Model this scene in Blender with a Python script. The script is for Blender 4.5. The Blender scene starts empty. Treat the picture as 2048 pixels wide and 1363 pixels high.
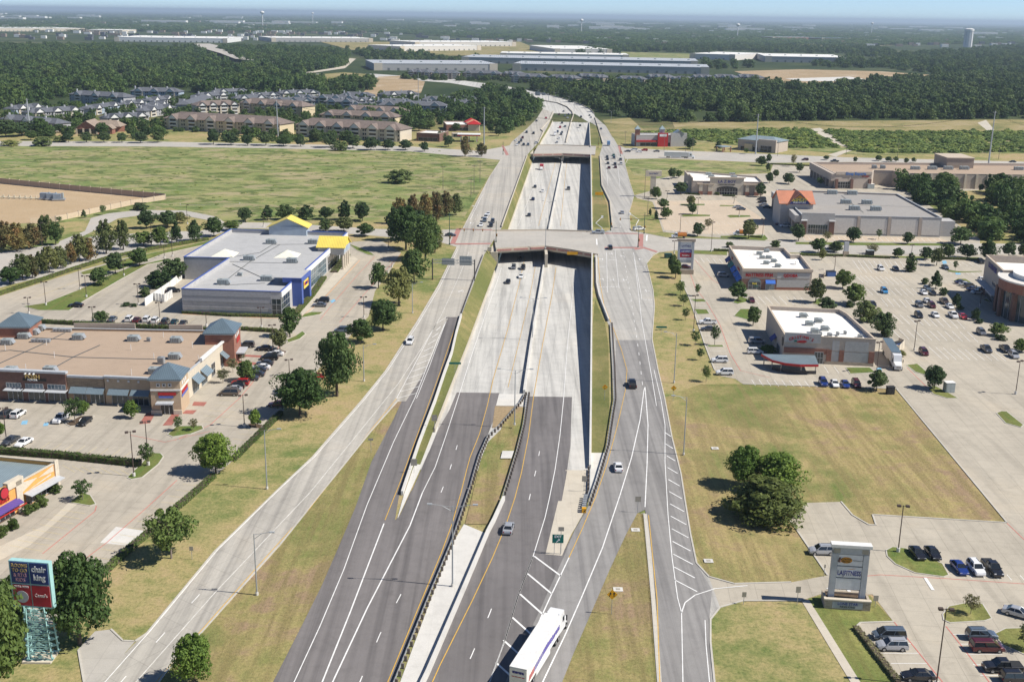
import bpy, bmesh, math, random
import numpy as np
from mathutils import Vector, Matrix
from mathutils.geometry import tessellate_polygon, delaunay_2d_cdt

# ------------------------------------------------------------------ camera, sky, sun, exposure
scene = bpy.context.scene
FPX, CAMH = 2272.0, 92.0                       # focal length in photo pixels, height above ground in m
PITCH, ROLL = math.atan(651 / FPX), math.atan(.0146)
_r0 = Vector((1, 0, 0)); _u0 = Vector((0, math.sin(PITCH), math.cos(PITCH))); FWD = Vector((0, math.cos(PITCH), -math.sin(PITCH)))
CR = _r0 * math.cos(ROLL) + _u0 * math.sin(ROLL); CU = -_r0 * math.sin(ROLL) + _u0 * math.cos(ROLL)
CAM = Vector((0, 0, CAMH))
cd = bpy.data.cameras.new('camera'); cam = bpy.data.objects.new('camera', cd); scene.collection.objects.link(cam)
cd.sensor_fit = 'HORIZONTAL'; cd.sensor_width = 36; cd.lens = 36 * FPX / 2048; cd.clip_start = 1; cd.clip_end = 200000
m = Matrix((CR, CU, -FWD)).transposed().to_4x4(); m.translation = CAM; cam.matrix_world = m
scene.camera = cam

SUN_EL = math.radians(47); SUN_AZ = math.atan2(.985, -.17)
w = bpy.data.worlds.new('World'); scene.world = w; w.use_nodes = True
nt = w.node_tree; sky = nt.nodes.new('ShaderNodeTexSky'); sky.sky_type = 'NISHITA'; sky.sun_disc = False
sky.sun_elevation = SUN_EL; sky.sun_rotation = SUN_AZ; sky.altitude = 100; sky.air_density = .46; sky.dust_density = .0; sky.ozone_density = 4.5
bg = nt.nodes['Background']; nt.links.new(sky.outputs[0], bg.inputs[0]); bg.inputs[1].default_value = .1
sd = bpy.data.lights.new('sun', 'SUN'); sun = bpy.data.objects.new('sun', sd); scene.collection.objects.link(sun)
sd.energy = 4.8; sd.angle = math.radians(.5); sd.color = (1, .95, .87)
sv = Vector((math.sin(SUN_AZ) * math.cos(SUN_EL), math.cos(SUN_AZ) * math.cos(SUN_EL), math.sin(SUN_EL)))
sun.rotation_euler = (-sv).to_track_quat('-Z', 'Y').to_euler(); sun.location = (0, 0, 300)
vs = scene.view_settings; vs.view_transform = 'Standard'; vs.look = 'None'; vs.gamma = 1; vs.use_curve_mapping = False; vs.exposure = .36
cy = scene.cycles; cy.use_denoising = True; cy.max_bounces = 5; cy.diffuse_bounces = 2; cy.glossy_bounces = 2; cy.transmission_bounces = 2
cy.volume_bounces = 0; cy.transparent_max_bounces = 6; cy.caustics_reflective = False; cy.caustics_refractive = False

# ------------------------------------------------------------------ helpers
rnd = random.Random(7)
COL = scene.collection
def G(px, py, z=0.0):                          # photo pixel -> point on the level z
    d = CR * ((px - 1024) / FPX) - CU * ((py - 681.5) / FPX) + FWD
    return CAM + d * ((z - CAMH) / d.z)
def proj(p):
    v = Vector(p) - CAM; k = FPX / v.dot(FWD)
    return 1024 + v.dot(CR) * k, 681.5 - v.dot(CU) * k
def hgt(bx, by, ty):                           # height of a thing whose foot is at (bx,by) and top at row ty
    b = G(bx, by); lo, hi = 0.0, 90.0
    for _ in range(30):
        mid = (lo + hi) / 2
        if proj(b + Vector((0, 0, mid)))[1] > ty: lo = mid
        else: hi = mid
    return lo
def prof(Y):                                   # level of the sunken main lanes
    return float(np.interp(Y, [222, 420, 800, 1040], [0, -6.3, -6.3, 0]))
def GP(px, py, off=0.0):
    p = G(px, py)
    for _ in range(12): p = G(px, py, prof(p.y) + off)
    return p
def tag(o, label=None, cat=None, group=None, kind=None):
    if label: o['label'] = label
    if cat: o['category'] = cat
    if group: o['group'] = group
    if kind: o['kind'] = kind
    return o
def empty(name, loc, rz=0.0, label=None, cat=None, group=None):
    o = bpy.data.objects.new(name, None); COL.objects.link(o); o.location = loc; o.rotation_euler = (0, 0, rz)
    o.empty_display_size = .3
    return tag(o, label, cat, group)
ORD = ['first', 'second', 'third', 'fourth', 'fifth', 'sixth', 'seventh', 'eighth', 'ninth', 'tenth', 'eleventh', 'twelfth', 'thirteenth', 'fourteenth', 'fifteenth', 'sixteenth', 'seventeenth', 'eighteenth', 'nineteenth', 'twentieth', 'twenty-first', 'twenty-second', 'twenty-third', 'twenty-fourth', 'twenty-fifth', 'twenty-sixth', 'twenty-seventh', 'twenty-eighth', 'twenty-ninth', 'thirtieth', 'thirty-first', 'thirty-second', 'thirty-third', 'thirty-fourth', 'thirty-fifth', 'thirty-sixth']

class MB:                                      # mesh builder
    def __init__(s): s.v = []; s.f = []; s.m = []; s.cur = 0
    def add(s, vs, fs):
        o = len(s.v); s.v += [tuple(p) for p in vs]
        for f in fs: s.f.append([i + o for i in f]); s.m.append(s.cur)
        return s
    def quad(s, a, b, c, d): return s.add([a, b, c, d], [(0, 1, 2, 3)])
    def box(s, x0, x1, y0, y1, z0, z1):
        return s.add([(x0, y0, z0), (x1, y0, z0), (x1, y1, z0), (x0, y1, z0), (x0, y0, z1), (x1, y0, z1), (x1, y1, z1), (x0, y1, z1)],
                     [(0, 3, 2, 1), (4, 5, 6, 7), (0, 1, 5, 4), (1, 2, 6, 5), (2, 3, 7, 6), (3, 0, 4, 7)])
    def obox(s, o, ax, ay, az):                # box from corner o and three edge vectors
        o, ax, ay, az = Vector(o), Vector(ax), Vector(ay), Vector(az)
        return s.add([o, o + ax, o + ax + ay, o + ay, o + az, o + ax + az, o + ax + ay + az, o + ay + az],
                     [(0, 3, 2, 1), (4, 5, 6, 7), (0, 1, 5, 4), (1, 2, 6, 5), (2, 3, 7, 6), (3, 0, 4, 7)])
    def tube(s, p, q, r0, r1=None, n=8, cap=True):
        r1 = r0 if r1 is None else r1
        p, q = Vector(p), Vector(q); d = (q - p).normalized(); a = d.orthogonal().normalized(); b = d.cross(a)
        vs = []
        for c, r in ((p, r0), (q, r1)):
            for i in range(n): t = 2 * math.pi * i / n; vs.append(c + a * (r * math.cos(t)) + b * (r * math.sin(t)))
        fs = [(i, (i + 1) % n, n + (i + 1) % n, n + i) for i in range(n)]
        if cap: fs += [tuple(range(n - 1, -1, -1)), tuple(range(n, 2 * n))]
        return s.add(vs, fs)
    def prism(s, poly, z0, z1, top=True, bottom=False):
        n = len(poly)
        vs = [(p[0], p[1], z0) for p in poly] + [(p[0], p[1], z1) for p in poly]
        fs = [(i, (i + 1) % n, n + (i + 1) % n, n + i) for i in range(n)]
        tri = tessellate_polygon([[Vector((p[0], p[1], 0)) for p in poly]])
        if top: fs += [up(vs, [n + i for i in t]) for t in tri]
        if bottom: fs += [up(vs, list(t))[::-1] for t in tri]
        return s.add(vs, fs)
    def sheet(s, poly):
        tri = tessellate_polygon([[Vector((p[0], p[1], 0)) for p in poly]])
        return s.add(poly, [up(poly, list(t)) for t in tri])
    def build(s, name, mats, parent=None, rel=True, smooth=False):
        me = bpy.data.meshes.new(name)
        v = s.v
        if parent is not None and rel:
            base = Vector((0, 0, 0)); q = parent
            while q is not None: base += q.location; q = q.parent
            v = [(a[0] - base.x, a[1] - base.y, a[2] - base.z) for a in v]
        me.from_pydata(v, [], s.f)
        for mt in (mats if isinstance(mats, (list, tuple)) else [mats]): me.materials.append(mt)
        if len(me.materials) > 1: me.polygons.foreach_set('material_index', s.m)
        if smooth: me.polygons.foreach_set('use_smooth', [True] * len(me.polygons))
        me.update()
        o = bpy.data.objects.new(name, me); COL.objects.link(o)
        if parent is not None: o.parent = parent
        return o
def up(vs, t):
    a, b, c = (vs[i] for i in t[:3])
    return t if (b[0] - a[0]) * (c[1] - a[1]) - (b[1] - a[1]) * (c[0] - a[0]) > 0 else t[::-1]
def copy_tree(o, parent=None):
    c = o.copy(); COL.objects.link(c); c.parent = parent
    for ch in list(o.children): copy_tree(ch, c)
    return c
def ccw(poly):
    a = sum(poly[i][0] * poly[(i + 1) % len(poly)][1] - poly[(i + 1) % len(poly)][0] * poly[i][1] for i in range(len(poly)))
    return poly if a > 0 else poly[::-1]
def inset(poly, d):                            # mitred inset of a counterclockwise polygon
    n = len(poly); out = []
    for i in range(n):
        p, q, r = (Vector(poly[(i + k) % n][:2]) for k in (-1, 0, 1))
        e1 = (q - p).normalized(); e2 = (r - q).normalized()
        n1 = Vector((-e1.y, e1.x)); n2 = Vector((-e2.y, e2.x)); b = n1 + n2
        k = max(.35, 1 + n1.dot(n2))
        q2 = q + b * (d / k); out.append((q2.x, q2.y))
    return out
def text_obj(s, name, size, mat, parent, org, ux, uy, depth=.05, align='CENTER', bold=0.0, squeeze=1.0):
    cu = bpy.data.curves.new(name, 'FONT'); cu.body = s; cu.size = size; cu.align_x = align; cu.align_y = 'CENTER'; cu.extrude = depth; cu.offset = bold
    cu.resolution_u = 2
    t = bpy.data.objects.new(name, cu)
    me = bpy.data.meshes.new_from_object(t); bpy.data.objects.remove(t)
    ux, uy = Vector(ux).normalized(), Vector(uy).normalized(); un = ux.cross(uy)
    M = Matrix((ux * squeeze, uy, un)).transposed().to_4x4(); M.translation = Vector(org)
    me.transform(M)
    base = Vector((0, 0, 0)); q = parent
    while q is not None: base += q.location; q = q.parent
    me.transform(Matrix.Translation(-base))
    me.materials.clear(); me.materials.append(mat)
    o = bpy.data.objects.new(name, me); COL.objects.link(o); o.parent = parent
    return o

# ------------------------------------------------------------------ materials
MATS = {}
def _new(name):
    m_ = bpy.data.materials.new(name); m_.use_nodes = True; MATS[name] = m_
    return m_, m_.node_tree, m_.node_tree.nodes['Principled BSDF']
def plain(name, c, rough=.6, metal=0.0, var=.08, scale=1.5, spec=.4, coat=0.0, em=None):
    m_, t, b = _new(name)
    b.inputs['Roughness'].default_value = rough; b.inputs['Metallic'].default_value = metal; b.inputs['Specular IOR Level'].default_value = spec
    b.inputs['Coat Weight'].default_value = coat
    if var:
        geo = t.nodes.new('ShaderNodeNewGeometry'); nz = t.nodes.new('ShaderNodeTexNoise'); nz.inputs['Scale'].default_value = scale; nz.inputs['Detail'].default_value = 5
        t.links.new(geo.outputs['Position'], nz.inputs['Vector'])
        cr = t.nodes.new('ShaderNodeValToRGB'); e = cr.color_ramp.elements
        e[0].position = .3; e[1].position = .7
        e[0].color = tuple(x * (1 - var) for x in c) + (1,); e[1].color = tuple(min(1, x * (1 + var)) for x in c) + (1,)
        t.links.new(nz.outputs[0], cr.inputs[0]); t.links.new(cr.outputs[0], b.inputs['Base Color'])
    else: b.inputs['Base Color'].default_value = tuple(c) + (1,)
    return m_
def mathn(t, op, a, b=None):
    n = t.nodes.new('ShaderNodeMath'); n.operation = op
    for i, x in enumerate((a, b)):
        if x is None: continue
        if isinstance(x, (int, float)): n.inputs[i].default_value = x
        else: t.links.new(x, n.inputs[i])
    return n.outputs[0]
def ramp(t, src, stops):
    cr = t.nodes.new('ShaderNodeValToRGB'); e = cr.color_ramp.elements
    while len(e) < len(stops): e.new(.5)
    for k, (p, c) in enumerate(stops): e[k].position = p; e[k].color = (tuple(c) + (1,)) if len(c) == 3 else c
    t.links.new(src, cr.inputs[0]); return cr.outputs[0]
def noise(t, vec, scale, detail=6, rough=.6, dist=0.0):
    nz = t.nodes.new('ShaderNodeTexNoise'); nz.inputs['Scale'].default_value = scale; nz.inputs['Detail'].default_value = detail
    nz.inputs['Roughness'].default_value = rough; nz.inputs['Distortion'].default_value = dist
    t.links.new(vec, nz.inputs['Vector']); return nz.outputs[0]
def mixc(t, fac, a, b, mode='MIX'):
    mx = t.nodes.new('ShaderNodeMix'); mx.data_type = 'RGBA'; mx.blend_type = mode
    for sock, x in ((mx.inputs[0], fac), (mx.inputs[6], a), (mx.inputs[7], b)):
        if isinstance(x, (int, float)): sock.default_value = x
        elif isinstance(x, tuple): sock.default_value = x + (1,) if len(x) == 3 else x
        else: t.links.new(x, sock)
    return mx.outputs[2]
def position(t, rot=0.0, scale=(1, 1, 1)):
    g = t.nodes.new('ShaderNodeNewGeometry'); mp = t.nodes.new('ShaderNodeMapping')
    mp.inputs['Rotation'].default_value = (0, 0, rot); mp.inputs['Scale'].default_value = scale
    t.links.new(g.outputs['Position'], mp.inputs['Vector']); return mp.outputs[0]
def bump(t, b, src, strength, dist=.05):
    bp = t.nodes.new('ShaderNodeBump'); bp.inputs['Strength'].default_value = strength; bp.inputs['Distance'].default_value = dist
    t.links.new(src, bp.inputs['Height']); t.links.new(bp.outputs[0], b.inputs['Normal'])

def grass(name, green, dry, bare, dryness=.5, stripe=None, big=.02, clump=False):
    m_, t, b = _new(name); b.inputs['Roughness'].default_value = .95; b.inputs['Specular IOR Level'].default_value = .1
    v = position(t)
    n1 = noise(t, v, big, 5, .65, .6); n2 = noise(t, v, .16, 8, .7); n3 = noise(t, v, 1.6, 6, .75)
    f = mathn(t, 'ADD', mathn(t, 'MULTIPLY', n1, .66), mathn(t, 'MULTIPLY', n2, .34))
    c = ramp(t, f, [(dryness - .09, green), (dryness - .01, tuple((x + y) / 2 for x, y in zip(green, dry))), (dryness + .05, dry), (dryness + .11, bare)])
    if stripe is not None:
        v2 = position(t, stripe, (1, .05, 1)); n4 = noise(t, v2, .5, 4, .65)
        c = mixc(t, ramp(t, n4, [(.42, (0, 0, 0)), (.6, (.7, .7, .7))]), c, tuple(x * .62 for x in dry))
    c = mixc(t, 1.0, c, ramp(t, n3, [(.28, (.62, .64, .6)), (.5, (1, 1, 1)), (.75, (1.22, 1.2, 1.12))]), 'MULTIPLY')
    if clump:
        n7 = noise(t, position(t, .3, (.55, 1, 1)), .11, 7, .72, .8); c = mixc(t, ramp(t, n7, [(.5, (0, 0, 0)), (.56, (.8, .8, .8))]), c, tuple(x * .55 for x in green)); n8 = noise(t, position(t, 1, (.6, 1, 1)), .07, 6, .7, .8); c = mixc(t, ramp(t, n8, [(.53, (0, 0, 0)), (.6, (.75, .75, .75))]), c, bare)
    n6 = noise(t, v, 6.5, 3, .8)
    c = mixc(t, .8, c, ramp(t, n6, [(.3, (.7, .72, .66)), (.7, (1.18, 1.16, 1.1))]), 'MULTIPLY')
    t.links.new(c, b.inputs['Base Color']); bump(t, b, n3, .6, .25)
    return m_
def paving(name, c, rot=0.0, slab=(4.6, 4.6), joint=.8, stain=.14, grain=.07, warm=(1, .96, .9), rough=.85, streak=None, tar=0.0):
    m_, t, b = _new(name); b.inputs['Roughness'].default_value = rough; b.inputs['Specular IOR Level'].default_value = .25
    v = position(t)
    n1 = noise(t, v, .035, 5, .6, .4); n2 = noise(t, v, .4, 7, .7); n3 = noise(t, v, 4.0, 4, .7)
    col = ramp(t, n1, [(.3, tuple(x * (1 - stain) for x in c)), (.55, c), (.75, tuple(min(1, x * (1 + stain * .6)) * y for x, y in zip(c, warm)))])
    col = mixc(t, 1.0, col, ramp(t, n2, [(.25, (1 - grain * 2,) * 3), (.5, (1, 1, 1)), (.8, (1 + grain,) * 3)]), 'MULTIPLY')
    col = mixc(t, 1.0, col, ramp(t, n3, [(.2, (1 - grain,) * 3), (.8, (1 + grain,) * 3)]), 'MULTIPLY')
    if slab:
        br = t.nodes.new('ShaderNodeTexBrick'); br.offset = 0; br.inputs['Scale'].default_value = 1
        br.inputs['Color1'].default_value = (1, 1, 1, 1); br.inputs['Color2'].default_value = (.955, .955, .955, 1); br.inputs['Mortar'].default_value = (joint,) * 3 + (1,)
        br.inputs['Brick Width'].default_value = slab[0]; br.inputs['Row Height'].default_value = slab[1]; br.inputs['Mortar Size'].default_value = .06; br.inputs['Mortar Smooth'].default_value = .5
        t.links.new(position(t, rot), br.inputs['Vector'])
        col = mixc(t, 1.0, col, br.outputs[0], 'MULTIPLY')
    if streak is not None:                     # tyre polish and drips along the lanes
        v2 = position(t, streak, (1, .008, 1)); n4 = noise(t, v2, .6, 4, .6)
        col = mixc(t, 1.0, col, ramp(t, n4, [(.34, (.74, .74, .75)), (.5, (.97, .97, .97)), (.62, (1.06, 1.06, 1.06))]), 'MULTIPLY')
    if tar:
        n5 = noise(t, v, .11, 8, .8, 1.5)
        col = mixc(t, ramp(t, n5, [(.56, (0, 0, 0)), (.66, (tar * 1.6,) * 3)]), col, tuple(x * .62 for x in c))
        n9 = noise(t, position(t, .5, (1, .05, 1)), .35, 4, .6, .5); col = mixc(t, 1.0, col, ramp(t, n9, [(.36, (.86, .86, .86)), (.52, (1, 1, 1))]), 'MULTIPLY')
    t.links.new(col, b.inputs['Base Color']); bump(t, b, n3, .15, .02)
    return m_
def bricky(name, c1, c2, mortar, w_=.4, h_=.2, ms=.02, rough=.85, off=.5):
    m_, t, b = _new(name); b.inputs['Roughness'].default_value = rough
    g = t.nodes.new('ShaderNodeNewGeometry'); sp = t.nodes.new('ShaderNodeSeparateXYZ'); cb = t.nodes.new('ShaderNodeCombineXYZ')
    t.links.new(g.outputs['Position'], sp.inputs[0])
    t.links.new(mathn(t, 'ADD', sp.outputs[0], mathn(t, 'MULTIPLY', sp.outputs[1], .9)), cb.inputs[0]); t.links.new(sp.outputs[2], cb.inputs[1])
    br = t.nodes.new('ShaderNodeTexBrick'); br.offset = off; br.inputs['Scale'].default_value = 1
    for k, c in (('Color1', c1), ('Color2', c2), ('Mortar', mortar)): br.inputs[k].default_value = c + (1,)
    br.inputs['Brick Width'].default_value = w_; br.inputs['Row Height'].default_value = h_; br.inputs['Mortar Size'].default_value = ms
    t.links.new(cb.outputs[0], br.inputs['Vector'])
    n1 = noise(t, position(t), .5, 6, .7)
    col = mixc(t, 1.0, br.outputs[0], ramp(t, n1, [(.3, (.82, .82, .82)), (.7, (1.12, 1.1, 1.08))]), 'MULTIPLY')
    t.links.new(col, b.inputs['Base Color']); bump(t, b, br.outputs[1], -.4, .02)
    return m_
def seamed(name, c, rot=0.0, pitch=.5, rough=.45, metal=.3):   # standing-seam metal
    m_, t, b = _new(name); b.inputs['Roughness'].default_value = rough; b.inputs['Metallic'].default_value = metal
    wv = t.nodes.new('ShaderNodeTexWave'); wv.wave_type = 'BANDS'; wv.bands_direction = 'X'; wv.inputs['Scale'].default_value = .314 / pitch
    t.links.new(position(t, rot), wv.inputs['Vector'])
    n1 = noise(t, position(t), .3, 5, .6)
    col = mixc(t, 1.0, ramp(t, wv.outputs[1], [(.0, tuple(x * .6 for x in c)), (.18, c)]), ramp(t, n1, [(.3, (.88,) * 3), (.7, (1.08,) * 3)]), 'MULTIPLY')
    t.links.new(col, b.inputs['Base Color']); return m_
def leafy(name, dark, light, dry=None):
    m_, t, b = _new(name); b.inputs['Roughness'].default_value = .65; b.inputs['Specular IOR Level'].default_value = .25
    oi = t.nodes.new('ShaderNodeObjectInfo'); n1 = noise(t, position(t), .55, 4, .6); n2 = noise(t, position(t), 3.0, 2, .6)
    f = mathn(t, 'ADD', mathn(t, 'MULTIPLY', n1, .6), mathn(t, 'MULTIPLY', n2, .4))
    c = ramp(t, f, [(.36, dark), (.64, light)])
    if dry: c = mixc(t, ramp(t, noise(t, position(t), .3, 3, .5), [(.48, (0, 0, 0)), (.6, (.9, .9, .9))]), c, dry)
    c = mixc(t, 1.0, c, ramp(t, oi.outputs['Random'], [(0, (.62, .72, .62)), (.5, (1, 1, 1)), (1, (1.45, 1.3, 1.1))]), 'MULTIPLY')
    t.links.new(c, b.inputs['Base Color'])
    tr = t.nodes.new('ShaderNodeBsdfTranslucent'); t.links.new(c, tr.inputs[0])
    ms = t.nodes.new('ShaderNodeMixShader'); ms.inputs[0].default_value = .28
    out = t.nodes['Material Output']
    t.links.new(b.outputs[0], ms.inputs[1]); t.links.new(tr.outputs[0], ms.inputs[2]); t.links.new(ms.outputs[0], out.inputs['Surface'])
    return m_
M_ = MATS
# grounds
def ground_mat():
    m_, t, b = _new('terrain'); b.inputs['Roughness'].default_value = .95; b.inputs['Specular IOR Level'].default_value = .1
    v = position(t); g = t.nodes.new('ShaderNodeNewGeometry'); sp = t.nodes.new('ShaderNodeSeparateXYZ'); t.links.new(g.outputs['Position'], sp.inputs[0])
    n1 = noise(t, v, .02, 5, .65, .6); n2 = noise(t, v, .2, 8, .7); n3 = noise(t, v, 1.6, 6, .75)
    f = mathn(t, 'ADD', mathn(t, 'MULTIPLY', n1, .55), mathn(t, 'MULTIPLY', n2, .45))
    near = ramp(t, f, [(.40, (.15, .19, .06)), (.47, (.26, .25, .1)), (.53, (.36, .30, .14)), (.62, (.42, .31, .18))])
    far = ramp(t, noise(t, v, .004, 6, .65, .5), [(.35, (.03, .05, .02)), (.55, (.055, .075, .03)), (.7, (.14, .14, .07))])
    c = mixc(t, ramp(t, mathn(t, 'MULTIPLY', sp.outputs[1], 1 / 3000), [(.30, (0, 0, 0)), (.37, (1, 1, 1))]), near, far)
    c = mixc(t, 1.0, c, ramp(t, n3, [(.28, (.62, .64, .6)), (.5, (1, 1, 1)), (.75, (1.22, 1.2, 1.12))]), 'MULTIPLY')
    t.links.new(c, b.inputs['Base Color']); bump(t, b, n3, .6, .25)
ground_mat()
grass('verge', (.16, .195, .06), (.37, .31, .145), (.42, .32, .19), .53, stripe=.25)
grass('lawn', (0.123, 0.181, 0.0479), (0.29, 0.283, 0.104), (0.406, 0.334, 0.175), .56, stripe=.4)
grass('vacant', (.165, .20, .065), (.40, .32, .155), (.33, .235, .155), .46, stripe=-.1, big=.028)
grass('meadow', (.165, .225, .075), (.32, .31, .14), (.38, .32, .2), .50, big=.03, clump=True)
grass('median_dry', (.17, .205, .065), (.35, .29, .135), (.33, .235, .155), .47, stripe=.55, big=.035)
grass('slope', (.14, .155, .055), (.24, .215, .095), (.36, .26, .14), .53)
grass('dirt_lot', (.46, .34, .22), (.50, .38, .26), (.55, .43, .31), .5)
grass('dirt_far', (.36, .27, .17), (.43, .32, .21), (.50, .42, .33), .5)
grass('drygrass_far', (.17, .18, .07), (.34, .28, .14), (.38, .31, .19), .48)
grass('mulch', (.10, .07, .05), (.13, .095, .07), (.17, .12, .09), .5)
R4 = -.072
paving('concrete_lot', (.475, .427, .345), .08, (4.6, 4.6), .74, .13, tar=.25)
paving('concrete_lot_left', (.455, .408, .333), .12, (4.6, 4.6), .74, .15, tar=.3)
paving('concrete_warm', (.56, .46, .345), .05, (4.6, 4.6), .85, .08)
paving('concrete_front', (.47, .44, .385), .62, (3.7, 5.2), .74, .12, streak=-.62)
paving('concrete_frontR', (.45, .432, .395), R4, (3.7, 5.2), .74, .13, streak=-R4)
paving('concrete_street', (.47, .44, .39), 0.0, (5, 4), .84, .12)
paving('concrete_main', (.56, .545, .505), -R4, (3.7, 5.5), .74, .1, warm=(1, .97, .93), streak=-R4)
paving('concrete_white', (.64, .62, .575), 0, (3.0, 3.0), .92, .06)
paving('concrete_tan', (.56, .505, .41), 0, (3.0, 4.0), .88, .1)
paving('kerb', (.52, .49, .43), 0, None, stain=.1)
paving('asphalt', (.185, .172, .168), 0, None, stain=.12, warm=(1, 1, 1), rough=.9, streak=-R4, tar=.22)
paving('asphalt_left', (.195, .18, .174), 0, None, stain=.12, warm=(1, 1, 1), rough=.9, streak=.42, tar=.22)
paving('asphalt_frontR', (.285, .273, .26), 0, None, stain=.1, warm=(1, 1, 1), rough=.9, streak=.02, tar=.2)
plain('asphalt_patch', (.235, .23, .225), .9, var=.1)
plain('paint_white', (.80, .79, .76), .6, var=.12, scale=.8)
plain('paint_white_worn', (.62, .60, .55), .7, var=.18, scale=.8)
plain('paint_yellow', (.66, .40, .07), .6, var=.12)
plain('paint_yellow_worn', (.58, .49, .28), .7, var=.15)
plain('paint_red', (.56, .17, .14), .7, var=.18)
plain('paint_redcross', (.42, .2, .17), .75, var=.15)
plain('paint_blue', (.22, .45, .62), .7, var=.15)
plain('paint_orange', (.62, .36, .2), .75, var=.15)
plain('water', (.42, .5, .55), .3, var=.1, scale=.002)
bricky('paver_red', (.33, .11, .085), (.38, .14, .11), (.3, .16, .13), .3, .15)
# buildings
paving('roof_tan', (.42, .32, .235), 0, None, stain=.06, grain=.05)
paving('roof_grey', (.45, .45, .445), .12, (30, 1.1), .88, .06)
paving('roof_dkgrey', (.345, .325, .30), .1, None, stain=.05)
paving('roof_white', (.86, .83, .77), 0, (3, 60), .95, .05)
paving('roof_far', (.78, .77, .73), 0, None, stain=.06)
plain('stucco_grey', (.39, .39, .40), .85)
plain('stucco_pale', (.44, .43, .415), .85)
bricky('splitface', (.47, .465, .46), (.52, .515, .505), (.36, .355, .35), .5, .25)
plain('stucco_tan', (.50, .375, .25), .85)
plain('stucco_cream', (.60, .53, .42), .85)
plain('stucco_beige', (.47, .40, .335), .85)
plain('stucco_taupe', (.37, .305, .245), .85)
plain('stucco_white', (.66, .63, .58), .85)
plain('stucco_yellow', (.62, .52, .34), .85)
plain('stucco_orange', (.72, .36, .10), .8)
bricky('brick_red', (.27, .095, .06), (.33, .13, .085), (.30, .2, .15))
bricky('brick_brown', (.15, .075, .055), (.2, .1, .075), (.2, .14, .11))
bricky('stone_tan', (.38, .27, .17), (.27, .19, .125), (.42, .33, .23), .9, .35, .03)
bricky('stone_pale', (.44, .37, .28), (.33, .27, .2), (.5, .44, .36), .7, .3, .03)
plain('trim_grey', (.45, .47, .49), .6); plain('trim_white', (.74, .73, .70), .6); plain('trim_tan', (.53, .44, .34), .8)
plain('trim_blue', (.07, .12, .38), .5, var=.04); plain('trim_dark', (.05, .045, .045), .5)
plain('trim_yellow', (.80, .62, .10), .5, var=.04)
seamed('roof_yellow', (.84, .66, .13), 0, .6, .5, .0)
seamed('roof_blue', (.165, .225, .265), 0, .45); seamed('awning_blue', (.24, .31, .35), 0, .35)
seamed('roof_teal', (.34, .42, .44), 0, .5); seamed('roof_wh', (.56, .58, .59), 0, 4.0, .5, .1)
seamed('siding_blue', (.40, .47, .54), 0, .4, .6, .0); seamed('awning_purple', (.105, .06, .26), .6, .4, .5, 0)
seamed('roof_tile', (.56, .225, .13), 0, .5, .8, 0)
plain('awning_royal', (.02, .13, .52), .6); plain('awning_green', (.02, .16, .12), .6); plain('awning_navy', (.03, .03, .2), .6)
plain('shingle_brown', (.19, .15, .13), .9, var=.2, scale=.6); plain('shingle_grey', (.115, .122, .14), .9, var=.2, scale=.6); plain('shingle_tan', (.29, .23, .18), .9, var=.15, scale=.6)
plain('glass', (.045, .06, .065), .08, spec=.7, var=.5, scale=.25); plain('glass_blue', (.12, .17, .2), .1, spec=.7, var=.35, scale=.3); plain('glass_dark', (.018, .02, .024), .12, spec=.6, var=.3, scale=.3)
plain('mullion', (.42, .43, .43), .5); plain('hvac', (.36, .40, .40), .55, .2); plain('hvac_dark', (.16, .17, .17), .6)
plain('skylight', (.80, .77, .64), .3); plain('door_dark', (.06, .055, .05), .5)
# street furniture
plain('galv', (.40, .42, .43), .5, .4); plain('pole_brown', (.085, .06, .05), .6); plain('pole_black', (.03, .03, .032), .5); plain('wood_pole', (.2, .165, .14), .9)
plain('pole_green', (.02, .07, .06), .5); plain('pole_light', (.45, .47, .48), .5, .2); plain('lamp_lens', (.6, .6, .58), .3)
plain('sign_green', (.0, .14, .11), .5); plain('sign_yellow', (.72, .36, .01), .5); plain('sign_back', (.36, .33, .27), .6); plain('sign_white', (.72, .72, .72), .5)
plain('sign_navy', (.03, .055, .2), .5); plain('sign_blue', (.10, .14, .42), .5); plain('sign_red', (.46, .03, .045), .5); plain('letter_red', (.42, .02, .02), .5); plain('letter_navy', (.025, .03, .22), .5)
plain('letter_white', (.82, .82, .80), .5); plain('letter_black', (.02, .02, .02), .5); plain('letter_gold', (.62, .44, .15), .5); plain('sign_orange', (.62, .27, .03), .5); plain('letter_pink', (.55, .3, .35), .5)
plain('sign_purple', (.12, .1, .36), .5); plain('sign_aqua', (.36, .60, .58), .5); plain('signal_yellow', (.62, .33, .03), .5); plain('lens_red', (.5, .02, .02), .3); plain('letter_yellow', (.85, .70, .06), .5); plain('letter_blue', (.05, .16, .45), .5)
plain('rubber', (.022, .022, .022), .8); plain('rim', (.42, .42, .43), .35, .6); plain('plastic_black', (.03, .03, .03), .6); plain('steel_blue', (.05, .11, .3), .6)
plain('car_glass', (.02, .024, .028), .06, spec=.8, var=0); plain('headlight', (.75, .76, .78), .15, var=0); plain('taillight', (.32, .012, .012), .25, var=0)
plain('wall_white', (.78, .77, .74), .7); plain('screen_wall', (.42, .32, .245), .85); plain('screen_wall_lit', (.58, .46, .33), .85)  # second screen wall colour is a brighter copy with sunlight put into it
plain('orange_stake', (.66, .24, .04), .6); plain('truck_blue', (.16, .3, .5), .4); plain('machine', (.22, .27, .33), .6); plain('pipe_cream', (.6, .55, .42), .6)
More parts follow.
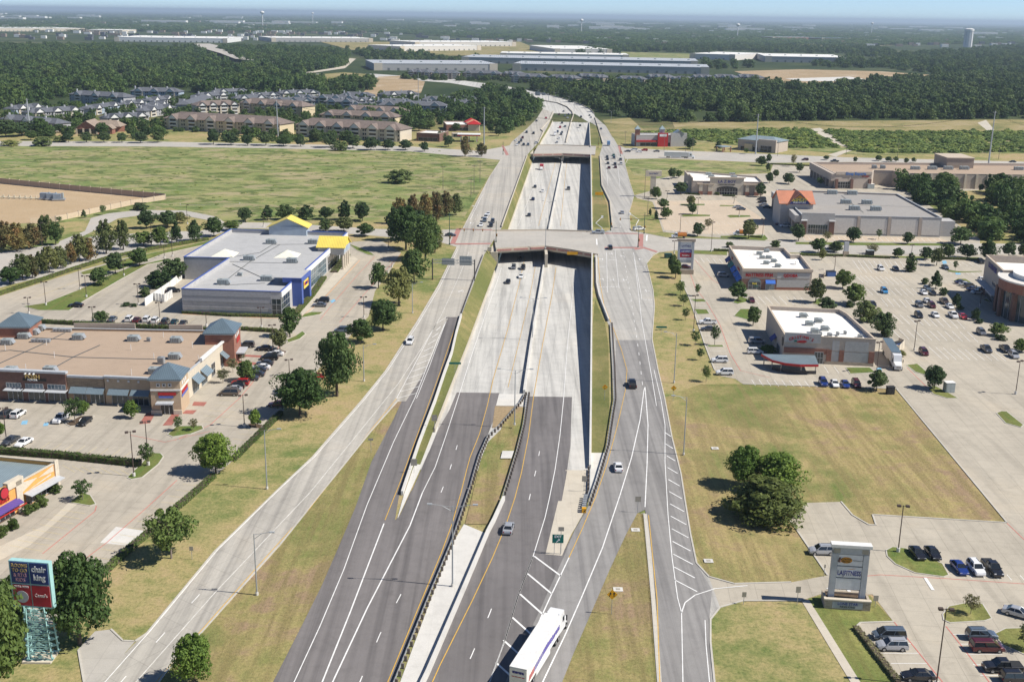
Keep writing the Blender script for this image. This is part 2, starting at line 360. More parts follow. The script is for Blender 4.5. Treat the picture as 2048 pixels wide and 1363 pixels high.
for k, c in dict(white=(.80, .80, .79), silver=(.45, .46, .48), grey=(.17, .18, .20), charcoal=(.06, .065, .075), black=(.014, .014, .017), blue=(.02, .05, .24), navy=(.014, .022, .08), teal=(.01, .06, .08), red=(.40, .014, .018), maroon=(.10, .012, .018), brown=(.085, .055, .04), skyblue=(.05, .30, .62), slate=(.12, .155, .2), tan=(.4, .34, .26), green=(.02, .12, .06), bronze=(.13, .105, .085)).items():
    plain('car_' + k, c, .28, .0 if k in ('white', 'red', 'black') else .25, var=0, spec=.6, coat=.6)
# plants
leafy('leaf_oak', (0.0481, 0.0919, 0.0263), (0.135, 0.201, 0.0569)); leafy('leaf_dark', (0.041, 0.0751, 0.0295), (0.102, 0.155, 0.0546)); leafy('leaf_bright', (0.0788, 0.149, 0.0262), (0.201, 0.289, 0.056))
leafy('leaf_olive', (0.0963, 0.123, 0.0438), (0.201, 0.219, 0.0788)); leafy('leaf_rust', (.10, .10, .04), (.2, .18, .07), (.2, .125, .055)); leafy('leaf_pale', (0.158, 0.201, 0.07), (0.298, 0.341, 0.131))
leafy('leaf_cedar', (.05, .08, .022), (.14, .18, .055)); leafy('leaf_wood', (.05, .088, .028), (.125, .185, .055)); leafy('leaf_sparse', (0.123, 0.131, 0.0613), (0.28, 0.263, 0.14)); leafy('leaf_forest', (.05, .095, .028), (.135, .215, .058)); leafy('leaf_scrub', (.17, .25, .07), (.33, .41, .14)); leafy('leaf_hedge', (0.0613, 0.105, 0.0262), (0.158, 0.21, 0.0525))
plain('bark', (.105, .08, .06), .95, var=.3, scale=4); plain('bark_pale', (.24, .2, .165), .95, var=.25, scale=4)
# ------------------------------------------------------------------ ground, pavements, sunken motorway
def W(pts, z=0.0): return [G(x, y, z) for x, y in pts]
def sheet(name, px, z, mat, kind='structure'):
    b = MB(); b.sheet([(p.x, p.y, z) for p in W(px)])
    o = b.build(name, M_[mat]); o['kind'] = kind; return o
def dens(pts, step=25.0):                      # points every few metres along a line
    out = [pts[0]]
    for a, b in zip(pts, pts[1:]):
        n = max(1, int((b - a).length / step))
        out += [a.lerp(b, k / n) for k in range(1, n + 1)]
    return out
left_top = W([(800, 995), (836, 885), (886, 745), (905, 700), (923, 630), (942, 577), (966, 511), (1002, 456), (1053, 311)]) + W([(1077, 284), (1094, 254), (1107, 226)])
right_top = W([(1172, 1020), (1178, 936), (1180, 800), (1181.5, 651), (1183, 511), (1183, 460), (1181, 314)]) + W([(1180, 290), (1178, 243)])
left_bot = [GP(*p) for p in ((797, 1037), (839, 941), (875, 854), (907, 770), (939, 688), (971, 600), (1000, 517), (1019, 458), (1068, 317), (1083, 285), (1101, 255), (1115, 226))]
YS = [float(y) for y in np.concatenate([np.arange(222, 440, 8), np.arange(440, 1041, 15), [1040]])]
ix = lambda pts, Y: float(np.interp(Y, [p.y for p in sorted(pts, key=lambda q: q.y)], [p.x for p in sorted(pts, key=lambda q: q.y)]))
LT = lambda Y: ix(left_top, Y); LB = lambda Y: max(ix(left_bot, Y), LT(Y) + .3); RT = lambda Y: ix(right_top, Y)
hole = [(LT(y), y) for y in YS] + [(RT(y), y) for y in YS[::-1]]
NB = (-1600, 1700, -300, 2600)
def make_ground():
    outer = [(NB[0], NB[2]), (NB[1], NB[2]), (NB[1], NB[3]), (NB[0], NB[3])]
    pts = outer + hole; n = len(hole)
    edges = [(0, 1), (1, 2), (2, 3), (3, 0)] + [(4 + i, 4 + (i + 1) % n) for i in range(n)]
    v, e, f, *_ = delaunay_2d_cdt([Vector(p) for p in pts], edges, [], 1, 1e-5)
    def inside(x, y):
        c = False
        for i in range(n):
            (x1, y1), (x2, y2) = hole[i], hole[(i + 1) % n]
            if (y1 > y) != (y2 > y) and x < (x2 - x1) * (y - y1) / (y2 - y1) + x1: c = not c
        return c
    b = MB(); fs = []
    for t in f:
        cx = sum(v[i].x for i in t) / 3; cyy = sum(v[i].y for i in t) / 3
        if not inside(cx, cyy): fs.append(up([(p.x, p.y) for p in v], list(t)))
    b.add([(p.x, p.y, 0) for p in v], fs)
    xs = [-60000, -25000, -9000, -4000, NB[0], NB[1], 4000, 9000, 25000, 60000]; ys = [-3000, NB[2], NB[3], 4500, 8000, 14000, 25000, 40000, 70000]
    for i in range(len(xs) - 1):
        for j in range(len(ys) - 1):
            if xs[i] == NB[0] and ys[j] == NB[2]: continue
            b.quad((xs[i], ys[j], 0), (xs[i + 1], ys[j], 0), (xs[i + 1], ys[j + 1], 0), (xs[i], ys[j + 1], 0))
    o = b.build('ground', M_['terrain']); o['kind'] = 'structure'
make_ground()
# fields and lawns
sheet('field', [(-150, 290), (900, 296), (1000, 322), (978, 352), (925, 440), (760, 440), (450, 443), (340, 415), (180, 440), (-150, 470)], .02, 'meadow')
sheet('dirt_yard', [(-150, 355), (0, 366), (331, 396), (300, 402), (112, 443), (0, 449), (-150, 455)], .035, 'dirt_lot')
sheet('lawn', [(1329, 795), (1400, 768), (1486, 768), (1726, 776), (1793, 778), (2014, 1045), (1745, 1029), (1752, 1050), (1705, 1030), (1682, 1003), (1614, 1005), (1578, 1037), (1655, 1150), (1582, 1165), (1469, 1168), (1418, 1154), (1389, 1100), (1362, 948), (1344, 875)], .02, 'vacant')
sheet('lawn', [(1250, 320), (1330, 318), (1545, 328), (1540, 345), (1500, 347), (1310, 356), (1268, 350)], .02, 'meadow')
sheet('lawn', [(1616, 1196), (1645, 1190), (1740, 1190), (1788, 1244), (1723, 1246), (1711, 1255), (1800, 1375), (1728, 1375)], .02, 'lawn')
sheet('dirt_field', [(722, 190), (757, 154), (800, 152), (850, 164), (842, 186), (792, 197)], .3, 'dirt_far')
sheet('dirt_field', [(1468, 143), (1600, 139), (1760, 143), (1858, 150), (1862, 158), (1720, 168), (1620, 178), (1560, 172), (1520, 160)], .3, 'dirt_far')
sheet('building_pad', [(1570, 158), (1700, 154), (1735, 160), (1690, 163), (1600, 163)], .5, 'concrete_white')
sheet('dry_field', [(1345, 245), (2150, 238), (2150, 262), (1900, 264), (1600, 258), (1350, 259)], .1, 'drygrass_far')
sheet('dry_field', [(1205, 240), (1260, 236), (1290, 262), (1270, 285), (1225, 275)], .1, 'drygrass_far')
sheet('dry_field', [(600, 152), (690, 145), (750, 150), (740, 165), (620, 168)], .3, 'drygrass_far')
sheet('dry_field', [(640, 84), (1040, 84), (1100, 108), (900, 112), (700, 100)], .5, 'drygrass_far')
sheet('dry_field', [(1240, 104), (1380, 108), (1380, 122), (1260, 122)], .5, 'meadow')
sheet('dry_field', [(1500, 84), (1760, 80), (1900, 86), (1760, 92), (1560, 92)], .5, 'drygrass_far')
sheet('scrub_meadow', [(1268, 262), (1600, 259), (2150, 262), (2150, 306), (1900, 308), (1730, 310), (1560, 298), (1440, 288), (1290, 276)], .08, 'meadow')
sheet('dirt_track', [(1955, 246), (1972, 240), (1982, 252), (1990, 262), (1975, 262)], .12, 'concrete_tan')
sheet('dirt_track', [(1620, 258), (1640, 256), (1690, 286), (1700, 296), (1675, 290)], .12, 'concrete_tan')
sheet('dirt_track', [(1655, 310), (1690, 300), (1715, 298), (1690, 306), (1672, 314)], .12, 'concrete_tan')
sheet('water', [(1845, 48.5), (2200, 51), (2200, 56.5), (1900, 54)], 1.0, 'water') if 'water' in M_ else None
# right hand commercial lots
sheet('parking_lot', [(1362, 507), (2150, 507), (2150, 1420), (1830, 1420), (1797, 1366), (1711, 1254), (1721, 1245), (1787, 1243), (1745, 1188), (1640, 1188), (1604, 1200), (1486, 1201), (1439, 1214), (1422, 1236), (1395, 1150), (1418, 1153), (1469, 1167), (1582, 1164), (1655, 1150), (1578, 1037), (1614, 1005), (1682, 1003), (1705, 1030), (1737, 1049), (1752, 1050), (1745, 1029), (2014, 1045), (1793, 778), (1726, 775), (1486, 768), (1470, 757), (1442, 752), (1429, 740), (1409, 688), (1393, 639), (1380, 600), (1362, 560)], .04, 'concrete_lot')
sheet('parking_lot', [(1268, 391), (1300, 382), (1310, 358), (1345, 352), (1540, 347), (1546, 329), (2150, 338), (2150, 372), (1880, 384), (1830, 392), (1960, 478), (1960, 488), (1534, 483), (1500, 480), (1407, 473), (1326, 464), (1317, 436), (1305, 404), (1275, 397)], .04, 'concrete_lot')
sheet('parking_bay', [(1308, 402), (1470, 400), (1530, 440), (1528, 468), (1400, 468), (1329, 460)], .05, 'concrete_warm')
sheet('parking_bay', [(1600, 470), (1880, 476), (1900, 484), (1612, 481)], .05, 'concrete_warm')
# left hand commercial lots
sheet('parking_lot', [(-250, 660), (-150, 640), (0, 592), (160, 541), (250, 516), (420, 484), (560, 468), (697, 484), (760, 480), (802, 505), (778, 545), (750, 582), (737, 633), (700, 672), (640, 735), (563, 826), (466, 921), (430, 951), (300, 1062), (193, 1160), (60, 1290), (-250, 1500)], .04, 'concrete_lot_left')
sheet('cul_de_sac', [(182, 436), (216, 427), (277, 420), (370, 421), (431, 433), (458, 450), (440, 462), (415, 440), (365, 431), (285, 430), (236, 437), (208, 452), (150, 480), (110, 498), (120, 482), (170, 462)], .052, 'concrete_street')
# streets
sheet('street', [(-150, 540), (0, 505), (120, 487), (190, 472), (340, 463), (400, 462), (470, 444), (560, 446), (756, 458), (880, 460), (926, 457), (914, 494), (880, 484), (730, 470), (560, 458), (470, 456), (410, 477), (330, 493), (250, 512), (0, 575), (-150, 620)], .045, 'concrete_street')
sheet('street', [(1262, 462), (1290, 466), (1332, 475), (1420, 478), (1534, 482), (2150, 489), (2150, 509), (1700, 508), (1456, 502), (1361, 499), (1317, 504), (1304, 510), (1290, 500)], .05, 'concrete_street')
sheet('street', [(-150, 282), (300, 283), (560, 288), (820, 293), (960, 302), (1024, 290), (1022, 312), (1000, 320), (960, 316), (820, 303), (560, 297), (300, 293), (-150, 292)], .045, 'concrete_street')
sheet('street', [(1226, 286), (1250, 296), (1330, 300), (1480, 306), (1700, 315), (2150, 326), (2150, 337), (1700, 324), (1540, 326), (1330, 317), (1250, 318), (1248, 310)], .045, 'concrete_street')
sheet('driveway', [(170, 1375), (156, 1298), (190, 1262), (222, 1258), (246, 1280), (272, 1280), (215, 1345), (200, 1375)], .05, 'concrete_street')
sheet('road', [(520, 142), (600, 150), (690, 137), (712, 118), (700, 117), (670, 136), (600, 147)], .35, 'concrete_tan')
sheet('road', [(383, 92), (420, 92), (470, 105), (480, 118), (560, 128), (555, 133), (470, 124), (440, 112), (400, 100)], 6.0, 'concrete_street')
# frontage roads
LF = sheet('frontage_road', [(180, 1375), (294, 1262), (429, 1100), (555, 978), (625, 912), (725, 797), (771, 740), (833, 643), (876, 570), (914, 493), (926, 457), (979, 354), (1002, 319), (1024, 283), (1053, 258), (1073, 238), (1087, 216), (1108, 226), (1095, 254), (1077, 285), (1055, 309), (1003, 456), (968, 510), (944, 576), (921, 634), (893, 634), (850, 722), (797, 798), (743, 859), (651, 973), (560, 1087), (514, 1138), (329, 1345), (310, 1375)], .055, 'concrete_front')
RF = sheet('frontage_road', [(1189, 511), (1190, 569), (1195, 593), (1214, 643), (1220, 655), (1224, 730), (1227, 800), (1222, 831), (1213, 891), (1192, 964), (1172, 1023), (1260, 1030), (1291, 1019), (1300, 1060), (1318, 1200), (1322, 1375), (1432, 1375), (1420, 1283), (1420, 1239), (1440, 1214), (1418, 1154), (1393, 1126), (1381, 1068), (1370, 1000), (1362, 948), (1344, 875), (1329, 795), (1316, 740), (1304, 678), (1309, 612), (1306, 580), (1293, 527), (1306, 509), (1262, 462), (1261, 460), (1258, 425), (1268, 391), (1259, 363), (1250, 329), (1248, 310), (1234, 288), (1213, 253), (1186, 230), (1178, 243), (1196, 254), (1205, 290), (1198, 314), (1202, 373), (1218, 406), (1222, 459), (1189, 470)], .055, 'concrete_frontR')
far_hw = sheet('highway', [(1087, 218), (1080, 212), (1068, 205), (1048, 197), (1010, 187), (960, 176), (900, 166), (750, 155), (600, 152), (600, 148), (750, 148), (900, 158), (980, 168), (1040, 177), (1078, 186), (1118, 195), (1152, 205), (1172, 213), (1186, 224), (1190, 233), (1178, 245), (1150, 228), (1108, 227)], .06, 'concrete_main')
# entry ramp and outbound lanes near the camera, at grade
HWL = sheet('highway', [(540, 1375), (601, 1256), (642, 1174), (674, 1101), (711, 1014), (743, 923), (788, 836), (806, 797), (852, 722), (893, 634), (919, 634), (902, 705), (884, 748), (834, 885), (798, 992), (790, 1040), (800, 1030), (822, 982), (835, 968), (942, 968), (903, 1083), (852, 1206), (783, 1375)], .065, 'asphalt_left')
HWR = sheet('highway', [(1016, 968), (1005, 1000), (975, 1067), (925, 1180), (852, 1349), (840, 1375), (1120, 1375), (1147, 1307), (1183, 1224), (1220, 1138), (1252, 1069), (1275, 1026), (1291, 1019), (1300, 1016), (1172, 1019), (1150, 1058), (1124, 1110), (1091, 1107), (1118, 1020), (1129, 968)], .07, 'asphalt')
sheet('gore_apron', [(1131, 940), (1178, 940), (1176, 1003), (1168, 1024), (1150, 1056), (1142, 1069), (1124, 1111), (1091, 1108)], .075, 'concrete_tan')
AFR = sheet('resurfaced_lane', [(1232, 680), (1304, 680), (1316, 740), (1330, 797), (1345, 876), (1363, 948), (1371, 1000), (1383, 1068), (1395, 1130), (1424, 1180), (1418, 1245), (1424, 1375), (1320, 1375), (1312, 1197), (1296, 1051), (1290, 1019), (1275, 1026), (1252, 1069), (1220, 1138), (1183, 1224), (1147, 1307), (1120, 1375), (1005, 1375), (1075, 1230), (1128, 1112), (1150, 1058), (1172, 1024), (1194, 960), (1216, 885), (1225, 825), (1229, 790)], .072, 'asphalt_frontR')
sheet('median_grass', [(1275, 1026), (1287, 1028), (1302, 1197), (1314, 1375), (1120, 1375), (1147, 1307), (1183, 1224), (1220, 1138), (1252, 1069)], .09, 'median_dry')
sheet('gore_paving', [(788, 804), (812, 802), (838, 762), (860, 722), (896, 636), (872, 646), (830, 722)], .0655, 'concrete_front')
sheet('verge_grass', [(806, 797), (788, 836), (743, 923), (711, 1014), (674, 1101), (642, 1174), (601, 1256), (540, 1375), (312, 1375), (330, 1347), (516, 1138), (562, 1089), (653, 975), (745, 861), (799, 800)], .05, 'median_dry')

# sunken main lanes between near ramp and far end
b = MB()
for y0, y1 in zip(YS, YS[1:]):
    z0, z1 = prof(y0) + .04, prof(y1) + .04
    b.quad((LB(y0), y0, z0), (RT(y0), y0, z0), (RT(y1), y1, z1), (LB(y1), y1, z1))
TR = b.build('sunken_highway', M_['concrete_main']); TR['kind'] = 'structure'
b = MB()
for y0, y1 in zip(YS, YS[1:]):
    za, zb = min(.02, prof(y0) + 1.1), min(.02, prof(y1) + 1.1)
    b.quad((LT(y0), y0, .02), (LB(y0) - .35, y0, za), (LB(y1) - .35, y1, zb), (LT(y1), y1, .02))
o = b.build('embankment', M_['slope']); o['kind'] = 'structure'
def wall_strip(name, line, zf0, zf1, th, mat, side=1, step=None, cap=None):   # a wall along a line of world points; parts are its panels
    pts = dens(line, step or 9.0); b = MB()
    for a, c in zip(pts, pts[1:]):
        d = Vector((c.x - a.x, c.y - a.y)).normalized(); n = Vector((d.y, -d.x)) * side
        q = []
        for p in (a, c):
            q += [(p.x, p.y, zf0(p)), (p.x + n.x * th, p.y + n.y * th, zf0(p)), (p.x + n.x * th, p.y + n.y * th, zf1(p)), (p.x, p.y, zf1(p))]
        b.add(q, [(0, 1, 5, 4), (1, 2, 6, 5), (2, 3, 7, 6), (3, 0, 4, 7), (0, 3, 2, 1), (4, 5, 6, 7)])
    return b, name, mat
def put_wall(spec, label, cat='wall'):
    b, name, mat = spec; o = b.build(name, M_[mat]); return tag(o, label, cat)
P3 = lambda f, ys: [Vector((f(y), y, 0)) for y in ys]
put_wall(wall_strip('retaining_wall', P3(LB, [y for y in YS if 240 < y < 452]), lambda p: prof(p.y) - .5, lambda p: min(.5, prof(p.y) + 1.15), .35, 'concrete_tan', -1), 'low tan concrete wall at foot of grass bank south of near bridge', 'wall')
put_wall(wall_strip('retaining_wall', P3(LB, [y for y in YS if 500 < y < 790]), lambda p: prof(p.y) - .5, lambda p: prof(p.y) + 1.15, .35, 'concrete_tan', -1), 'low tan concrete wall below grass bank between the two bridges', 'wall')
put_wall(wall_strip('retaining_wall', P3(LB, [y for y in YS if 835 < y < 1041]), lambda p: prof(p.y) - .5, lambda p: prof(p.y) + 1.15, .35, 'concrete_tan', -1), 'low concrete wall beside grass strip beyond far bridge', 'wall')
rwy = lambda a, c: P3(RT, [a] + [y for y in YS if a < y < c] + [c])
put_wall(wall_strip('retaining_wall', rwy(224, 448), lambda p: prof(p.y) - .5, lambda p: .85, .45, 'concrete_white', 1), 'tall pale retaining wall right of sunken lanes before near bridge', 'wall')
put_wall(wall_strip('retaining_wall', rwy(499, 789), lambda p: prof(p.y) - .5, lambda p: .85, .45, 'concrete_white', 1), 'tall pale retaining wall right of sunken lanes between the bridges', 'wall')
put_wall(wall_strip('retaining_wall', rwy(838, 1035), lambda p: prof(p.y) - .5, lambda p: .85, .45, 'concrete_white', 1), 'tall pale retaining wall right of sunken lanes beyond far bridge', 'wall')
# concrete barriers
ramp_bar = W([(802, 990), (836, 889), (868, 805), (887, 748), (902, 707), (911, 668), (921, 632)])
put_wall(wall_strip('concrete_barrier', ramp_bar, lambda p: -.2, lambda p: .95, .45, 'concrete_white', 1), 'white concrete barrier between entry ramp and sunken lanes', 'barrier')
med_px = [(1046, 786), (1060, 690), (1075, 600), (1089, 514), (1097, 458), (1125, 318), (1131, 288)]
med = [GP(*p) for p in med_px]
MX = lambda Y: ix(med, Y)
put_wall(wall_strip('median_barrier', P3(MX, [y for y in YS if 270 < y < 826]), lambda p: prof(p.y) - .2, lambda p: prof(p.y) + 1.1, .6, 'concrete_white', 1), 'long concrete median barrier dividing the sunken lanes', 'barrier')
farmed = [GP(*p) for p in ((1131, 286), (1140, 250), (1146, 232), (1144, 225), (1134, 215), (1115, 207), (1092, 203), (1060, 194), (1022, 186))]
put_wall(wall_strip('median_barrier', farmed, lambda p: prof(p.y) - .2, lambda p: prof(p.y) + 1.1, .6, 'concrete_tan', 1, 20), 'curving median barrier beyond the far bridge', 'barrier')
put_wall(wall_strip('concrete_barrier', W([(1005, 1000), (985, 1044), (973, 1067), (925, 1180), (852, 1349), (838, 1378)]), lambda p: 0, lambda p: 1.0, .5, 'concrete_white', -1), 'white concrete barrier between median paving and near lanes', 'barrier')
put_wall(wall_strip('concrete_barrier', W([(1190, 236), (1196, 254), (1206, 288)]), lambda p: 0, lambda p: .9, .35, 'concrete_tan', 1), 'barrier beside right frontage road beyond far bridge', 'barrier')
put_wall(wall_strip('concrete_barrier', W([(1188, 228), (1180, 219), (1160, 209), (1120, 196), (1080, 186)]), lambda p: 0, lambda p: .9, .35, 'concrete_tan', 1, 20), 'outer barrier of the highway curve beside the woods', 'barrier')
put_wall(wall_strip('concrete_barrier', W([(1199, 312), (1203, 372), (1219, 405), (1224, 455)]), lambda p: 0, lambda p: .85, .4, 'concrete_tan', -1), 'barrier along right frontage road between the two bridges', 'barrier')
put_wall(wall_strip('concrete_barrier', W([(1191, 514), (1192, 569), (1197, 593), (1216, 643)]), lambda p: 0, lambda p: .95, .4, 'concrete_white', -1), 'curving barrier by right frontage road before near bridge', 'barrier')
put_wall(wall_strip('concrete_barrier', W([(1055, 311), (1004, 455)]), lambda p: 0, lambda p: .85, .35, 'concrete_tan', 1), 'barrier beside left frontage road between the bridges', 'barrier')
put_wall(wall_strip('concrete_barrier', W([(1076, 287), (1086, 264), (1081, 260), (1098, 241), (1106, 223)]), lambda p: 0, lambda p: .85, .35, 'concrete_tan', 1), 'stepped barrier beside left frontage road beyond far bridge', 'barrier')
o = sheet('grass_strip', [(1184, 795), (1184, 660), (1190, 600), (1210, 645), (1217, 690), (1219, 830), (1210, 905), (1184, 905)], .03, 'slope')
sheet('grass_strip', [(1187, 455), (1185, 316), (1196, 316), (1200, 374), (1214, 408), (1218, 455)], .03, 'slope')
sheet('grass_strip', [(1182, 288), (1181, 262), (1193, 260), (1203, 288)], .03, 'slope')
sheet('gore_paving', [(1180, 905), (1212, 905), (1192, 962), (1176, 1003)], .035, 'concrete_white')

# asphalt laid over the concrete where the lanes climb back to grade, plus median strip
def tsheet(name, px, off, mat):
    b = MB(); pts = [GP(x, y, off) for x, y in px]; b.sheet([(p.x, p.y, p.z) for p in pts]); o = b.build(name, M_[mat]); o['kind'] = 'structure'; return o
def tstrip(name, Lpx, Rpx, off, mat, n=24):    # strip between two lines on the sunken surface
    A, B, b = [GP(*p) for p in Lpx], [GP(*p) for p in Rpx], MB()
    y0 = max(min(p.y for p in A), min(p.y for p in B)); y1 = min(max(p.y for p in A), max(p.y for p in B)); prev = None
    for y in sorted(set([float(v) for v in np.linspace(y0, y1, n + 1)] + ([222.0] if y0 < 222 < y1 else []))):
        q = ((ix(A, y), y, prof(y) + off), (max(ix(B, y), ix(A, y) + .05), y, prof(y) + off))
        if prev: b.quad(prev[0], prev[1], q[1], q[0])
        prev = q
    o = b.build(name, M_[mat]); o['kind'] = 'structure'; return o
tstrip('asphalt_lane', [(800, 1036), (841, 943), (878, 856), (899, 820), (914, 784)], [(932, 1000), (957, 914), (973, 877), (987, 840), (999, 786)], .088, 'asphalt_left')
tstrip('asphalt_lane', [(1006, 1000), (1021, 946), (1035, 900), (1047, 854), (1059, 791)], [(1123, 1004), (1133, 950), (1141, 891), (1144, 794)], .088, 'asphalt')
tstrip('median_paving', [(992, 812), (998, 788)], [(1046, 812), (1048, 788)], .11, 'concrete_white', 4)
tstrip('median_grass', [(930, 1048), (945, 990), (962, 918), (977, 883), (1003, 858), (1012, 830), (1040, 812)], [(970, 1060), (1000, 1000), (1019, 948), (1033, 900), (1044, 856), (1048, 836), (1050, 814)], .12, 'median_dry')
tstrip('median_dirt', [(984, 858), (990, 812)], [(1000, 856), (1036, 812)], .105, 'dirt_far', 5)
sheet('median_paving', [(928, 1048), (971, 1066), (926, 1172), (838, 1378), (795, 1378), (858, 1208), (906, 1085)], .08, 'concrete_white')
tstrip('wedge_paving', [(795, 1036), (806, 995), (840, 900), (868, 854)], [(796, 1036), (839, 942), (862, 895), (877, 854)], .11, 'concrete_white', 10)
sheet('drain_slab', [(1005, 902), (1028, 902), (1023, 917), (1001, 917)], .14, 'concrete_white')

# ------------------------------------------------------------------ bridges
def bridge(name, label, near, far, zt, girder, fascia_mat):
    """near / far: lists of world points along the two faces of the deck (left to right)"""
    root = empty(name, (near[0].x, near[0].y, 0), 0, label, 'bridge')
    b = MB(); poly = [(p.x, p.y) for p in near] + [(p.x, p.y) for p in far[::-1]]
    b.prism(poly, -.9, zt, True, True); b.build('deck', M_['concrete_street'], root)
    for k, (line, s) in enumerate(((near, 1), (far, -1))):
        for i in range(len(line) - 1):
            a, c = line[i], line[i + 1]; L = (c - a).length; d = (c - a).normalized(); n = Vector((d.y, -d.x, 0)) * s
            fb = MB(); fb.obox(a - n * .35 + Vector((0, 0, -.9)), d * L, n * .6, Vector((0, 0, .9 + zt + .25))); f = fb.build('fascia', M_['trim_tan'], root)
            m_ = max(2, int(round(L / 7.5)))
            for j in range(m_):
                pb = MB(); pb.obox(a + d * (L * (j + .07) / m_) + n * .25 + Vector((0, 0, -.62)), d * (L * .86 / m_), n * .06, Vector((0, 0, .74))); pb.build('fascia_panel', M_[fascia_mat], f)
            rb = MB(); rb.obox(a - n * .3 + Vector((0, 0, zt + .25)), d * L, n * .25, Vector((0, 0, .35))); rb.build('parapet', M_['concrete_tan'], root)
            gb = MB(); gb.obox(a - n * 1.2 + Vector((0, 0, -girder)), d * L, n * .45, Vector((0, 0, girder - .9))); gb.build('girder', M_['concrete_tan'], root)
    return root
def abut(root, x, y0, y1, side, z1=-.9):
    b = MB(); b.box(min(x, x + side * 3), max(x, x + side * 3), y0, y1, -7, z1); b.build('abutment', M_['concrete_tan'], root)
nb = W([(992, 499), (1090, 494), (1140, 501), (1196, 511)]); fbk = W([(986, 462), (1090, 461), (1140, 462.5), (1196, 464)])
br1 = bridge('road_bridge', 'near road bridge with red brown fascia panels over the sunken lanes', nb, fbk, .06, 1.7, 'paint_redcross')
abut(br1, LB(450) + .2, 455, 493, -1); abut(br1, RT(470) - .1, 450, 496, 1)
mx = MX(470); b = MB(); b.box(mx - .2, mx + .9, 452, 494, -7, -.9); b.build('pier_wall', M_['concrete_tan'], br1)
nb2 = W([(1066, 309), (1125, 308), (1190, 311)]); fb2 = W([(1076, 291), (1125, 291), (1192, 293)])
br2 = bridge('road_bridge', 'far road bridge carrying a cross street over the sunken lanes', nb2, fb2, .06, 1.7, 'paint_redcross')
abut(br2, LB(800) + .2, 800, 838, -1); abut(br2, RT(810) - .1, 794, 836, 1)
mx = MX(800); b = MB(); b.box(mx - .2, mx + .9, 796, 838, -7, -.9); b.build('pier_wall', M_['concrete_tan'], br2)

# ------------------------------------------------------------------ kerbs and markings
KB = MB()
def kerb(px, wd=.3, h=.13, kind=KB, z=.03):
    pts = dens(W(px), 8)
    for a, c in zip(pts, pts[1:]):
        d = Vector((c.x - a.x, c.y - a.y, 0)).normalized(); n = Vector((d.y, -d.x, 0)) * (wd / 2)
        kind.obox(a - n + Vector((0, 0, z)), c - a + d * .02, n * 2, Vector((0, 0, h)))
for L_ in ([(914, 494), (876, 572), (833, 645), (771, 742), (725, 799), (625, 914), (555, 980), (429, 1103), (294, 1266), (270, 1282), (246, 1281), (222, 1258)],
           [(170, 1375), (157, 1300)], [(797, 800), (743, 861), (651, 975), (560, 1089), (514, 1140), (329, 1347), (310, 1375)],
           [(1306, 511), (1293, 527), (1306, 580), (1309, 612), (1304, 678), (1316, 740), (1329, 795), (1344, 875), (1362, 948), (1370, 1000), (1381, 1068), (1393, 1126), (1418, 1153), (1469, 1167), (1582, 1164)],
           [(1602, 1201), (1486, 1201), (1440, 1214), (1421, 1238), (1421, 1283), (1430, 1375)], [(1288, 1027), (1304, 1197), (1317, 1375)],
           [(926, 457), (979, 354), (1002, 319)], [(1261, 460), (1258, 425), (1268, 391)], [(1268, 391), (1259, 363), (1250, 329), (1256, 318)],
           [(1429, 740), (1409, 688), (1393, 639), (1380, 600), (1362, 560)], [(1486, 768), (1726, 775), (1793, 778), (2014, 1045), (1745, 1029), (1752, 1050), (1737, 1049), (1705, 1030), (1682, 1003)],
           [(1578, 1037), (1655, 1150)], [(1711, 1254), (1797, 1366)], [(1711, 1254), (1721, 1245), (1787, 1243)], [(1306, 511), (1317, 505), (1361, 500), (1456, 503)], [(1262, 461), (1332, 475), (1420, 478), (1534, 482)]):
    kerb(L_)
kerb([(1288, 1027), (1297, 1110), (1304, 1197), (1317, 1375)], 1.1, .06)
o = KB.build('kerb', M_['kerb']); o['kind'] = 'structure'
def line_strip(b, pts, wd, z, dash=None):
    acc = 0.0
    for a, c in zip(pts, pts[1:]):
        L = (c - a).length; d = (c - a) / max(L, 1e-6); n = Vector((d.y, -d.x, 0)).normalized() * (wd / 2)
        t = 0.0
        while t < L - 1e-6:
            if dash:
                ph = acc % (dash[0] + dash[1]); on = ph < dash[0]; seg = min((dash[0] - ph) if on else (dash[0] + dash[1] - ph), L - t)
            else: on, seg = True, L - t
            if on:
                p, q = a + d * t, a + d * (t + seg); o = Vector((0, 0, z))
                b.quad(p - n + o, p + n + o, q + n + o, q - n + o)
            t += seg + 1e-4; acc += seg
    return b
marks = {}
def mark(px, mat, wd=.15, z=.1, dash=None, sunk=False):
    b = marks.setdefault((mat, sunk), MB())
    if sunk:
        a = [GP(*p) for p in px]; pts = [Vector((p.x, p.y, prof(p.y))) for p in dens([Vector((p.x, p.y, 0)) for p in a], 1.5)]
    else: pts = W(px)
    line_strip(b, pts, wd, z, dash)
PW, PY, PR = 'paint_white', 'paint_yellow', 'paint_red'
D = (3.0, 9.2)
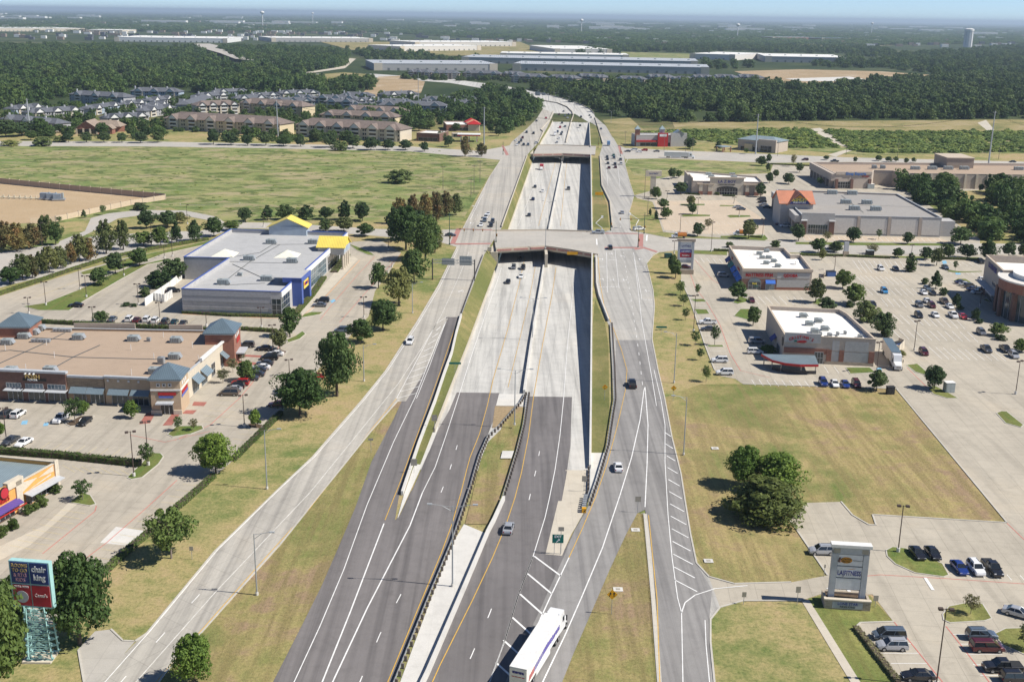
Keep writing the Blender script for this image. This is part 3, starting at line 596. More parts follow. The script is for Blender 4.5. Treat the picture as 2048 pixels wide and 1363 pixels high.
# left frontage road
mark([(200, 1375), (300, 1262), (434, 1101), (560, 977), (629, 914), (729, 799), (775, 742), (836, 648), (879, 575), (915, 500)], PW, .15)
mark([(232, 1375), (350, 1242), (470, 1112), (620, 955), (700, 860), (776, 765), (826, 695), (870, 625), (905, 560), (930, 510)], PW, .15, dash=D)
mark([(262, 1375), (430, 1185), (620, 985), (712, 872), (796, 768), (846, 692), (882, 632), (915, 560), (938, 505)], 'paint_white_worn', .18)
mark([(304, 1375), (330, 1343), (516, 1132), (620, 1016), (745, 856), (793, 797)], PY, .14)
mark([(793, 797), (833, 722), (872, 648), (893, 634)], PW, .13); mark([(833, 797), (858, 735), (893, 640)], PW, .13)
for k in range(11):
    t = k / 11; a = (793 + (880 - 793) * t, 797 + (648 - 797) * t); c = (834 + (886 - 834) * t, 786 + (640 - 786) * t); mark([a, c], PW, .2)
# entry ramp and left lanes
mark([(583, 1375), (640, 1252), (688, 1138), (734, 1010), (788, 882), (830, 795), (875, 680), (893, 640)], PW, .15)
mark([(640, 1375), (700, 1225), (768, 1047)], PW, .22); mark([(660, 1375), (735, 1215), (820, 1051), (845, 985)], PW, .22); mark([(770, 1040), (800, 965), (831, 880), (880, 745), (915, 640)], PY, .14)
mark([(715, 1375), (760, 1268), (801, 1190), (830, 1120), (858, 1055), (882, 985)], PW, .15, dash=D)
mark([(771, 1375), (834, 1222), (883, 1105), (905, 1045), (922, 985)], PY, .15)
mark([(845, 985), (870, 935), (893, 868), (915, 800), (940, 720), (975, 617), (1003, 535)], PW, .15, sunk=True)
mark([(882, 985), (898, 945), (913, 896), (930, 835), (947, 785), (968, 715), (1000, 622), (1022, 545)], PW, .15, dash=D, sunk=True)
mark([(922, 985), (940, 915), (959, 868), (975, 810), (986, 760), (1015, 660), (1038, 570), (1050, 515)], PY, .15, sunk=True)
mark([(1016, 775), (1041, 672), (1060, 590), (1071, 530)], PY, .12, sunk=True)
# right lanes
mark([(843, 1412), (880, 1330), (945, 1200), (985, 1115), (1010, 1055), (1030, 995)], PY, .15)
mark([(905, 1412), (937, 1325), (978, 1230), (1013, 1140), (1035, 1070), (1058, 1000)], PW, .15, dash=D)
mark([(975, 1375), (1010, 1280), (1035, 1195), (1066, 1113), (1090, 1035), (1098, 1000)], PW, .15)
mark([(1030, 995), (1043, 945), (1057, 872), (1067, 795), (1085, 690), (1104, 590), (1112, 535)], PY, .15, sunk=True)
mark([(1058, 1000), (1073, 936), (1085, 870), (1094, 800), (1105, 700), (1118, 600), (1126, 535)], PW, .15, dash=D, sunk=True)
mark([(1098, 1000), (1110, 940), (1120, 870), (1127, 800), (1134, 700), (1144, 600), (1150, 540)], PW, .15, sunk=True)
# between bridges
mark([(1036, 452), (1090, 315)], PW, .15, sunk=True); mark([(1060, 452), (1103, 315)], PW, .15, dash=D, sunk=True); mark([(1077, 452), (1113, 315)], PY, .15, sunk=True)
mark([(1121, 452), (1134, 316)], PY, .15, sunk=True); mark([(1138, 452), (1146, 316)], PW, .15, dash=D, sunk=True); mark([(1157, 452), (1160, 316)], PW, .15, sunk=True)
# exit gore and right frontage road
mark([(1066, 1113), (1035, 1195), (1010, 1280), (975, 1375)], PW, .2); mark([(1138, 1115), (1100, 1195), (1075, 1250), (1020, 1375)], PW, .2)
for a, c in (((1068, 1112), (1122, 1152)), ((1055, 1147), (1103, 1187)), ((1040, 1188), (1085, 1228)), ((1024, 1234), (1062, 1268)), ((1007, 1280), (1040, 1310)), ((992, 1325), (1022, 1352))): mark([a, c], PW, .35)
mark([(1138, 1115), (1165, 1056), (1192, 992), (1215, 925), (1235, 850), (1251, 780), (1254, 740), (1243, 700), (1228, 660), (1208, 610), (1200, 565), (1196, 514)], PY, .14)
mark([(1080, 1375), (1130, 1270), (1165, 1190), (1205, 1095), (1240, 990), (1263, 915), (1280, 840), (1288, 780), (1290, 773)], PW, .2)
mark([(1290, 773), (1296, 850), (1294, 930), (1290, 1014)], PW, .2); mark([(1297, 1030), (1305, 1110), (1314, 1197), (1320, 1375)], PY, .14)
mark([(1308, 740), (1322, 800), (1330, 850), (1330, 925), (1336, 1030), (1344, 1115), (1355, 1195), (1363, 1225), (1366, 1375)], PW, .15)
for k in range(13):
    t = k / 12.0; a = (1330 + 20 * t, 865 + 275 * t + 20 * t * t); c = (a[0] + 12 + 32 * t, a[1] + 8 + 15 * t); mark([a, c], PW, .25)
mark([(1363, 1225), (1370, 1205), (1390, 1190), (1430, 1177), (1495, 1171)], PW, .2)
mark([(1420, 1375), (1412, 1290), (1410, 1240)], PW, .15)
mark([(1313, 812), (1304, 757), (1292, 690), (1283, 640), (1275, 570), (1268, 512)], PW, .15)
mark([(1285, 770), (1277, 700), (1262, 600), (1253, 545), (1247, 505)], PW, .15, dash=(3, 6))
mark([(1215, 585), (1213, 505)], PW, .15); mark([(1238, 577), (1230, 500)], PW, .15); mark([(1284, 600), (1267, 505)], PW, .15)
mark([(1216, 372), (1212, 330)], PW, .15); mark([(1240, 372), (1235, 330)], PW, .15); mark([(1241, 455), (1234, 400), (1226, 330)], PW, .15, dash=D)
mark([(945, 450), (1012, 320)], PW, .14, dash=D); mark([(962, 450), (1022, 320)], PW, .14, dash=D); mark([(940, 440), (965, 390)], PW, .15)
# crossings and stop bars at the near junction
for q in ([(913, 457), (923, 457), (910, 488), (900, 488)], [(918, 457.5), (985, 459.5), (985, 461), (918, 459)], [(910, 487), (982, 486), (982, 488.5), (909, 489.5)], [(1277, 468), (1287, 468), (1286, 494), (1275, 494)], [(1210, 466), (1276, 466.5), (1276, 468), (1210, 467.5)], [(1209, 494), (1275, 494.5), (1275, 496.5), (1209, 496)], [(1268, 497), (1288, 494), (1316, 503), (1312, 505), (1288, 497), (1270, 500)],
          [(1003, 291), (1007, 291), (1018, 310), (1012, 311)], [(1236, 292), (1240, 292), (1246, 308), (1240, 308)]):
    b = marks.setdefault(('paint_redcross', False), MB()); b.sheet([(p.x, p.y, .092) for p in W(q)])
mark([(1214, 500), (1264, 499)], PW, .6); mark([(1294, 470), (1293, 482)], PW, .7); mark([(1193, 478), (1194, 490)], PW, .6)
def arrow(px, py, s=1.0, ang=0.0, turn=0, mat=PW):
    b = marks.setdefault((mat, False), MB()); c = G(px, py); z = .1
    def T(x, y): x, y = x * s, y * s; return (c.x + x * math.cos(ang) - y * math.sin(ang), c.y + x * math.sin(ang) + y * math.cos(ang), z)
    b.quad(T(-.12, -1.6), T(.12, -1.6), T(.12, .6), T(-.12, .6)); b.add([T(-.45, .6), T(.45, .6), T(0, 1.7)], [(0, 1, 2)])
    if turn: b.quad(T(0, -.4), T(turn * .9, .1), T(turn * .9, .4), T(0, -.05)); b.add([T(turn * .8, -.3), T(turn * 1.5, .3), T(turn * .8, .8)], [(0, 1, 2)] if turn > 0 else [(0, 2, 1)])
for x, y, t_ in ((1205, 519, -1), (1206, 559, -1), (1242, 512, 1), (1247, 560, 1), (1279, 519, 1), (1292, 582, 1), (1224, 508, -1), (1227, 560, -1)): arrow(x, y, 1.0, 0, t_)
arrow(1672, 1177, 1.0, -math.pi / 2); arrow(946, 412, 1.2, math.pi, -1); arrow(941, 446, 1.2, math.pi, -1); arrow(921, 582, 1.1, math.pi - .4, -1)
MARKROOT = empty('road_markings', (0, 0, 0)); MARKROOT['kind'] = 'structure'
for x, y in ((1205, 533), (1206, 574), (1226, 519), (1226, 573), (1282, 533), (1296, 599)):
    text_obj('ONLY', 'lettering', 2.2, M_[PW], MARKROOT, G(x, y, .09), (1, 0, 0), (0, 1, 0), .002, squeeze=.55)
mark([(1686, 1162), (1703, 1190)], PW, .55); mark([(1850, 1155), (1866, 1180)], PW, .55)
# fire lanes
for L_ in ([(750, 513), (715, 550), (660, 614), (640, 640)], [(802, 508), (760, 552), (679, 645)], [(354, 960), (290, 1018), (213, 1085), (156, 1128), (80, 1190)], [(193, 1011), (190, 1022), (142, 1061), (85, 1107)], [(1738, 1151), (1760, 1149), (1900, 1157), (2060, 1168)],
           [(1788, 1243), (1820, 1283), (1892, 1372)], [(1892, 1252), (1930, 1300), (1985, 1372)], [(1380, 545), (1390, 575), (1413, 604), (1440, 650), (1461, 708), (1481, 741), (1540, 755)], [(1814, 735), (1860, 780)], [(2014, 1046), (2060, 1090)], [(1683, 1164), (1694, 1158), (1738, 1151)], [(560, 690), (530, 735), (480, 795), (420, 850), (350, 880)], [(262, 870), (330, 884), (420, 862)], [(1480, 590), (1425, 560), (1390, 520)]): mark(L_, PR, .16, .06)
mark([(365, 628), (560, 637), (600, 634), (612, 626)], 'paint_orange', .5, .06); mark([(720, 520), (640, 605), (612, 626)], 'paint_orange', .35, .06)
def stalls(a, b_, c, d, n, mat='paint_white', wd=.12):
    A, B, C_, D_ = G(*a), G(*b_), G(*c), G(*d); bb = marks.setdefault((mat, False), MB())
    for k in range(n):
        t = k / max(1, n - 1); line_strip(bb, [A.lerp(C_, t), B.lerp(D_, t)], wd, .058)
YW = 'paint_yellow_worn'; WW = 'paint_white_worn'
stalls((1705, 520), (1723, 545), (1800, 523), (1817, 547), 10); stalls((1710, 550), (1726, 565), (1800, 555), (1818, 570), 10); stalls((1732, 576), (1746, 590), (1835, 577), (1850, 591), 10)
stalls((1762, 596), (1776, 613), (1885, 604), (1900, 620), 11); stalls((1786, 628), (1806, 647), (1913, 640), (1930, 658), 10); stalls((1783, 658), (1803, 678), (1935, 664), (1956, 684), 11); stalls((1857, 693), (1884, 718), (1990, 704), (2012, 722), 10)
stalls((1503, 759), (1511, 771), (1700, 763), (1712, 776), 14); stalls((1648, 732), (1657, 746), (1668, 733), (1678, 746), 2); stalls((1488, 592), (1504, 608), (1601, 594), (1616, 610), 9)
stalls((1384, 596), (1416, 597), (1430, 734), (1462, 735), 16); stalls((1365, 515), (1372, 524), (1450, 518), (1458, 527), 8); stalls((1385, 402), (1391, 408), (1478, 403), (1486, 409), 15, WW)
stalls((1335, 440), (1342, 447), (1520, 446), (1530, 453), 18, WW); stalls((1345, 460), (1350, 467), (1460, 463), (1467, 470), 13, WW); stalls((1604, 473), (1611, 481), (1878, 477), (1886, 484), 24); stalls((1530, 400), (1556, 401), (1575, 452), (1606, 454), 10, WW)
stalls((1752, 1286), (1822, 1286), (1797, 1347), (1870, 1347), 4); stalls((1905, 1268), (1975, 1268), (1960, 1350), (2035, 1350), 5); stalls((1935, 1145), (1944, 1156), (2040, 1150), (2050, 1161), 5)
stalls((1840, 520), (1850, 527), (1960, 526), (1972, 534), 11); stalls((1895, 541), (1903, 548), (1965, 546), (1973, 552), 7)
stalls((405, 972), (366, 968), (212, 1136), (166, 1128), 13, YW); stalls((121, 1019), (171, 1027), (20, 1090), (85, 1102), 8, YW); stalls((150, 944), (125, 930), (263, 952), (240, 938), 7, YW); stalls((70, 905), (100, 884), (262, 925), (288, 904), 9, YW)
stalls((440, 800), (490, 803), (395, 842), (450, 846), 5, YW); stalls((498, 735), (545, 737), (535, 695), (575, 697), 5, YW); stalls((540, 852), (500, 848), (466, 915), (425, 908), 7, YW); stalls((215, 636), (235, 624), (372, 648), (390, 636), 10, YW)
stalls((628, 602), (672, 603), (700, 540), (735, 541), 12, YW); stalls((676, 650), (640, 648), (752, 562), (716, 560), 13, YW); stalls((60, 598), (95, 586), (250, 522), (285, 517), 18, YW); stalls((180, 600), (210, 590), (290, 530), (318, 527), 10, YW); stalls((455, 655), (490, 657), (520, 620), (552, 621), 5, YW)
stalls((520, 690), (535, 668), (575, 688), (590, 668), 5, YW)
for q in ([(44, 842), (56, 840), (54, 848), (42, 849)], [(88, 846), (98, 844), (96, 851), (86, 852)], [(1884, 522), (1892, 521), (1894, 527), (1886, 528)], [(1910, 545), (1920, 545), (1922, 549), (1912, 549)], [(660, 602), (668, 598), (672, 602), (664, 606)], [(1752, 736), (1762, 735), (1764, 741), (1754, 742)]):
    b = marks.setdefault(('paint_blue', False), MB()); b.sheet([(p.x, p.y, .06) for p in W(q)])
for (mat, sunk), b in marks.items():
    b.build({'paint_white': 'white_marking', 'paint_white_worn': 'worn_marking', 'paint_yellow': 'yellow_marking', 'paint_yellow_worn': 'stall_marking', 'paint_red': 'fire_lane_marking', 'paint_redcross': 'crossing_marking', 'paint_blue': 'blue_marking', 'paint_orange': 'kerb_marking'}[mat], M_[mat], MARKROOT)
for q in ([(293, 826), (312, 824), (300, 846), (278, 848)], [(345, 826), (362, 825), (344, 850), (325, 851)], [(388, 803), (414, 804), (408, 812), (384, 811)], [(372, 820), (394, 820), (386, 828), (364, 827)], [(490, 709), (528, 711), (526, 715), (488, 713)], [(477, 722), (515, 725), (513, 730), (475, 727)]):
    sheet('brick_crossing', q, .06, 'paver_red')
sheet('concrete_patch', [(232, 1053), (290, 1061), (270, 1092), (200, 1085)], .052, 'concrete_white')
sheet('sidewalk', [(1603, 1201), (1618, 1199), (1728, 1375), (1708, 1375)], .06, 'concrete_tan')
sheet('sidewalk', [(612, 636), (600, 626), (690, 520), (706, 512), (716, 518), (640, 602)], .055, 'concrete_tan')
sheet('sidewalk', [(90, 1050), (148, 995), (160, 1003), (60, 1090), (-40, 1140), (-40, 1110)], .055, 'concrete_tan')
# planted islands, each with its kerb ring
def island(px, grass_mat='lawn', h=.14, kmat='kerb'):
    poly = ccw([(p.x, p.y) for p in W(px)])
    b = MB(); b.prism(inset(poly, .18), .03, h - .01); o = b.build('planted_island', M_[grass_mat]); o['kind'] = 'structure'
    k = MB(); ins = inset(poly, .2); n = len(poly)
    for i in range(n):
        j = (i + 1) % n; a, c, d, e = poly[i], poly[j], ins[j], ins[i]
        k.add([(a[0], a[1], .03), (c[0], c[1], .03), (c[0], c[1], h), (a[0], a[1], h), (d[0], d[1], h), (e[0], e[1], h)], [(0, 1, 2, 3), (3, 2, 4, 5)])
    k.build('kerb_ring', M_[kmat], o, False); return o
for q in ([(46, 613), (91, 606), (159, 579), (213, 553), (262, 534), (327, 519), (329, 523), (296, 529), (247, 556), (173, 599), (139, 621), (77, 621)],
          [(160, 545), (250, 518), (416, 482), (440, 478), (436, 484), (330, 507), (240, 540), (165, 550)], [(600, 636), (624, 632), (640, 629), (648, 624), (622, 624), (608, 628)], [(572, 680), (590, 672), (605, 662), (612, 668), (600, 678), (576, 686)],
          [(253, 955), (283, 926), (300, 905), (322, 906), (328, 913), (318, 928), (285, 955), (262, 959)], [(137, 1005), (165, 984), (182, 990), (193, 1008), (180, 1012)], [(334, 869), (352, 852), (405, 851), (408, 858), (382, 868), (345, 874)],
          [(698, 488), (712, 500), (736, 510), (750, 511), (744, 506), (722, 496)],
          [(1465, 605), (1478, 592), (1497, 598), (1494, 604), (1476, 608)], [(1467, 632), (1480, 618), (1500, 618), (1514, 640), (1496, 640)], [(1622, 606), (1637, 596), (1650, 602), (1636, 610)], [(1690, 735), (1740, 735), (1752, 745), (1700, 748)],
          [(1812, 730), (1835, 727), (1852, 742), (1868, 752), (1858, 752), (1830, 744)], [(1855, 778), (1868, 770), (1895, 784), (1918, 797), (1895, 797), (1866, 788)], [(1992, 826), (2002, 822), (2014, 823), (2048, 850), (2042, 855), (2010, 846)],
          [(1771, 1100), (1784, 1093), (1812, 1096), (1886, 1127), (1899, 1150), (1888, 1154), (1830, 1146), (1790, 1128), (1773, 1112)], [(1884, 1228), (1896, 1212), (1925, 1206), (1966, 1207), (1985, 1237), (1970, 1242), (1900, 1246), (1886, 1240)], [(1985, 1268), (2010, 1256), (2080, 1254), (2120, 1320), (2050, 1310), (2005, 1290)],
          [(1500, 471), (1530, 470), (1537, 478), (1530, 482), (1440, 476), (1440, 472)], [(1362, 430), (1370, 428), (1422, 430), (1420, 433), (1365, 434)], [(1453, 432), (1460, 430), (1500, 431), (1503, 434), (1460, 436)], [(1360, 408), (1410, 408), (1410, 411), (1362, 411)], [(1440, 410), (1470, 411), (1470, 413), (1438, 413)],
          [(1590, 484), (1900, 487), (1920, 492), (1700, 491), (1590, 489)], [(1366, 500), (1455, 503), (1455, 511), (1366, 507)], [(1600, 505), (1780, 512), (1960, 515), (1960, 519), (1780, 516), (1600, 511)], [(1887, 534), (1900, 541), (1925, 543), (1965, 542), (1965, 544), (1918, 546), (1896, 544)], [(1905, 562), (1915, 557), (1932, 558), (1945, 566), (1925, 568)],
          [(1380, 598), (1408, 598), (1414, 604), (1390, 604)], [(1388, 618), (1414, 619), (1420, 628), (1394, 629)], [(1413, 690), (1446, 690), (1448, 694), (1416, 694)], [(545, 705), (560, 698), (575, 703), (570, 708), (550, 709)], [(130, 848), (160, 832), (190, 831), (160, 850), (140, 853)], [(494, 848), (505, 845), (528, 850), (520, 858), (498, 856)], [(360, 407), (480, 405), (480, 408), (360, 410)], [(1965, 600), (1980, 594), (2000, 600), (1985, 608)], [(1985, 628), (2010, 622), (2030, 630), (2005, 634)]): island(q, 'mulch' if q[0] in ((130, 848), (494, 848), (545, 705)) else 'lawn')
# ------------------------------------------------------------------ buildings
Z3 = lambda p, z: Vector((p[0], p[1], z))
class Bld:
    """flat-roofed building: foot is a counterclockwise outline, h the top of the parapet, par its height above the roof"""
    def __init__(s, name, label, cat, foot, h, wall, roof, par=1.0, coping='trim_tan', th=.35, group=None):
        s.foot = [Vector((p[0], p[1], 0)) for p in foot]; s.h = h; s.par = par
        c = sum(s.foot, Vector()) / len(s.foot); s.root = empty(name, (c.x, c.y, 0), 0, label, cat, group)
        n = len(foot); ins = inset([(p.x, p.y) for p in s.foot], th); s.ins = ins
        for i in range(n):
            a, b_ = s.foot[i], s.foot[(i + 1) % n]; c_, d_ = ins[(i + 1) % n], ins[i]
            m_ = MB(); m_.add([Z3(a, -.2), Z3(b_, -.2), Z3(b_, h - .12), Z3(a, h - .12), Z3(d_, h - .12), Z3(c_, h - .12), Z3(d_, h - par - .05), Z3(c_, h - par - .05)], [(0, 1, 2, 3), (4, 5, 7, 6)])
            m_.build('wall', M_[wall if isinstance(wall, str) else wall[i]], s.root)
        m_ = MB(); out = inset([(p.x, p.y) for p in s.foot], -.1); inn = inset([(p.x, p.y) for p in s.foot], th + .04)
        for i in range(n):
            j = (i + 1) % n; q = [Z3(out[i], h - .15), Z3(out[j], h - .15), Z3(out[j], h), Z3(out[i], h), Z3(inn[i], h), Z3(inn[j], h), Z3(inn[i], h - .15), Z3(inn[j], h - .15)]
            m_.add(q, [(0, 1, 2, 3), (3, 2, 5, 4), (4, 5, 7, 6)])
        m_.build('coping', M_[coping], s.root)
        m_ = MB(); m_.sheet([Z3(p, h - par) for p in inset([(p.x, p.y) for p in s.foot], .05)]); s.roof = m_.build('roof', M_[roof], s.root)
    def edge(s, i):
        a, b_ = s.foot[i], s.foot[(i + 1) % len(s.foot)]; d = (b_ - a).normalized(); return a, d, Vector((d.y, -d.x, 0)), (b_ - a).length
    def fb(s, i, u0, u1, z0, z1, d0, d1, mat, name, parent=None, frac=True):
        a, d, n, L = s.edge(i)
        if frac: u0, u1 = u0 * L, u1 * L
        m_ = MB(); m_.obox(a + d * u0 + n * d0 + Vector((0, 0, z0)), d * (u1 - u0), n * (d1 - d0), Vector((0, 0, z1 - z0)))
        return m_.build(name, M_[mat], parent or s.root)
    def window(s, i, u0, u1, z0, z1, nx=3, nz=2, glass='glass', frame='mullion', frac=True, name='window', d0=0.0):
        a, d, n, L = s.edge(i)
        if frac: u0, u1 = u0 * L, u1 * L
        w_ = s.fb(i, u0, u1, z0, z1, d0 - .2, d0 + .05, glass, name, None, False)
        m_ = MB()
        for k in range(nx + 1):
            u = u0 + (u1 - u0) * k / nx; m_.obox(a + d * (u - .05) + n * (d0 + .02) + Vector((0, 0, z0)), d * .1, n * .1, Vector((0, 0, z1 - z0)))
        for k in range(nz + 1):
            z = z0 + (z1 - z0) * k / nz; m_.obox(a + d * u0 + n * (d0 + .025) + Vector((0, 0, z - .05)), d * (u1 - u0), n * .09, Vector((0, 0, .1)))
        m_.build('frame', M_[frame], w_); return w_
    def awning(s, i, u0, u1, z0, z1, out, mat, frac=True, name='awning'):
        a, d, n, L = s.edge(i)
        if frac: u0, u1 = u0 * L, u1 * L
        p, q = a + d * u0, a + d * u1; k = Vector((0, 0, 1))
        m_ = MB(); m_.add([p + k * z1, q + k * z1, q + n * out + k * z0, p + n * out + k * z0, p + k * (z1 - .12), q + k * (z1 - .12), q + n * out + k * (z0 - .12), p + n * out + k * (z0 - .12)],
                          [(3, 2, 1, 0), (4, 5, 6, 7), (0, 4, 7, 3), (1, 2, 6, 5), (2, 3, 7, 6)])
        return m_.build(name, M_[mat], s.root)
    def text(s, i, u, z, t, size, mat, d=.1, squeeze=1.0, bold=0.0, frac=True, name='lettering'):
        a, dd, n, L = s.edge(i); u = u * L if frac else u
        return text_obj(t, name, size, M_[mat], s.root, a + dd * u + n * d + Vector((0, 0, z)), dd, (0, 0, 1), .06, squeeze=squeeze, bold=bold)
    def unit(s, px, py, sx=2.2, sy=1.8, sz=1.3, mat='hvac', cowl=True):
        z = s.h - s.par; p = G(px, py, z); m_ = MB(); m_.box(p.x - sx / 2, p.x + sx / 2, p.y - sy / 2, p.y + sy / 2, z + .15, z + sz)
        u = m_.build('rooftop_unit', M_[mat], s.root)
        m_ = MB(); m_.box(p.x - sx / 2 + .1, p.x + sx / 2 - .1, p.y - sy / 2 + .1, p.y + sy / 2 - .1, z, z + .15); m_.build('curb_frame', M_['hvac_dark'], u)
        m_ = MB()
        for k in range(5): m_.box(p.x - sx * .42 + k * sx * .17, p.x - sx * .34 + k * sx * .17, p.y - sy / 2 - .03, p.y - sy / 2, z + .35, z + sz - .2)
        m_.build('louver', M_['hvac_dark'], u)
        if cowl:
            m_ = MB(); x = p.x + sx / 2
            m_.add([(x, p.y - sy * .4, z + .4), (x, p.y + sy * .4, z + .4), (x, p.y + sy * .4, z + sz), (x, p.y - sy * .4, z + sz), (x + .6, p.y - sy * .4, z + .45), (x + .6, p.y + sy * .4, z + .45)], [(3, 2, 5, 4), (0, 4, 5, 1), (0, 3, 4), (1, 5, 2)])
            m_.build('cowl', M_['galv'], u)
        m_ = MB(); m_.tube((p.x - sx * .2, p.y, z + sz), (p.x - sx * .2, p.y, z + sz + .08), .4, n=12); m_.build('fan_guard', M_['hvac_dark'], u)
        return u
    def vent(s, px, py, h=1.6, r=.08, mat='trim_white'):
        z = s.h - s.par; p = G(px, py, z); m_ = MB(); m_.tube((p.x, p.y, z), (p.x, p.y, z + h), r, n=6); return m_.build('vent_pipe', M_[mat], s.root)
def hip(root, cx, cy, hx, hy, rot, z, rise, mat, over=.5, name='roof', ridge=0.0):
    c, s_ = math.cos(rot), math.sin(rot)
    T = lambda x, y, zz: (cx + x * c - y * s_, cy + x * s_ + y * c, zz)
    X, Y = hx + over, hy + over; m_ = MB(); r = ridge
    v = [T(-X, -Y, z), T(X, -Y, z), T(X, Y, z), T(-X, Y, z), T(-r, 0, z + rise), T(r, 0, z + rise), T(-X, -Y, z - .25), T(X, -Y, z - .25), T(X, Y, z - .25), T(-X, Y, z - .25)]
    m_.add(v, [(0, 1, 5, 4), (1, 2, 5), (2, 3, 4, 5), (3, 0, 4), (0, 6, 7, 1), (1, 7, 8, 2), (2, 8, 9, 3), (3, 9, 6, 0), (9, 8, 7, 6)])
    return m_.build(name, M_[mat], root)
def gable(root, cx, cy, hx, hy, rot, z, rise, mat, endmat, over=.5, name='roof', endname='gable_end', parent=None):
    """ridge runs along local y; ends face local -y and +y"""
    c, s_ = math.cos(rot), math.sin(rot); T = lambda x, y, zz: (cx + x * c - y * s_, cy + x * s_ + y * c, zz)
    X, Y = hx + over, hy + over; zz = z - over * rise / hx; t = .22; m_ = MB()
    v = [T(-X, -Y, zz), T(0, -Y, z + rise), T(X, -Y, zz), T(-X, Y, zz), T(0, Y, z + rise), T(X, Y, zz)]; v += [(a, b_, d - t) for a, b_, d in v]
    m_.add(v, [(0, 1, 4, 3), (1, 2, 5, 4), (6, 9, 10, 7), (7, 10, 11, 8), (0, 6, 7, 1), (1, 7, 8, 2), (4, 10, 9, 3), (5, 11, 10, 4), (0, 3, 9, 6), (2, 8, 11, 5)])
    r = m_.build(name, M_[mat], root)
    for sg in (-1, 1): m_ = MB(); m_.add([T(-hx, sg * hy, z - .05), T(hx, sg * hy, z - .05), T(0, sg * hy, z + rise - .1)], [(0, 1, 2)] if sg < 0 else [(1, 0, 2)]); m_.build(endname, M_[endmat], r)
    return r
def F_(px, h): return [(p.x, p.y) for p in (G(x, y, h) for x, y in px)]

# --- toy and furniture store with blue trim
tf = F_([(362.6, 576.4), (561.4, 582.7), (694.2, 464.4), (462, 457), (367, 513), (456.6, 515)], 8.2)
T = Bld('furniture_store', 'grey block store with blue roof rim and yellow gables', 'store', tf, 8.2, ['splitface', 'stucco_pale', 'stucco_grey', 'splitface', 'stucco_grey', 'splitface'], 'roof_grey', 1.5, 'trim_blue', .4)
T.fb(0, 0, .9, 6.0, 8.0, 0, .06, 'stucco_grey', 'wall_band'); T.fb(0, 0, .9, 4.2, 5.95, 0, .05, 'stucco_grey', 'wall_band')
for z in (2.1, 4.1, 5.95): T.fb(0, 0, .9, z, z + .09, .05, .12, 'hvac_dark', 'stripe')
T.window(0, .905, 1.0, .3, 5.8, 2, 3, 'glass'); T.fb(1, 0, .12, 6.3, 8.05, 0, .3, 'trim_white', 'fascia'); T.window(1, .0, .10, .3, 6.2, 4, 3)
T.fb(1, .27, .62, 6.3, 8.05, 0, .3, 'trim_white', 'fascia'); T.window(1, .27, .62, .4, 6.2, 12, 3, 'glass_blue'); T.fb(1, .86, 1, 6.3, 8.05, 0, .3, 'trim_white', 'fascia'); T.window(1, .86, 1, .4, 6.2, 5, 3)
# portal
for u0, u1 in ((.135, .155), (.24, .26)): T.fb(1, u0, u1, 0, 9.2, 0, 3.2, 'trim_blue', 'portal_leg')
T.fb(1, .135, .26, 7.9, 9.4, -3.0, 3.3, 'trim_blue', 'portal_beam'); T.fb(1, .137, .258, 9.2, 9.45, -6.0, 3.0, 'roof_grey', 'portal_roof'); sg = T.fb(1, .17, .23, 5.0, 7.6, 2.9, 3.1, 'trim_yellow', 'sign_panel'); T.fb(1, .175, .225, 5.9, 7.0, 3.1, 3.14, 'sign_red', 'sign_face', sg)
T.text(1, .2, 6.45, 'KIDS', 1.2, 'letter_navy', 3.2, .9, .03); T.window(1, .16, .236, .3, 4.8, 3, 2, 'glass_dark')
# yellow entrance gable
a, d, n, L = T.edge(1); ang = math.atan2(n.x, -n.y)
pc = a + d * (L * .745) + n * 1.6
T.fb(1, .69, .80, 5.6, 8.6, -4.5, 5.2, 'stucco_pale', 'entrance_block')
g = gable(T.root, pc.x - n.x * 1.2, pc.y - n.y * 1.2, L * .055, 5.0, math.atan2(d.y, d.x), 8.6, 3.0, 'roof_yellow', 'trim_yellow', .5, 'entrance_roof')
T.fb(1, .69, .80, 6.4, 8.0, 5.2, 5.35, 'siding_blue', 'sign_band')
for k in range(4): p = a + d * (L * (.695 + .033 * k)) + n * 4.7; m_ = MB(); m_.tube((p.x, p.y, 0), (p.x, p.y, 5.6), .45, n=10); m_.tube((p.x, p.y, 0), (p.x, p.y, .5), .65, n=10); m_.build('column', M_['stucco_cream'], T.root)
T.window(1, .65, .84, .2, 5.4, 7, 2, 'glass_dark'); T.fb(1, .62, .69, 6.3, 8.05, 0, .3, 'trim_white', 'fascia'); T.fb(1, .80, .86, 6.3, 8.05, 0, .3, 'trim_white', 'fascia')
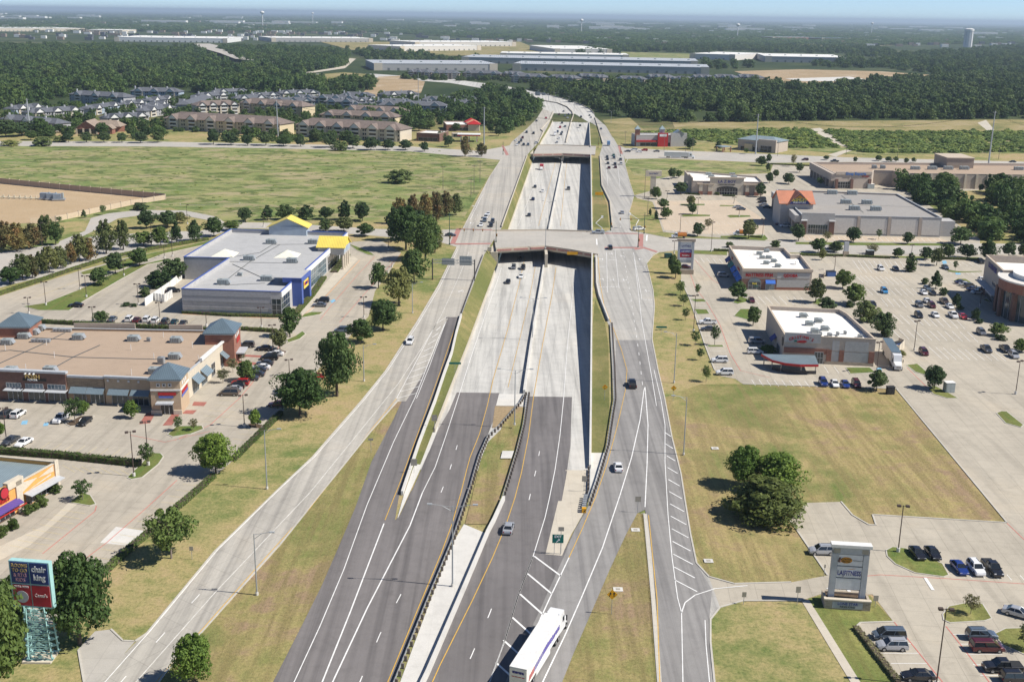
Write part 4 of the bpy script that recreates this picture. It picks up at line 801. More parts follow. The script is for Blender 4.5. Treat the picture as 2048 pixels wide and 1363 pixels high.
# rear gable
q = G(590, 468, 8.2); m_ = MB(); q0, q1 = G(538, 468, 7), G(613, 470, 7)
m_.obox(Vector((q0.x, q0.y, 6)), Vector((q1.x - q0.x, q1.y - q0.y, 0)), Vector((0, 7, 0)), Vector((0, 0, 4.2))); m_.build('rear_block', M_['siding_blue'], T.root)
gable(T.root, (q0.x + q1.x) / 2, q0.y + 3.4, (q1.x - q0.x) / 2, 3.6, 0, 10.2, 3.4, 'roof_yellow', 'siding_blue', .8, 'rear_gable_roof')
for x, y in ((447, 568), (533, 561), (498, 520), (584, 525), (542, 487), (626, 487)): T.unit(x, y, 3.6, 2.3, 1.7)
T.unit(480, 551, 1.6, 1.2, 1.0, cowl=False)
for x, y in ((450, 509), (575, 511)):
    p = G(x, y, 6.75); m_ = MB(); s_ = 4.2; m_.add([(p.x - s_, p.y - s_, 6.72), (p.x + s_, p.y - s_, 6.72), (p.x + s_, p.y + s_, 6.72), (p.x - s_, p.y + s_, 6.72), (p.x, p.y, 8.9)], [(0, 1, 4), (1, 2, 4), (2, 3, 4), (3, 0, 4)]); m_.build('skylight', M_['skylight'], T.root)

def conduit(bld, *lines):
    z = bld.h - bld.par + .05
    for L_ in lines:
        pts = [G(x, y, z) for x, y in L_]; m_ = MB(); line_strip(m_, pts, .28, .02); line_strip(m_, pts, .14, .12); m_.build('conduit', M_['hvac_dark'], bld.root)
conduit(T, [(560, 489), (500, 523), (440, 570)], [(455, 523), (510, 525), (585, 526)], [(450, 516), (520, 505), (545, 489), (625, 488)], [(465, 528), (535, 560)], [(450, 570), (530, 566)])
# --- strip mall with tan roof
mf = F_([(-150, 738), (356, 760), (472, 661), (-150, 650)], 6.8)
S = Bld('strip_mall', 'long tan roofed brick strip mall with blue metal hip towers', 'shops', mf, 6.8, ['stucco_tan', 'stucco_cream', 'stone_tan', 'stucco_tan'], 'roof_tan', .7, 'trim_grey')
a, d, n, L = S.edge(0)
ufx = lambda px: ((G(px, 818) - a).dot(d))
def seg(x0, x1, mat, z1, z0=0, dp=.5, nm='facade_bay'): return S.fb(0, ufx(x0), ufx(x1), z0, z1, 0, dp, mat, nm, None, False)
seg(-60, 118, 'brick_brown', 7.4, dp=.8); S.fb(0, ufx(-62), ufx(120), 7.4, 7.9, -.3, 1.0, 'trim_grey', 'cornice', None, False)
seg(118, 198, 'stone_tan', 6.5, dp=.4); S.fb(0, ufx(120), ufx(198), 6.5, 7.0, -.1, .6, 'trim_grey', 'cornice', None, False)
seg(200, 296, 'stucco_tan', 6.8, dp=.5); S.fb(0, ufx(199), ufx(296), 6.8, 7.3, -.1, .8, 'trim_grey', 'cornice', None, False)
for x0, x1, dp in ((-10, 22, .82), (35, 70, .82), (78, 116, .82), (132, 158, .42), (168, 196, .42), (214, 248, .52), (258, 292, .52)):
    S.window(0, ufx(x0), ufx(x1), .2, 2.9, 3, 1, 'glass', frac=False, d0=dp)
for x0, x1 in ((-14, 24), (28, 72), (76, 120)): S.awning(0, ufx(x0), ufx(x1), 3.1, 3.35, 2.4, 'trim_grey', False); S.window(0, ufx(x0 + 2), ufx(x1 - 4), 3.5, 4.6, 5, 1, 'glass_blue', frac=False, name='transom', d0=.82)
for x0, x1 in ((126, 161), (162, 199), (208, 252), (256, 296)): S.awning(0, ufx(x0), ufx(x1), 3.0, 4.5, 1.9, 'awning_blue', False)
S.fb(0, ufx(25), ufx(76), 5.3, 5.9, .8, .95, 'letter_black', 'sign_panel', None, False)
S.text(0, ufx(47), 6.35, 'POSH', 1.5, 'letter_gold', .95, 1.0, .02, False); S.text(0, ufx(47), 5.6, 'PEDI SPA', .62, 'letter_white', 1.05, 1.0, .01, False)
for k in range(3): S.fb(0, ufx(33 + 9 * k), ufx(35 + 9 * k), 7.1, 7.35, .8, 1.7, 'trim_white', 'gooseneck_lamp', None, False)
for x in (206, 228, 250, 271): S.fb(0, ufx(x), ufx(x + 4), 5.9, 6.4, .5, .7, 'trim_white', 'wall_lamp', None, False)
# right facade
for u0, u1 in ((.20, .31), (.34, .45), (.68, .78), (.80, .90)): S.awning(1, u0, u1, 3.0, 4.6, 1.8, 'awning_blue'); S.window(1, u0 + .01, u1 - .01, .2, 2.9, 3, 1, 'glass')
S.fb(1, .35, .62, 6.8, 7.6, -.2, .5, 'trim_white', 'cornice'); S.fb(1, .62, 1.0, 6.8, 7.2, -.2, .5, 'trim_white', 'cornice'); S.window(1, .52, .58, .2, 3.6, 2, 2, 'glass_dark')
def tower(b, x0, x1, y, wallm, hz, rise, label, back, roofz):
    p, q = G(x0, y, hz), G(x1, y, hz); Lx = (q - p).length; d_ = (q - p).normalized(); n_ = Vector((-d_.y, d_.x, 0))
    m_ = MB(); m_.obox(Vector((p.x, p.y, 0)), d_ * Lx, n_ * back, Vector((0, 0, hz))); t_ = m_.build('corner_tower', M_[wallm], b.root)
    c_ = p + d_ * Lx / 2 + n_ * back / 2
    r_ = hip(b.root, c_.x, c_.y, Lx / 2, back / 2, math.atan2(d_.y, d_.x), hz + .2, rise, 'roof_blue', .5, 'tower_roof')
    m_ = MB(); m_.obox(Vector((p.x, p.y, hz - .35)) - d_ * .15 - n_ * .15, d_ * (Lx + .3), n_ * (back + .3), Vector((0, 0, .35))); m_.build('eave_trim', M_['trim_grey'], t_)
    return t_, p, d_, n_, Lx
t1, p, d_, n_, Lx = tower(S, 299, 359, 759, 'stucco_tan', 8.6, 2.9, '', 8.2, 0)
k3 = Vector((0, 0, 1)); out = -n_
for u in (.27, .47, .66):
    m_ = MB(); m_.obox(p.xy.to_3d() + d_ * (Lx * u - .4) + out * .02 + k3 * 6.9, d_ * .8, out * .12, k3 * .8); f_ = m_.build('window_frame', M_['trim_white'], t1)
    m_ = MB(); m_.obox(p.xy.to_3d() + d_ * (Lx * u - .24) + out * .14 + k3 * 7.06, d_ * .48, out * .03, k3 * .48); m_.build('window', M_['glass_dark'], t1)
for u in (.2, .4, .6):
    m_ = MB(); m_.obox(p.xy.to_3d() + d_ * (Lx + .02) + n_ * (8.2 * u) + k3 * 6.9, d_ * .12, n_ * .8, k3 * .8); m_.build('window_frame', M_['trim_white'], t1)
m_ = MB(); m_.obox(p.xy.to_3d() + out * .02 + k3 * 5.9, d_ * Lx, out * .2, k3 * .35); m_.obox(p.xy.to_3d() + d_ * (Lx + .02) + k3 * 5.9, d_ * .2, n_ * 8, k3 * .35); m_.build('band', M_['trim_white'], t1)
m_ = MB(); m_.obox(p.xy.to_3d() + d_ * (Lx * .25) + out * .04 + k3 * 4.75, d_ * (Lx * .6), out * .12, k3 * .75); m_.build('sign_letters_panel', M_['letter_red'], t1)
m_ = MB(); m_.obox(p.xy.to_3d() + d_ * (Lx * .27) + out * .04 + k3 * 4.1, d_ * (Lx * .48), out * .1, k3 * .5); m_.build('sign_panel', M_['sign_blue'], t1)
m_ = MB(); m_.obox(p.xy.to_3d() + d_ * (Lx + .04) + n_ * 1.2 + k3 * 4.7, d_ * .12, n_ * 5.4, k3 * .8); m_.build('sign_letters_panel', M_['letter_red'], t1)
m_ = MB(); m_.obox(p.xy.to_3d() + d_ * (Lx + .04) + n_ * .8 + k3 * 4.0, d_ * .12, n_ * 6.0, k3 * .6); m_.build('sign_panel', M_['sign_blue'], t1)
m_ = MB(); m_.obox(p.xy.to_3d() + d_ * (Lx * .3) + out * .03 + k3 * .1, d_ * (Lx * .42), out * .05, k3 * 2.7); e_ = m_.build('entrance_door', M_['glass_dark'], t1)
m_ = MB()
for u in (.3, .43, .58, .715): m_.obox(p.xy.to_3d() + d_ * (Lx * u) + out * .08 + k3 * .1, d_ * .1, out * .06, k3 * 2.7)
m_.build('frame', M_['mullion'], e_)
m_ = MB(); m_.obox(p.xy.to_3d() + d_ * (Lx * .2) + out * .02 + k3 * 3.0, d_ * (Lx * .56), out * 2.0, k3 * .3); m_.build('canopy', M_['trim_grey'], t1)
m_ = MB(); m_.obox(p.xy.to_3d() + d_ * -.1 + out * .02, d_ * (Lx * .36), out * .3, k3 * 1.1); m_.build('stone_base', M_['stucco_cream'], t1); m_ = MB(); m_.obox(p.xy.to_3d() + d_ * (Lx * .74) + out * .02, d_ * (Lx * .28), out * .3, k3 * 1.1); m_.build('stone_base', M_['stucco_cream'], t1)
t2, p, d_, n_, Lx = tower(S, 409, 467, 667, 'brick_red', 9.2, 2.9, '', 9.5, 0)
for u in (.2, .42, .62):
    m_ = MB(); m_.obox(p.xy.to_3d() + d_ * (Lx + .02) + n_ * (9.5 * u) + k3 * 7.4, d_ * .12, n_ * .9, k3 * .9); m_.build('window_frame', M_['trim_white'], t2)
m_ = MB(); m_.obox(p.xy.to_3d() + d_ * (Lx + .03) + n_ * 3.5 + k3 * 5.6, d_ * .12, n_ * 4, k3 * 1.2); m_.build('sign_panel', M_['letter_red'], t2)
m_ = MB(); m_.obox(p.xy.to_3d() + d_ * (Lx + .03) + n_ * 1.5 + k3 * 3.1, d_ * 2.2, n_ * 6, k3 * .3); m_.build('canopy', M_['trim_grey'], t2)
t3, p, d_, n_, Lx = tower(S, -6, 58, 654, 'brick_red', 9.0, 2.9, '', 9.5, 0)
for x, y in ((22, 745), (100, 744), (15, 688), (48, 676), (66, 668), (78, 660), (157, 678), (267, 681), (352, 684), (349, 717), (310, 746)): S.unit(x, y, 2.7, 2.2, 1.5)
S.unit(323, 727, 1.6, 1.4, 1.8, 'galv', False); S.unit(298, 682, 1.0, 1.0, 1.0, 'galv', False); S.unit(125, 663, 5, 1.0, .9, 'galv', False); S.unit(82, 684, 5, 1.0, .9, 'galv', False)
for x, y in ((262, 700), (109, 715), (308, 718), (385, 695), (397, 722), (27, 744), (52, 740), (263, 750), (93, 690), (11, 700), (327, 675)): S.vent(x, y)
for x0, x1, y in ((148, 270, 655), (338, 405, 658)):
    p, q = G(x0, y, 6.8), G(x1, y, 6.8); m_ = MB(); m_.obox(Vector((p.x, p.y, 6.0)), Vector((q.x - p.x, q.y - p.y, 0)), Vector((0, .5, 0)), Vector((0, 0, 2.0))); m_.build('parapet_screen', M_['stucco_taupe'], S.root)

conduit(S, [(-20, 705), (20, 700), (150, 714), (310, 718), (350, 716)], [(-20, 735), (80, 690), (130, 665)], [(85, 748), (150, 712), (200, 690)], [(30, 672), (150, 680)])
# --- pizza restaurant at the left edge
cf = F_([(-170, 1100), (-40, 1006), (114, 922), (-60, 905), (-200, 900)], 5.6)
Cc = Bld('restaurant', 'orange and cream pizza restaurant with purple awning at left edge', 'restaurant', cf, 5.6, ['stucco_orange', 'stucco_orange', 'stucco_orange', 'stucco_cream', 'stucco_cream'], 'roof_teal', .9, 'stucco_cream')
Cc.fb(1, .0, .42, 0, 6.4, 0, .5, 'stucco_orange', 'front_block'); Cc.fb(1, .30, .50, 5.5, 6.9, -.3, .8, 'stucco_cream', 'parapet_step'); Cc.fb(1, .40, .475, 0, 6.4, .5, .8, 'stucco_cream', 'pilaster'); Cc.fb(1, .95, 1.0, 0, 6.1, 0, .3, 'stucco_cream', 'pilaster')
a, d, n, L = Cc.edge(1)
for (u0, z0), (u1, z1), (u2, z2) in (((.5, 5.3), (.72, 4.6), (.5, 3.2)), ((.72, 4.4), (.94, 5.3), (.94, 4.0)), ((.52, 2.9), (.9, 3.9), (.9, 3.5))):
    m_ = MB(); P_ = lambda u, z: a + d * (L * u) + n * .05 + k3 * z; m_.add([P_(u0, z0), P_(u1, z1), P_(u2, z2)], [(0, 1, 2)]); o_ = m_.build('wall_pattern', M_['stucco_cream'], Cc.root)
Cc.awning(1, .0, .42, 2.4, 3.4, 1.9, 'awning_purple'); Cc.awning(1, .52, .98, 2.6, 2.9, 1.9, 'trim_grey', name='canopy'); Cc.fb(1, .0, .42, 2.15, 2.35, 2.35, 2.5, 'letter_red', 'awning_edge')
Cc.text(1, .14, 4.05, "CHUCK E. CHEESE'S", 1.35, 'letter_red', .62, .62, .04)
p = a + d * (L * .25) + n * .62 + k3 * 5.5; m_ = MB(); m_.tube(p, p + n * .25, 1.15, n=24); o_ = m_.build('roundel', M_['letter_black'], Cc.root); m_ = MB(); m_.tube(p + n * .25, p + n * .3, 1.0, n=24); m_.build('roundel_face', M_['sign_red'], o_)
Cc.window(1, .55, .94, .3, 2.3, 6, 1, 'glass_dark'); Cc.window(1, .05, .36, .3, 2.1, 5, 1, 'glass_dark', d0=.5)

# --- mattress shop
qf = F_([(1486, 536.5), (1625, 538.5), (1602.5, 510), (1583, 509.8), (1569, 495.5), (1458, 490.5)], 7.6)
Q = Bld('shop', 'pale white roofed mattress shop with red letters and blue awnings', 'shop', qf, 7.6, 'stucco_beige', 'roof_white', 1.4, 'trim_tan', .4)
Q.fb(0, 0, .5, 0, 3.9, 0, .18, 'brick_brown', 'brick_base'); Q.fb(0, .5, .97, 1.0, 3.7, 0, .1, 'stucco_pale', 'panel'); Q.fb(0, .5, .97, 4.2, 6.2, 0, .1, 'stucco_pale', 'panel'); Q.fb(0, .47, 1.0, 0, .9, 0, .16, 'brick_red', 'brick_base'); Q.fb(0, -.01, 1.01, 6.6, 7.5, 0, .35, 'trim_tan', 'cornice')
Q.window(0, .09, .27, .2, 2.9, 3, 2, 'glass', d0=.18); Q.window(0, .34, .465, .2, 2.4, 2, 3, 'glass_blue', d0=.18); Q.awning(0, .335, .475, 2.5, 3.8, 1.2, 'awning_royal')
a, d, n, L = Q.edge(0); m_ = MB(); c_ = a + d * (L * .18) + n * .2 + k3 * 2.95
arc = [c_ + d * (L * .09 * math.cos(t)) + k3 * (1.2 * math.sin(t)) for t in np.linspace(0, math.pi, 13)]
m_.add([p for p in arc] + [p + n * .12 for p in arc], [tuple(range(13, 26))] + [(i, i + 1, i + 14, i + 13) for i in range(12)]); m_.build('arched_window', M_['glass_blue'], Q.root)
Q.text(0, .24, 5.25, 'MATTRESS FIRM', 1.75, 'letter_red', .12, .78, .05); Q.text(0, .69, 5.2, 'QDOBA', 1.5, 'letter_red', .2, .9, .05)
Q.text(0, .18, 2.2, 'FINAL', .8, 'letter_yellow', .32, .8, .01); Q.text(0, .2, 1.4, 'SALE', .8, 'awning_green', .32, .8, .01)
ne = 5
for u0, u1, mt in ((.05, .2, 'awning_navy'), (.26, .42, 'awning_green'), (.46, .62, 'awning_royal'), (.66, .80, 'awning_royal'), (.82, .97, 'awning_royal')): Q.awning(ne, u0, u1, 2.5, 4.0, 1.6, mt); Q.window(ne, u0 + .01, u1 - .01, .2, 2.4, 3, 1, 'glass_dark')
Q.text(ne, .75, 5.2, 'MATTRESS FIRM', 1.2, 'letter_red', .1, .7, .03); Q.text(ne, .3, 5.2, 'QDOBA', 1.2, 'letter_red', .1, .8, .03)
for x, y in ((1533, 504), (1518, 509), (1524, 517), (1537, 517), (1547, 524), (1532, 528), (1555, 534)): Q.unit(x, y, 1.8, 1.5, 1.2)
Q.vent(1506, 512); Q.vent(1500, 512, 1.0); p = G(1591, 528, 6.2); m_ = MB(); m_.tube((p.x, p.y, 6.2), (p.x, p.y, 7.0), .06, n=6); dsh = m_.build('satellite_mount', M_['galv'], Q.root); m_ = MB(); m_.tube((p.x, p.y, 7.0), (p.x + .25, p.y - .4, 7.6), .3, .9, 14); m_.build('satellite_dish', M_['trim_white'], dsh)

# --- chilli restaurant
hf = F_([(1570, 669), (1752, 677.5), (1695, 626), (1680, 618), (1535, 611)], 7.9)
H_ = Bld('restaurant', 'pale restaurant with chilli pepper sign and curved porch roof', 'restaurant', hf, 7.9, 'stucco_beige', 'roof_white', 1.2, 'trim_tan', .4)
H_.fb(0, 0, .40, 5.9, 8.6, -.3, .25, 'stucco_pale', 'sign_parapet'); H_.fb(0, 0, .5, 2.8, 4.4, 0, .14, 'brick_red', 'brick_band')
for u0, u1 in ((.475, .53), (.615, .665), (.94, 1.0)): H_.fb(0, u0, u1, .9, 4.2, 0, .2, 'brick_red', 'brick_pier')
for u0, u1 in ((.53, .61), (.67, .93)): H_.fb(0, u0, u1, .95, 3.7, 0, .1, 'stucco_pale', 'panel'); H_.fb(0, u0, u1, 4.0, 6.8, 0, .1, 'stucco_pale', 'panel')
H_.fb(0, .46, 1, 0, .85, 0, .26, 'stone_pale', 'stone_base'); H_.window(0, .345, .44, .1, 3.4, 3, 2, 'glass', d0=.14)
a, d, n, L = H_.edge(0)
for k, ch in enumerate("CRISTINA'S"): t = (k - 4.5) / 4.5; q_ = Vector((0, 0, 1)); text_obj(ch, 'lettering', 1.15, M_['letter_red'], H_.root, a + d * (L * .185 + t * 3.0) + n * .3 + k3 * (7.5 - .75 * t * t), d * math.cos(.5 * t) - k3 * math.sin(.5 * t), k3 * math.cos(.5 * t) + d * math.sin(.5 * t), .05, bold=.02)
m_ = MB(); c_ = a + d * (L * .185) + n * .3 + k3 * 6.1
pts = [(1.6, .25), (.9, .5), (-.3, .45), (-1.2, .15), (-1.3, -.1), (-.2, -.25), (.9, -.2)]
m_.add([c_ + d * x + k3 * z for x, z in pts] + [c_ + d * x + k3 * z + n * .12 for x, z in pts], [tuple(range(6, -1, -1)), tuple(range(7, 14))] + [(i, (i + 1) % 7, 7 + (i + 1) % 7, 7 + i) for i in range(7)]); m_.build('pepper_sign', M_['letter_red'], H_.root)
m_ = MB(); m_.obox(c_ - d * 1.9 + k3 * .0 + n * .02, d * .7, n * .1, k3 * .5); m_.build('pepper_stem', M_['awning_green'], H_.root)
# porch with curved metal roof
px_ = [(1523, 708), (1545, 720), (1570, 726), (1600, 729), (1637, 729), (1630, 711), (1600, 710), (1558, 709)]
pz = 3.0; pw = [G(x, y, pz) for x, y in px_]; m_ = MB(); m_.prism(ccw([(q.x, q.y) for q in pw]), pz - .1, pz + .12, True, True); m_.build('porch_roof', M_['awning_blue'], H_.root)
m_ = MB()
fr = [pw[i] for i in range(5)]
for p, q in zip(fr, fr[1:]): dd = (q - p).normalized(); m_.obox(Vector((p.x, p.y, pz - .55)), Vector((q.x - p.x, q.y - p.y, 0)), Vector((dd.y, -dd.x, 0)) * .15, Vector((0, 0, .6)))
m_.build('porch_fascia', M_['letter_red'], H_.root)
for x, y in ((1529, 709), (1563, 722), (1603, 726.5), (1632, 726.5), (1545, 716)): p = G(x, y, pz); m_ = MB(); m_.box(p.x - .12, p.x + .12, p.y - .12, p.y + .12, 0, pz - .1); m_.build('porch_post', M_['stucco_beige'], H_.root)
rl = [G(x, y, pz) for x, y in ((1545, 718), (1570, 724), (1600, 727), (1634, 727))]; m_ = MB()
for p, q in zip(rl, rl[1:]): m_.obox(Vector((p.x, p.y, 0)), Vector((q.x - p.x, q.y - p.y, 0)), Vector((0, .1, 0)), Vector((0, 0, 1.0)))
m_.build('porch_rail', M_['trim_dark'], H_.root)
for x, y in ((1606, 634), (1636, 644), (1618, 650), (1649, 660), (1629, 665)): H_.unit(x, y, 2.0, 1.7, 1.25)
for x, y, s_ in ((1659, 674, 1.6), (1641, 672, 1.0), (1675, 672, 1.1), (1690, 670, 1.0), (1672, 678, .8), (1720, 677, 1.6)): H_.unit(x, y - 2, s_ * .75, s_ * .75, .9, 'galv', False)
H_.awning(4, .5, .62, 2.4, 3.8, 1.5, 'awning_navy'); H_.window(4, .66, .82, .3, 2.6, 3, 1, 'glass_dark'); a, d, n, L = H_.edge(4); p = a + d * (L * .93) + n * .05 + k3 * 5.4; m_ = MB(); m_.tube(p, p + n * .1, 1.3, n=16); m_.build('round_sign', M_['trim_dark'], H_.root)

# --- big furniture shop with tile gable
af = F_([(1604, 428.5), (1884, 435), (1795, 387.5), (1553, 378.5)], 8.8)
A_ = Bld('furniture_store', 'large grey roofed furniture store with orange tile gable entrance', 'store', af, 8.8, ['stucco_pale', 'stucco_beige', 'stucco_beige', 'stucco_beige'], 'roof_dkgrey', .8, 'trim_grey', .4)
A_.fb(0, 0, .235, 0, 9.6, 0, .4, 'stucco_pale', 'front_block'); A_.window(0, .05, .19, .4, 4.4, 8, 2, 'glass', d0=.4)
for u in (.0, .2): A_.fb(0, u, u + .035, 0, 6.0, .4, 1.3, 'brick_brown', 'pier'); A_.fb(0, u - .005, u + .04, 6.0, 6.5, .35, 1.4, 'trim_white', 'pier_cap')
for u in (.40, .62, .84): A_.fb(0, u, u + .02, 0, 8.6, 0, .25, 'stucco_beige', 'pilaster')
for u0, u1 in ((.24, .395), (.425, .615), (.645, .835), (.865, .99)): A_.fb(0, u0, u1, .8, 7.4, 0, .08, 'stucco_white', 'wall_panel')
a, d, n, L = A_.edge(3)
for k in range(9): A_.fb(3, .06 + .1 * k, .085 + .1 * k, 0, 5.0, 0, 2.6, 'stucco_beige', 'colonnade_pier')
A_.fb(3, .02, .98, 5.0, 8.0, 0, 2.7, 'stucco_pale', 'colonnade_wall'); A_.window(3, .06, .95, .2, 4.6, 18, 2, 'glass_dark')
p0, p1 = G(1556, 385, 9.5), G(1592, 420, 9.5)
gx, gy = G(1588, 405, 10).x, G(1588, 405, 10).y
m_ = MB(); m_.box(gx - 7.5, gx + 7.5, gy - 6, gy + 9, 0, 11.0); m_.build('entrance_tower', M_['stucco_pale'], A_.root)
gable(A_.root, gx, gy + 1.5, 7.3, 7.5, math.pi / 2, 11.0, 4.4, 'roof_tile', 'stucco_pale', .9, 'tile_roof'); gable(A_.root, gx + .8, gy - 1.2, 5.0, 5.6, 0, 10.8, 5.0, 'roof_tile', 'stucco_pale', .8, 'cross_roof')
dy = gy - 1.2 - 5.65
m_ = MB(); m_.add([(gx - 3.6, dy, 10.4), (gx + 5.2, dy, 10.4), (gx + 5.2, dy, 11.6), (gx + .8, dy, 15.0), (gx - 3.6, dy, 11.6), (gx - 3.6, dy - .15, 10.4), (gx + 5.2, dy - .15, 10.4), (gx + 5.2, dy - .15, 11.6), (gx + .8, dy - .15, 15.0), (gx - 3.6, dy - .15, 11.6)], [(5, 6, 7, 8, 9), (0, 4, 3, 2, 1), (0, 1, 6, 5), (1, 2, 7, 6), (2, 3, 8, 7), (3, 4, 9, 8), (4, 0, 5, 9)]); sg = m_.build('sign_panel', M_['sign_navy'], A_.root)
m_ = MB(); m_.add([(gx - 1.2, dy - .2, 13.1), (gx + 2.8, dy - .2, 13.1), (gx + .8, dy - .2, 14.7)], [(0, 1, 2)]); m_.build('sign_triangle', M_['sign_orange'], sg)
text_obj('ASHLEY', 'lettering', 2.0, M_['letter_yellow'], A_.root, (gx + .8, dy - .22, 12.3), (1, 0, 0), (0, 0, 1), .05, bold=.05); text_obj('FURNITURE', 'lettering', 1.1, M_['letter_white'], A_.root, (gx + .8, dy - .22, 11.1), (1, 0, 0), (0, 0, 1), .05, bold=.02)
for x, y in ((1664, 388), (1704, 389), (1691, 407), (1733, 408), (1708, 420), (1751, 421)): A_.unit(x, y, 4.4, 2.6, 2.0)
A_.fb(1, .02, .14, 0, 7.0, 0, 6.5, 'stucco_pale', 'rear_block')
conduit(A_, [(1683, 391), (1727, 425)], [(1690, 410), (1780, 412), (1830, 414)])
# --- chair shop
zf = F_([(1386, 361.5), (1527, 364), (1514, 352), (1369, 341)], 7.4)
Zb = Bld('furniture_store', 'small beige chair store with white roof and arched entrance', 'store', zf, 7.4, 'stucco_beige', 'roof_white', 1.0, 'trim_tan', .4)
Zb.fb(0, .24, .72, 0, 9.2, 0, .6, 'stucco_cream', 'front_block'); Zb.fb(0, .22, .74, 9.2, 9.7, -.3, 1.0, 'trim_tan', 'cornice'); Zb.text(0, .48, 7.3, 'LA Z BOY', 2.0, 'letter_navy', .66, 1.1, .03); Zb.text(0, .48, 5.7, 'FURNITURE GALLERIES', .85, 'letter_black', .66, 1.0, .01)
Zb.window(0, .34, .64, .2, 3.6, 8, 2, 'glass_dark', d0=.6); a, d, n, L = Zb.edge(0); c_ = a + d * (L * .49) + n * .65 + k3 * 3.55; m_ = MB(); arc = [c_ + d * (L * .15 * math.cos(t)) + k3 * (1.2 * math.sin(t)) for t in np.linspace(0, math.pi, 13)]
m_.add(arc + [p + n * .1 for p in arc], [tuple(range(13, 26))] + [(i, i + 1, i + 14, i + 13) for i in range(12)]); m_.build('arched_window', M_['glass_dark'], Zb.root)
for u in (.09, .22, .75, .88): Zb.fb(0, u, u + .05, 0, 5.6, .0, .9, 'stucco_cream', 'pilaster'); Zb.fb(0, u - .005, u + .055, 0, 2.0, .0, 1.05, 'brick_red', 'pilaster_base')
Zb.fb(0, .06, .3, 5.6, 6.2, 0, 1.1, 'trim_tan', 'band'); Zb.fb(0, .72, .96, 5.6, 6.2, 0, 1.1, 'trim_tan', 'band'); Zb.fb(3, .6, 1.0, 0, 9.0, 0, .6, 'stucco_taupe', 'side_block'); Zb.window(3, .3, .55, .3, 4, 3, 2, 'glass_dark')
for x, y in ((1417, 350), (1464, 351), (1422, 355), (1467, 356)): Zb.unit(x, y, 3.0, 2.0, 1.5)
# --- long retail block on the right
xf = F_([(1672, 347), (1744, 347), (1748, 340), (1786, 341), (1808, 346), (2200, 351), (2200, 328), (1627, 324)], 8.6)
X_ = Bld('retail_block', 'long tan retail block with pilasters behind the furniture store', 'shops', xf, 8.6, 'stucco_beige', 'roof_tan', 1.4, 'trim_tan', .5)
X_.fb(0, 0, 1, 8.0, 9.6, -.4, .4, 'stucco_beige', 'sign_parapet'); X_.text(0, .55, 8.5, 'Sleep Experts', 2.3, 'letter_blue', .5, .95, .04); X_.text(0, .82, 6.9, 'MATTRESS', 1.0, 'letter_red', .2, .9, .02)
for u in (.0, .42, .92): X_.fb(0, u, u + .07, 0, 5.5, 0, .8, 'brick_brown', 'pier')
X_.window(0, .08, .41, .3, 4.0, 5, 2, 'glass_dark')
for k in range(17): X_.fb(4, .02 + .058 * k, .03 + .058 * k, 0, 8.2, 0, .5, 'stucco_cream', 'pilaster')
for k in range(7): X_.fb(7, .05 + .14 * k, .08 + .14 * k, 0, 4.4, 0, 2.2, 'stucco_beige', 'colonnade_pier')
X_.fb(7, 0, 1, 4.4, 8.4, 0, 2.3, 'stucco_beige', 'colonnade_wall'); X_.window(7, .06, .95, .2, 4.2, 14, 1, 'glass_dark')
for x, y in ((1830, 339), (1864, 339), (1896, 339), (1928, 339), (2037, 340), (1748, 337), (1765, 337)): X_.unit(x, y, 5.0 if x > 1800 else 2.4, 2.6, 2.0)
p0, p1 = G(1893, 336, 7.2), G(1944, 336, 7.2); m_ = MB(); m_.box(p0.x, p1.x, p0.y, p0.y + 22, 6, 13); m_.build('raised_block', M_['stucco_taupe'], X_.root); m_ = MB(); m_.box(p0.x - .4, p1.x + .4, p0.y - .4, p0.y + 22.4, 13, 13.5); m_.build('raised_coping', M_['trim_tan'], X_.root)
# --- gym with rotunda at the right edge
P0, P1 = G(1972, 509, 13.5), G(2006, 540, 13.5); dv = (P1 - P0).normalized(); nv = Vector((-dv.y, dv.x, 0)); nv = nv if nv.x > 0 else -nv
gf = ccw([(p.x, p.y) for p in (P0, P1, P1 + nv * 70, P0 + nv * 70)])
GY = Bld('gym', 'beige gym with glass rotunda and dark wall lettering at right edge', 'gym', gf, 13.5, 'stucco_beige', 'roof_white', 2.4, 'trim_tan', .5)
# find the facade facing the highway
fi = [i for i in range(4) if (GY.edge(i)[2]).dot(-nv) > .9][0]
GY.text(fi, .47, 11.3, 'LA FITNESS', 2.6, 'letter_navy', .12, .95, .05); GY.fb(fi, -.01, 1.0, 0, 4.6, 0, .2, 'brick_brown', 'brick_base'); GY.fb(fi, .08, .98, 4.4, 4.8, 0, 2.6, 'trim_grey', 'canopy'); GY.window(fi, .55, .75, 6.0, 7.6, 3, 1, 'glass_dark'); GY.window(fi, .3, .95, .3, 3.6, 9, 2, 'glass_dark', d0=.2)
rc = P1 + nv * 13 - dv * -6.0; R_ = 15.0
m_ = MB(); N_ = 40
def ring(m_, r, z0, z1, c=rc, n=N_): m_.tube((c.x, c.y, z0), (c.x, c.y, z1), r, n=n); return m_
ring(MB(), R_, 9.0, 12.2).build('rotunda_band', M_['brick_red'], GY.root); ring(MB(), R_ + .5, 12.2, 12.7).build('rotunda_cornice', M_['stucco_white'], GY.root); ring(MB(), R_ - 4, 12.7, 14.2).build('rotunda_drum', M_['roof_far'], GY.root); ring(MB(), R_ - .6, 0, 9.0).build('rotunda_glass', M_['glass'], GY.root)
for k in range(14):
    t = 2 * math.pi * k / 14; p = Vector((rc.x + (R_ - .3) * math.cos(t), rc.y + (R_ - .3) * math.sin(t), 0)); m_ = MB(); m_.box(p.x - .7, p.x + .7, p.y - .7, p.y + .7, 0, 9.0); m_.build('rotunda_pier', M_['brick_brown'], GY.root)
m_ = MB()
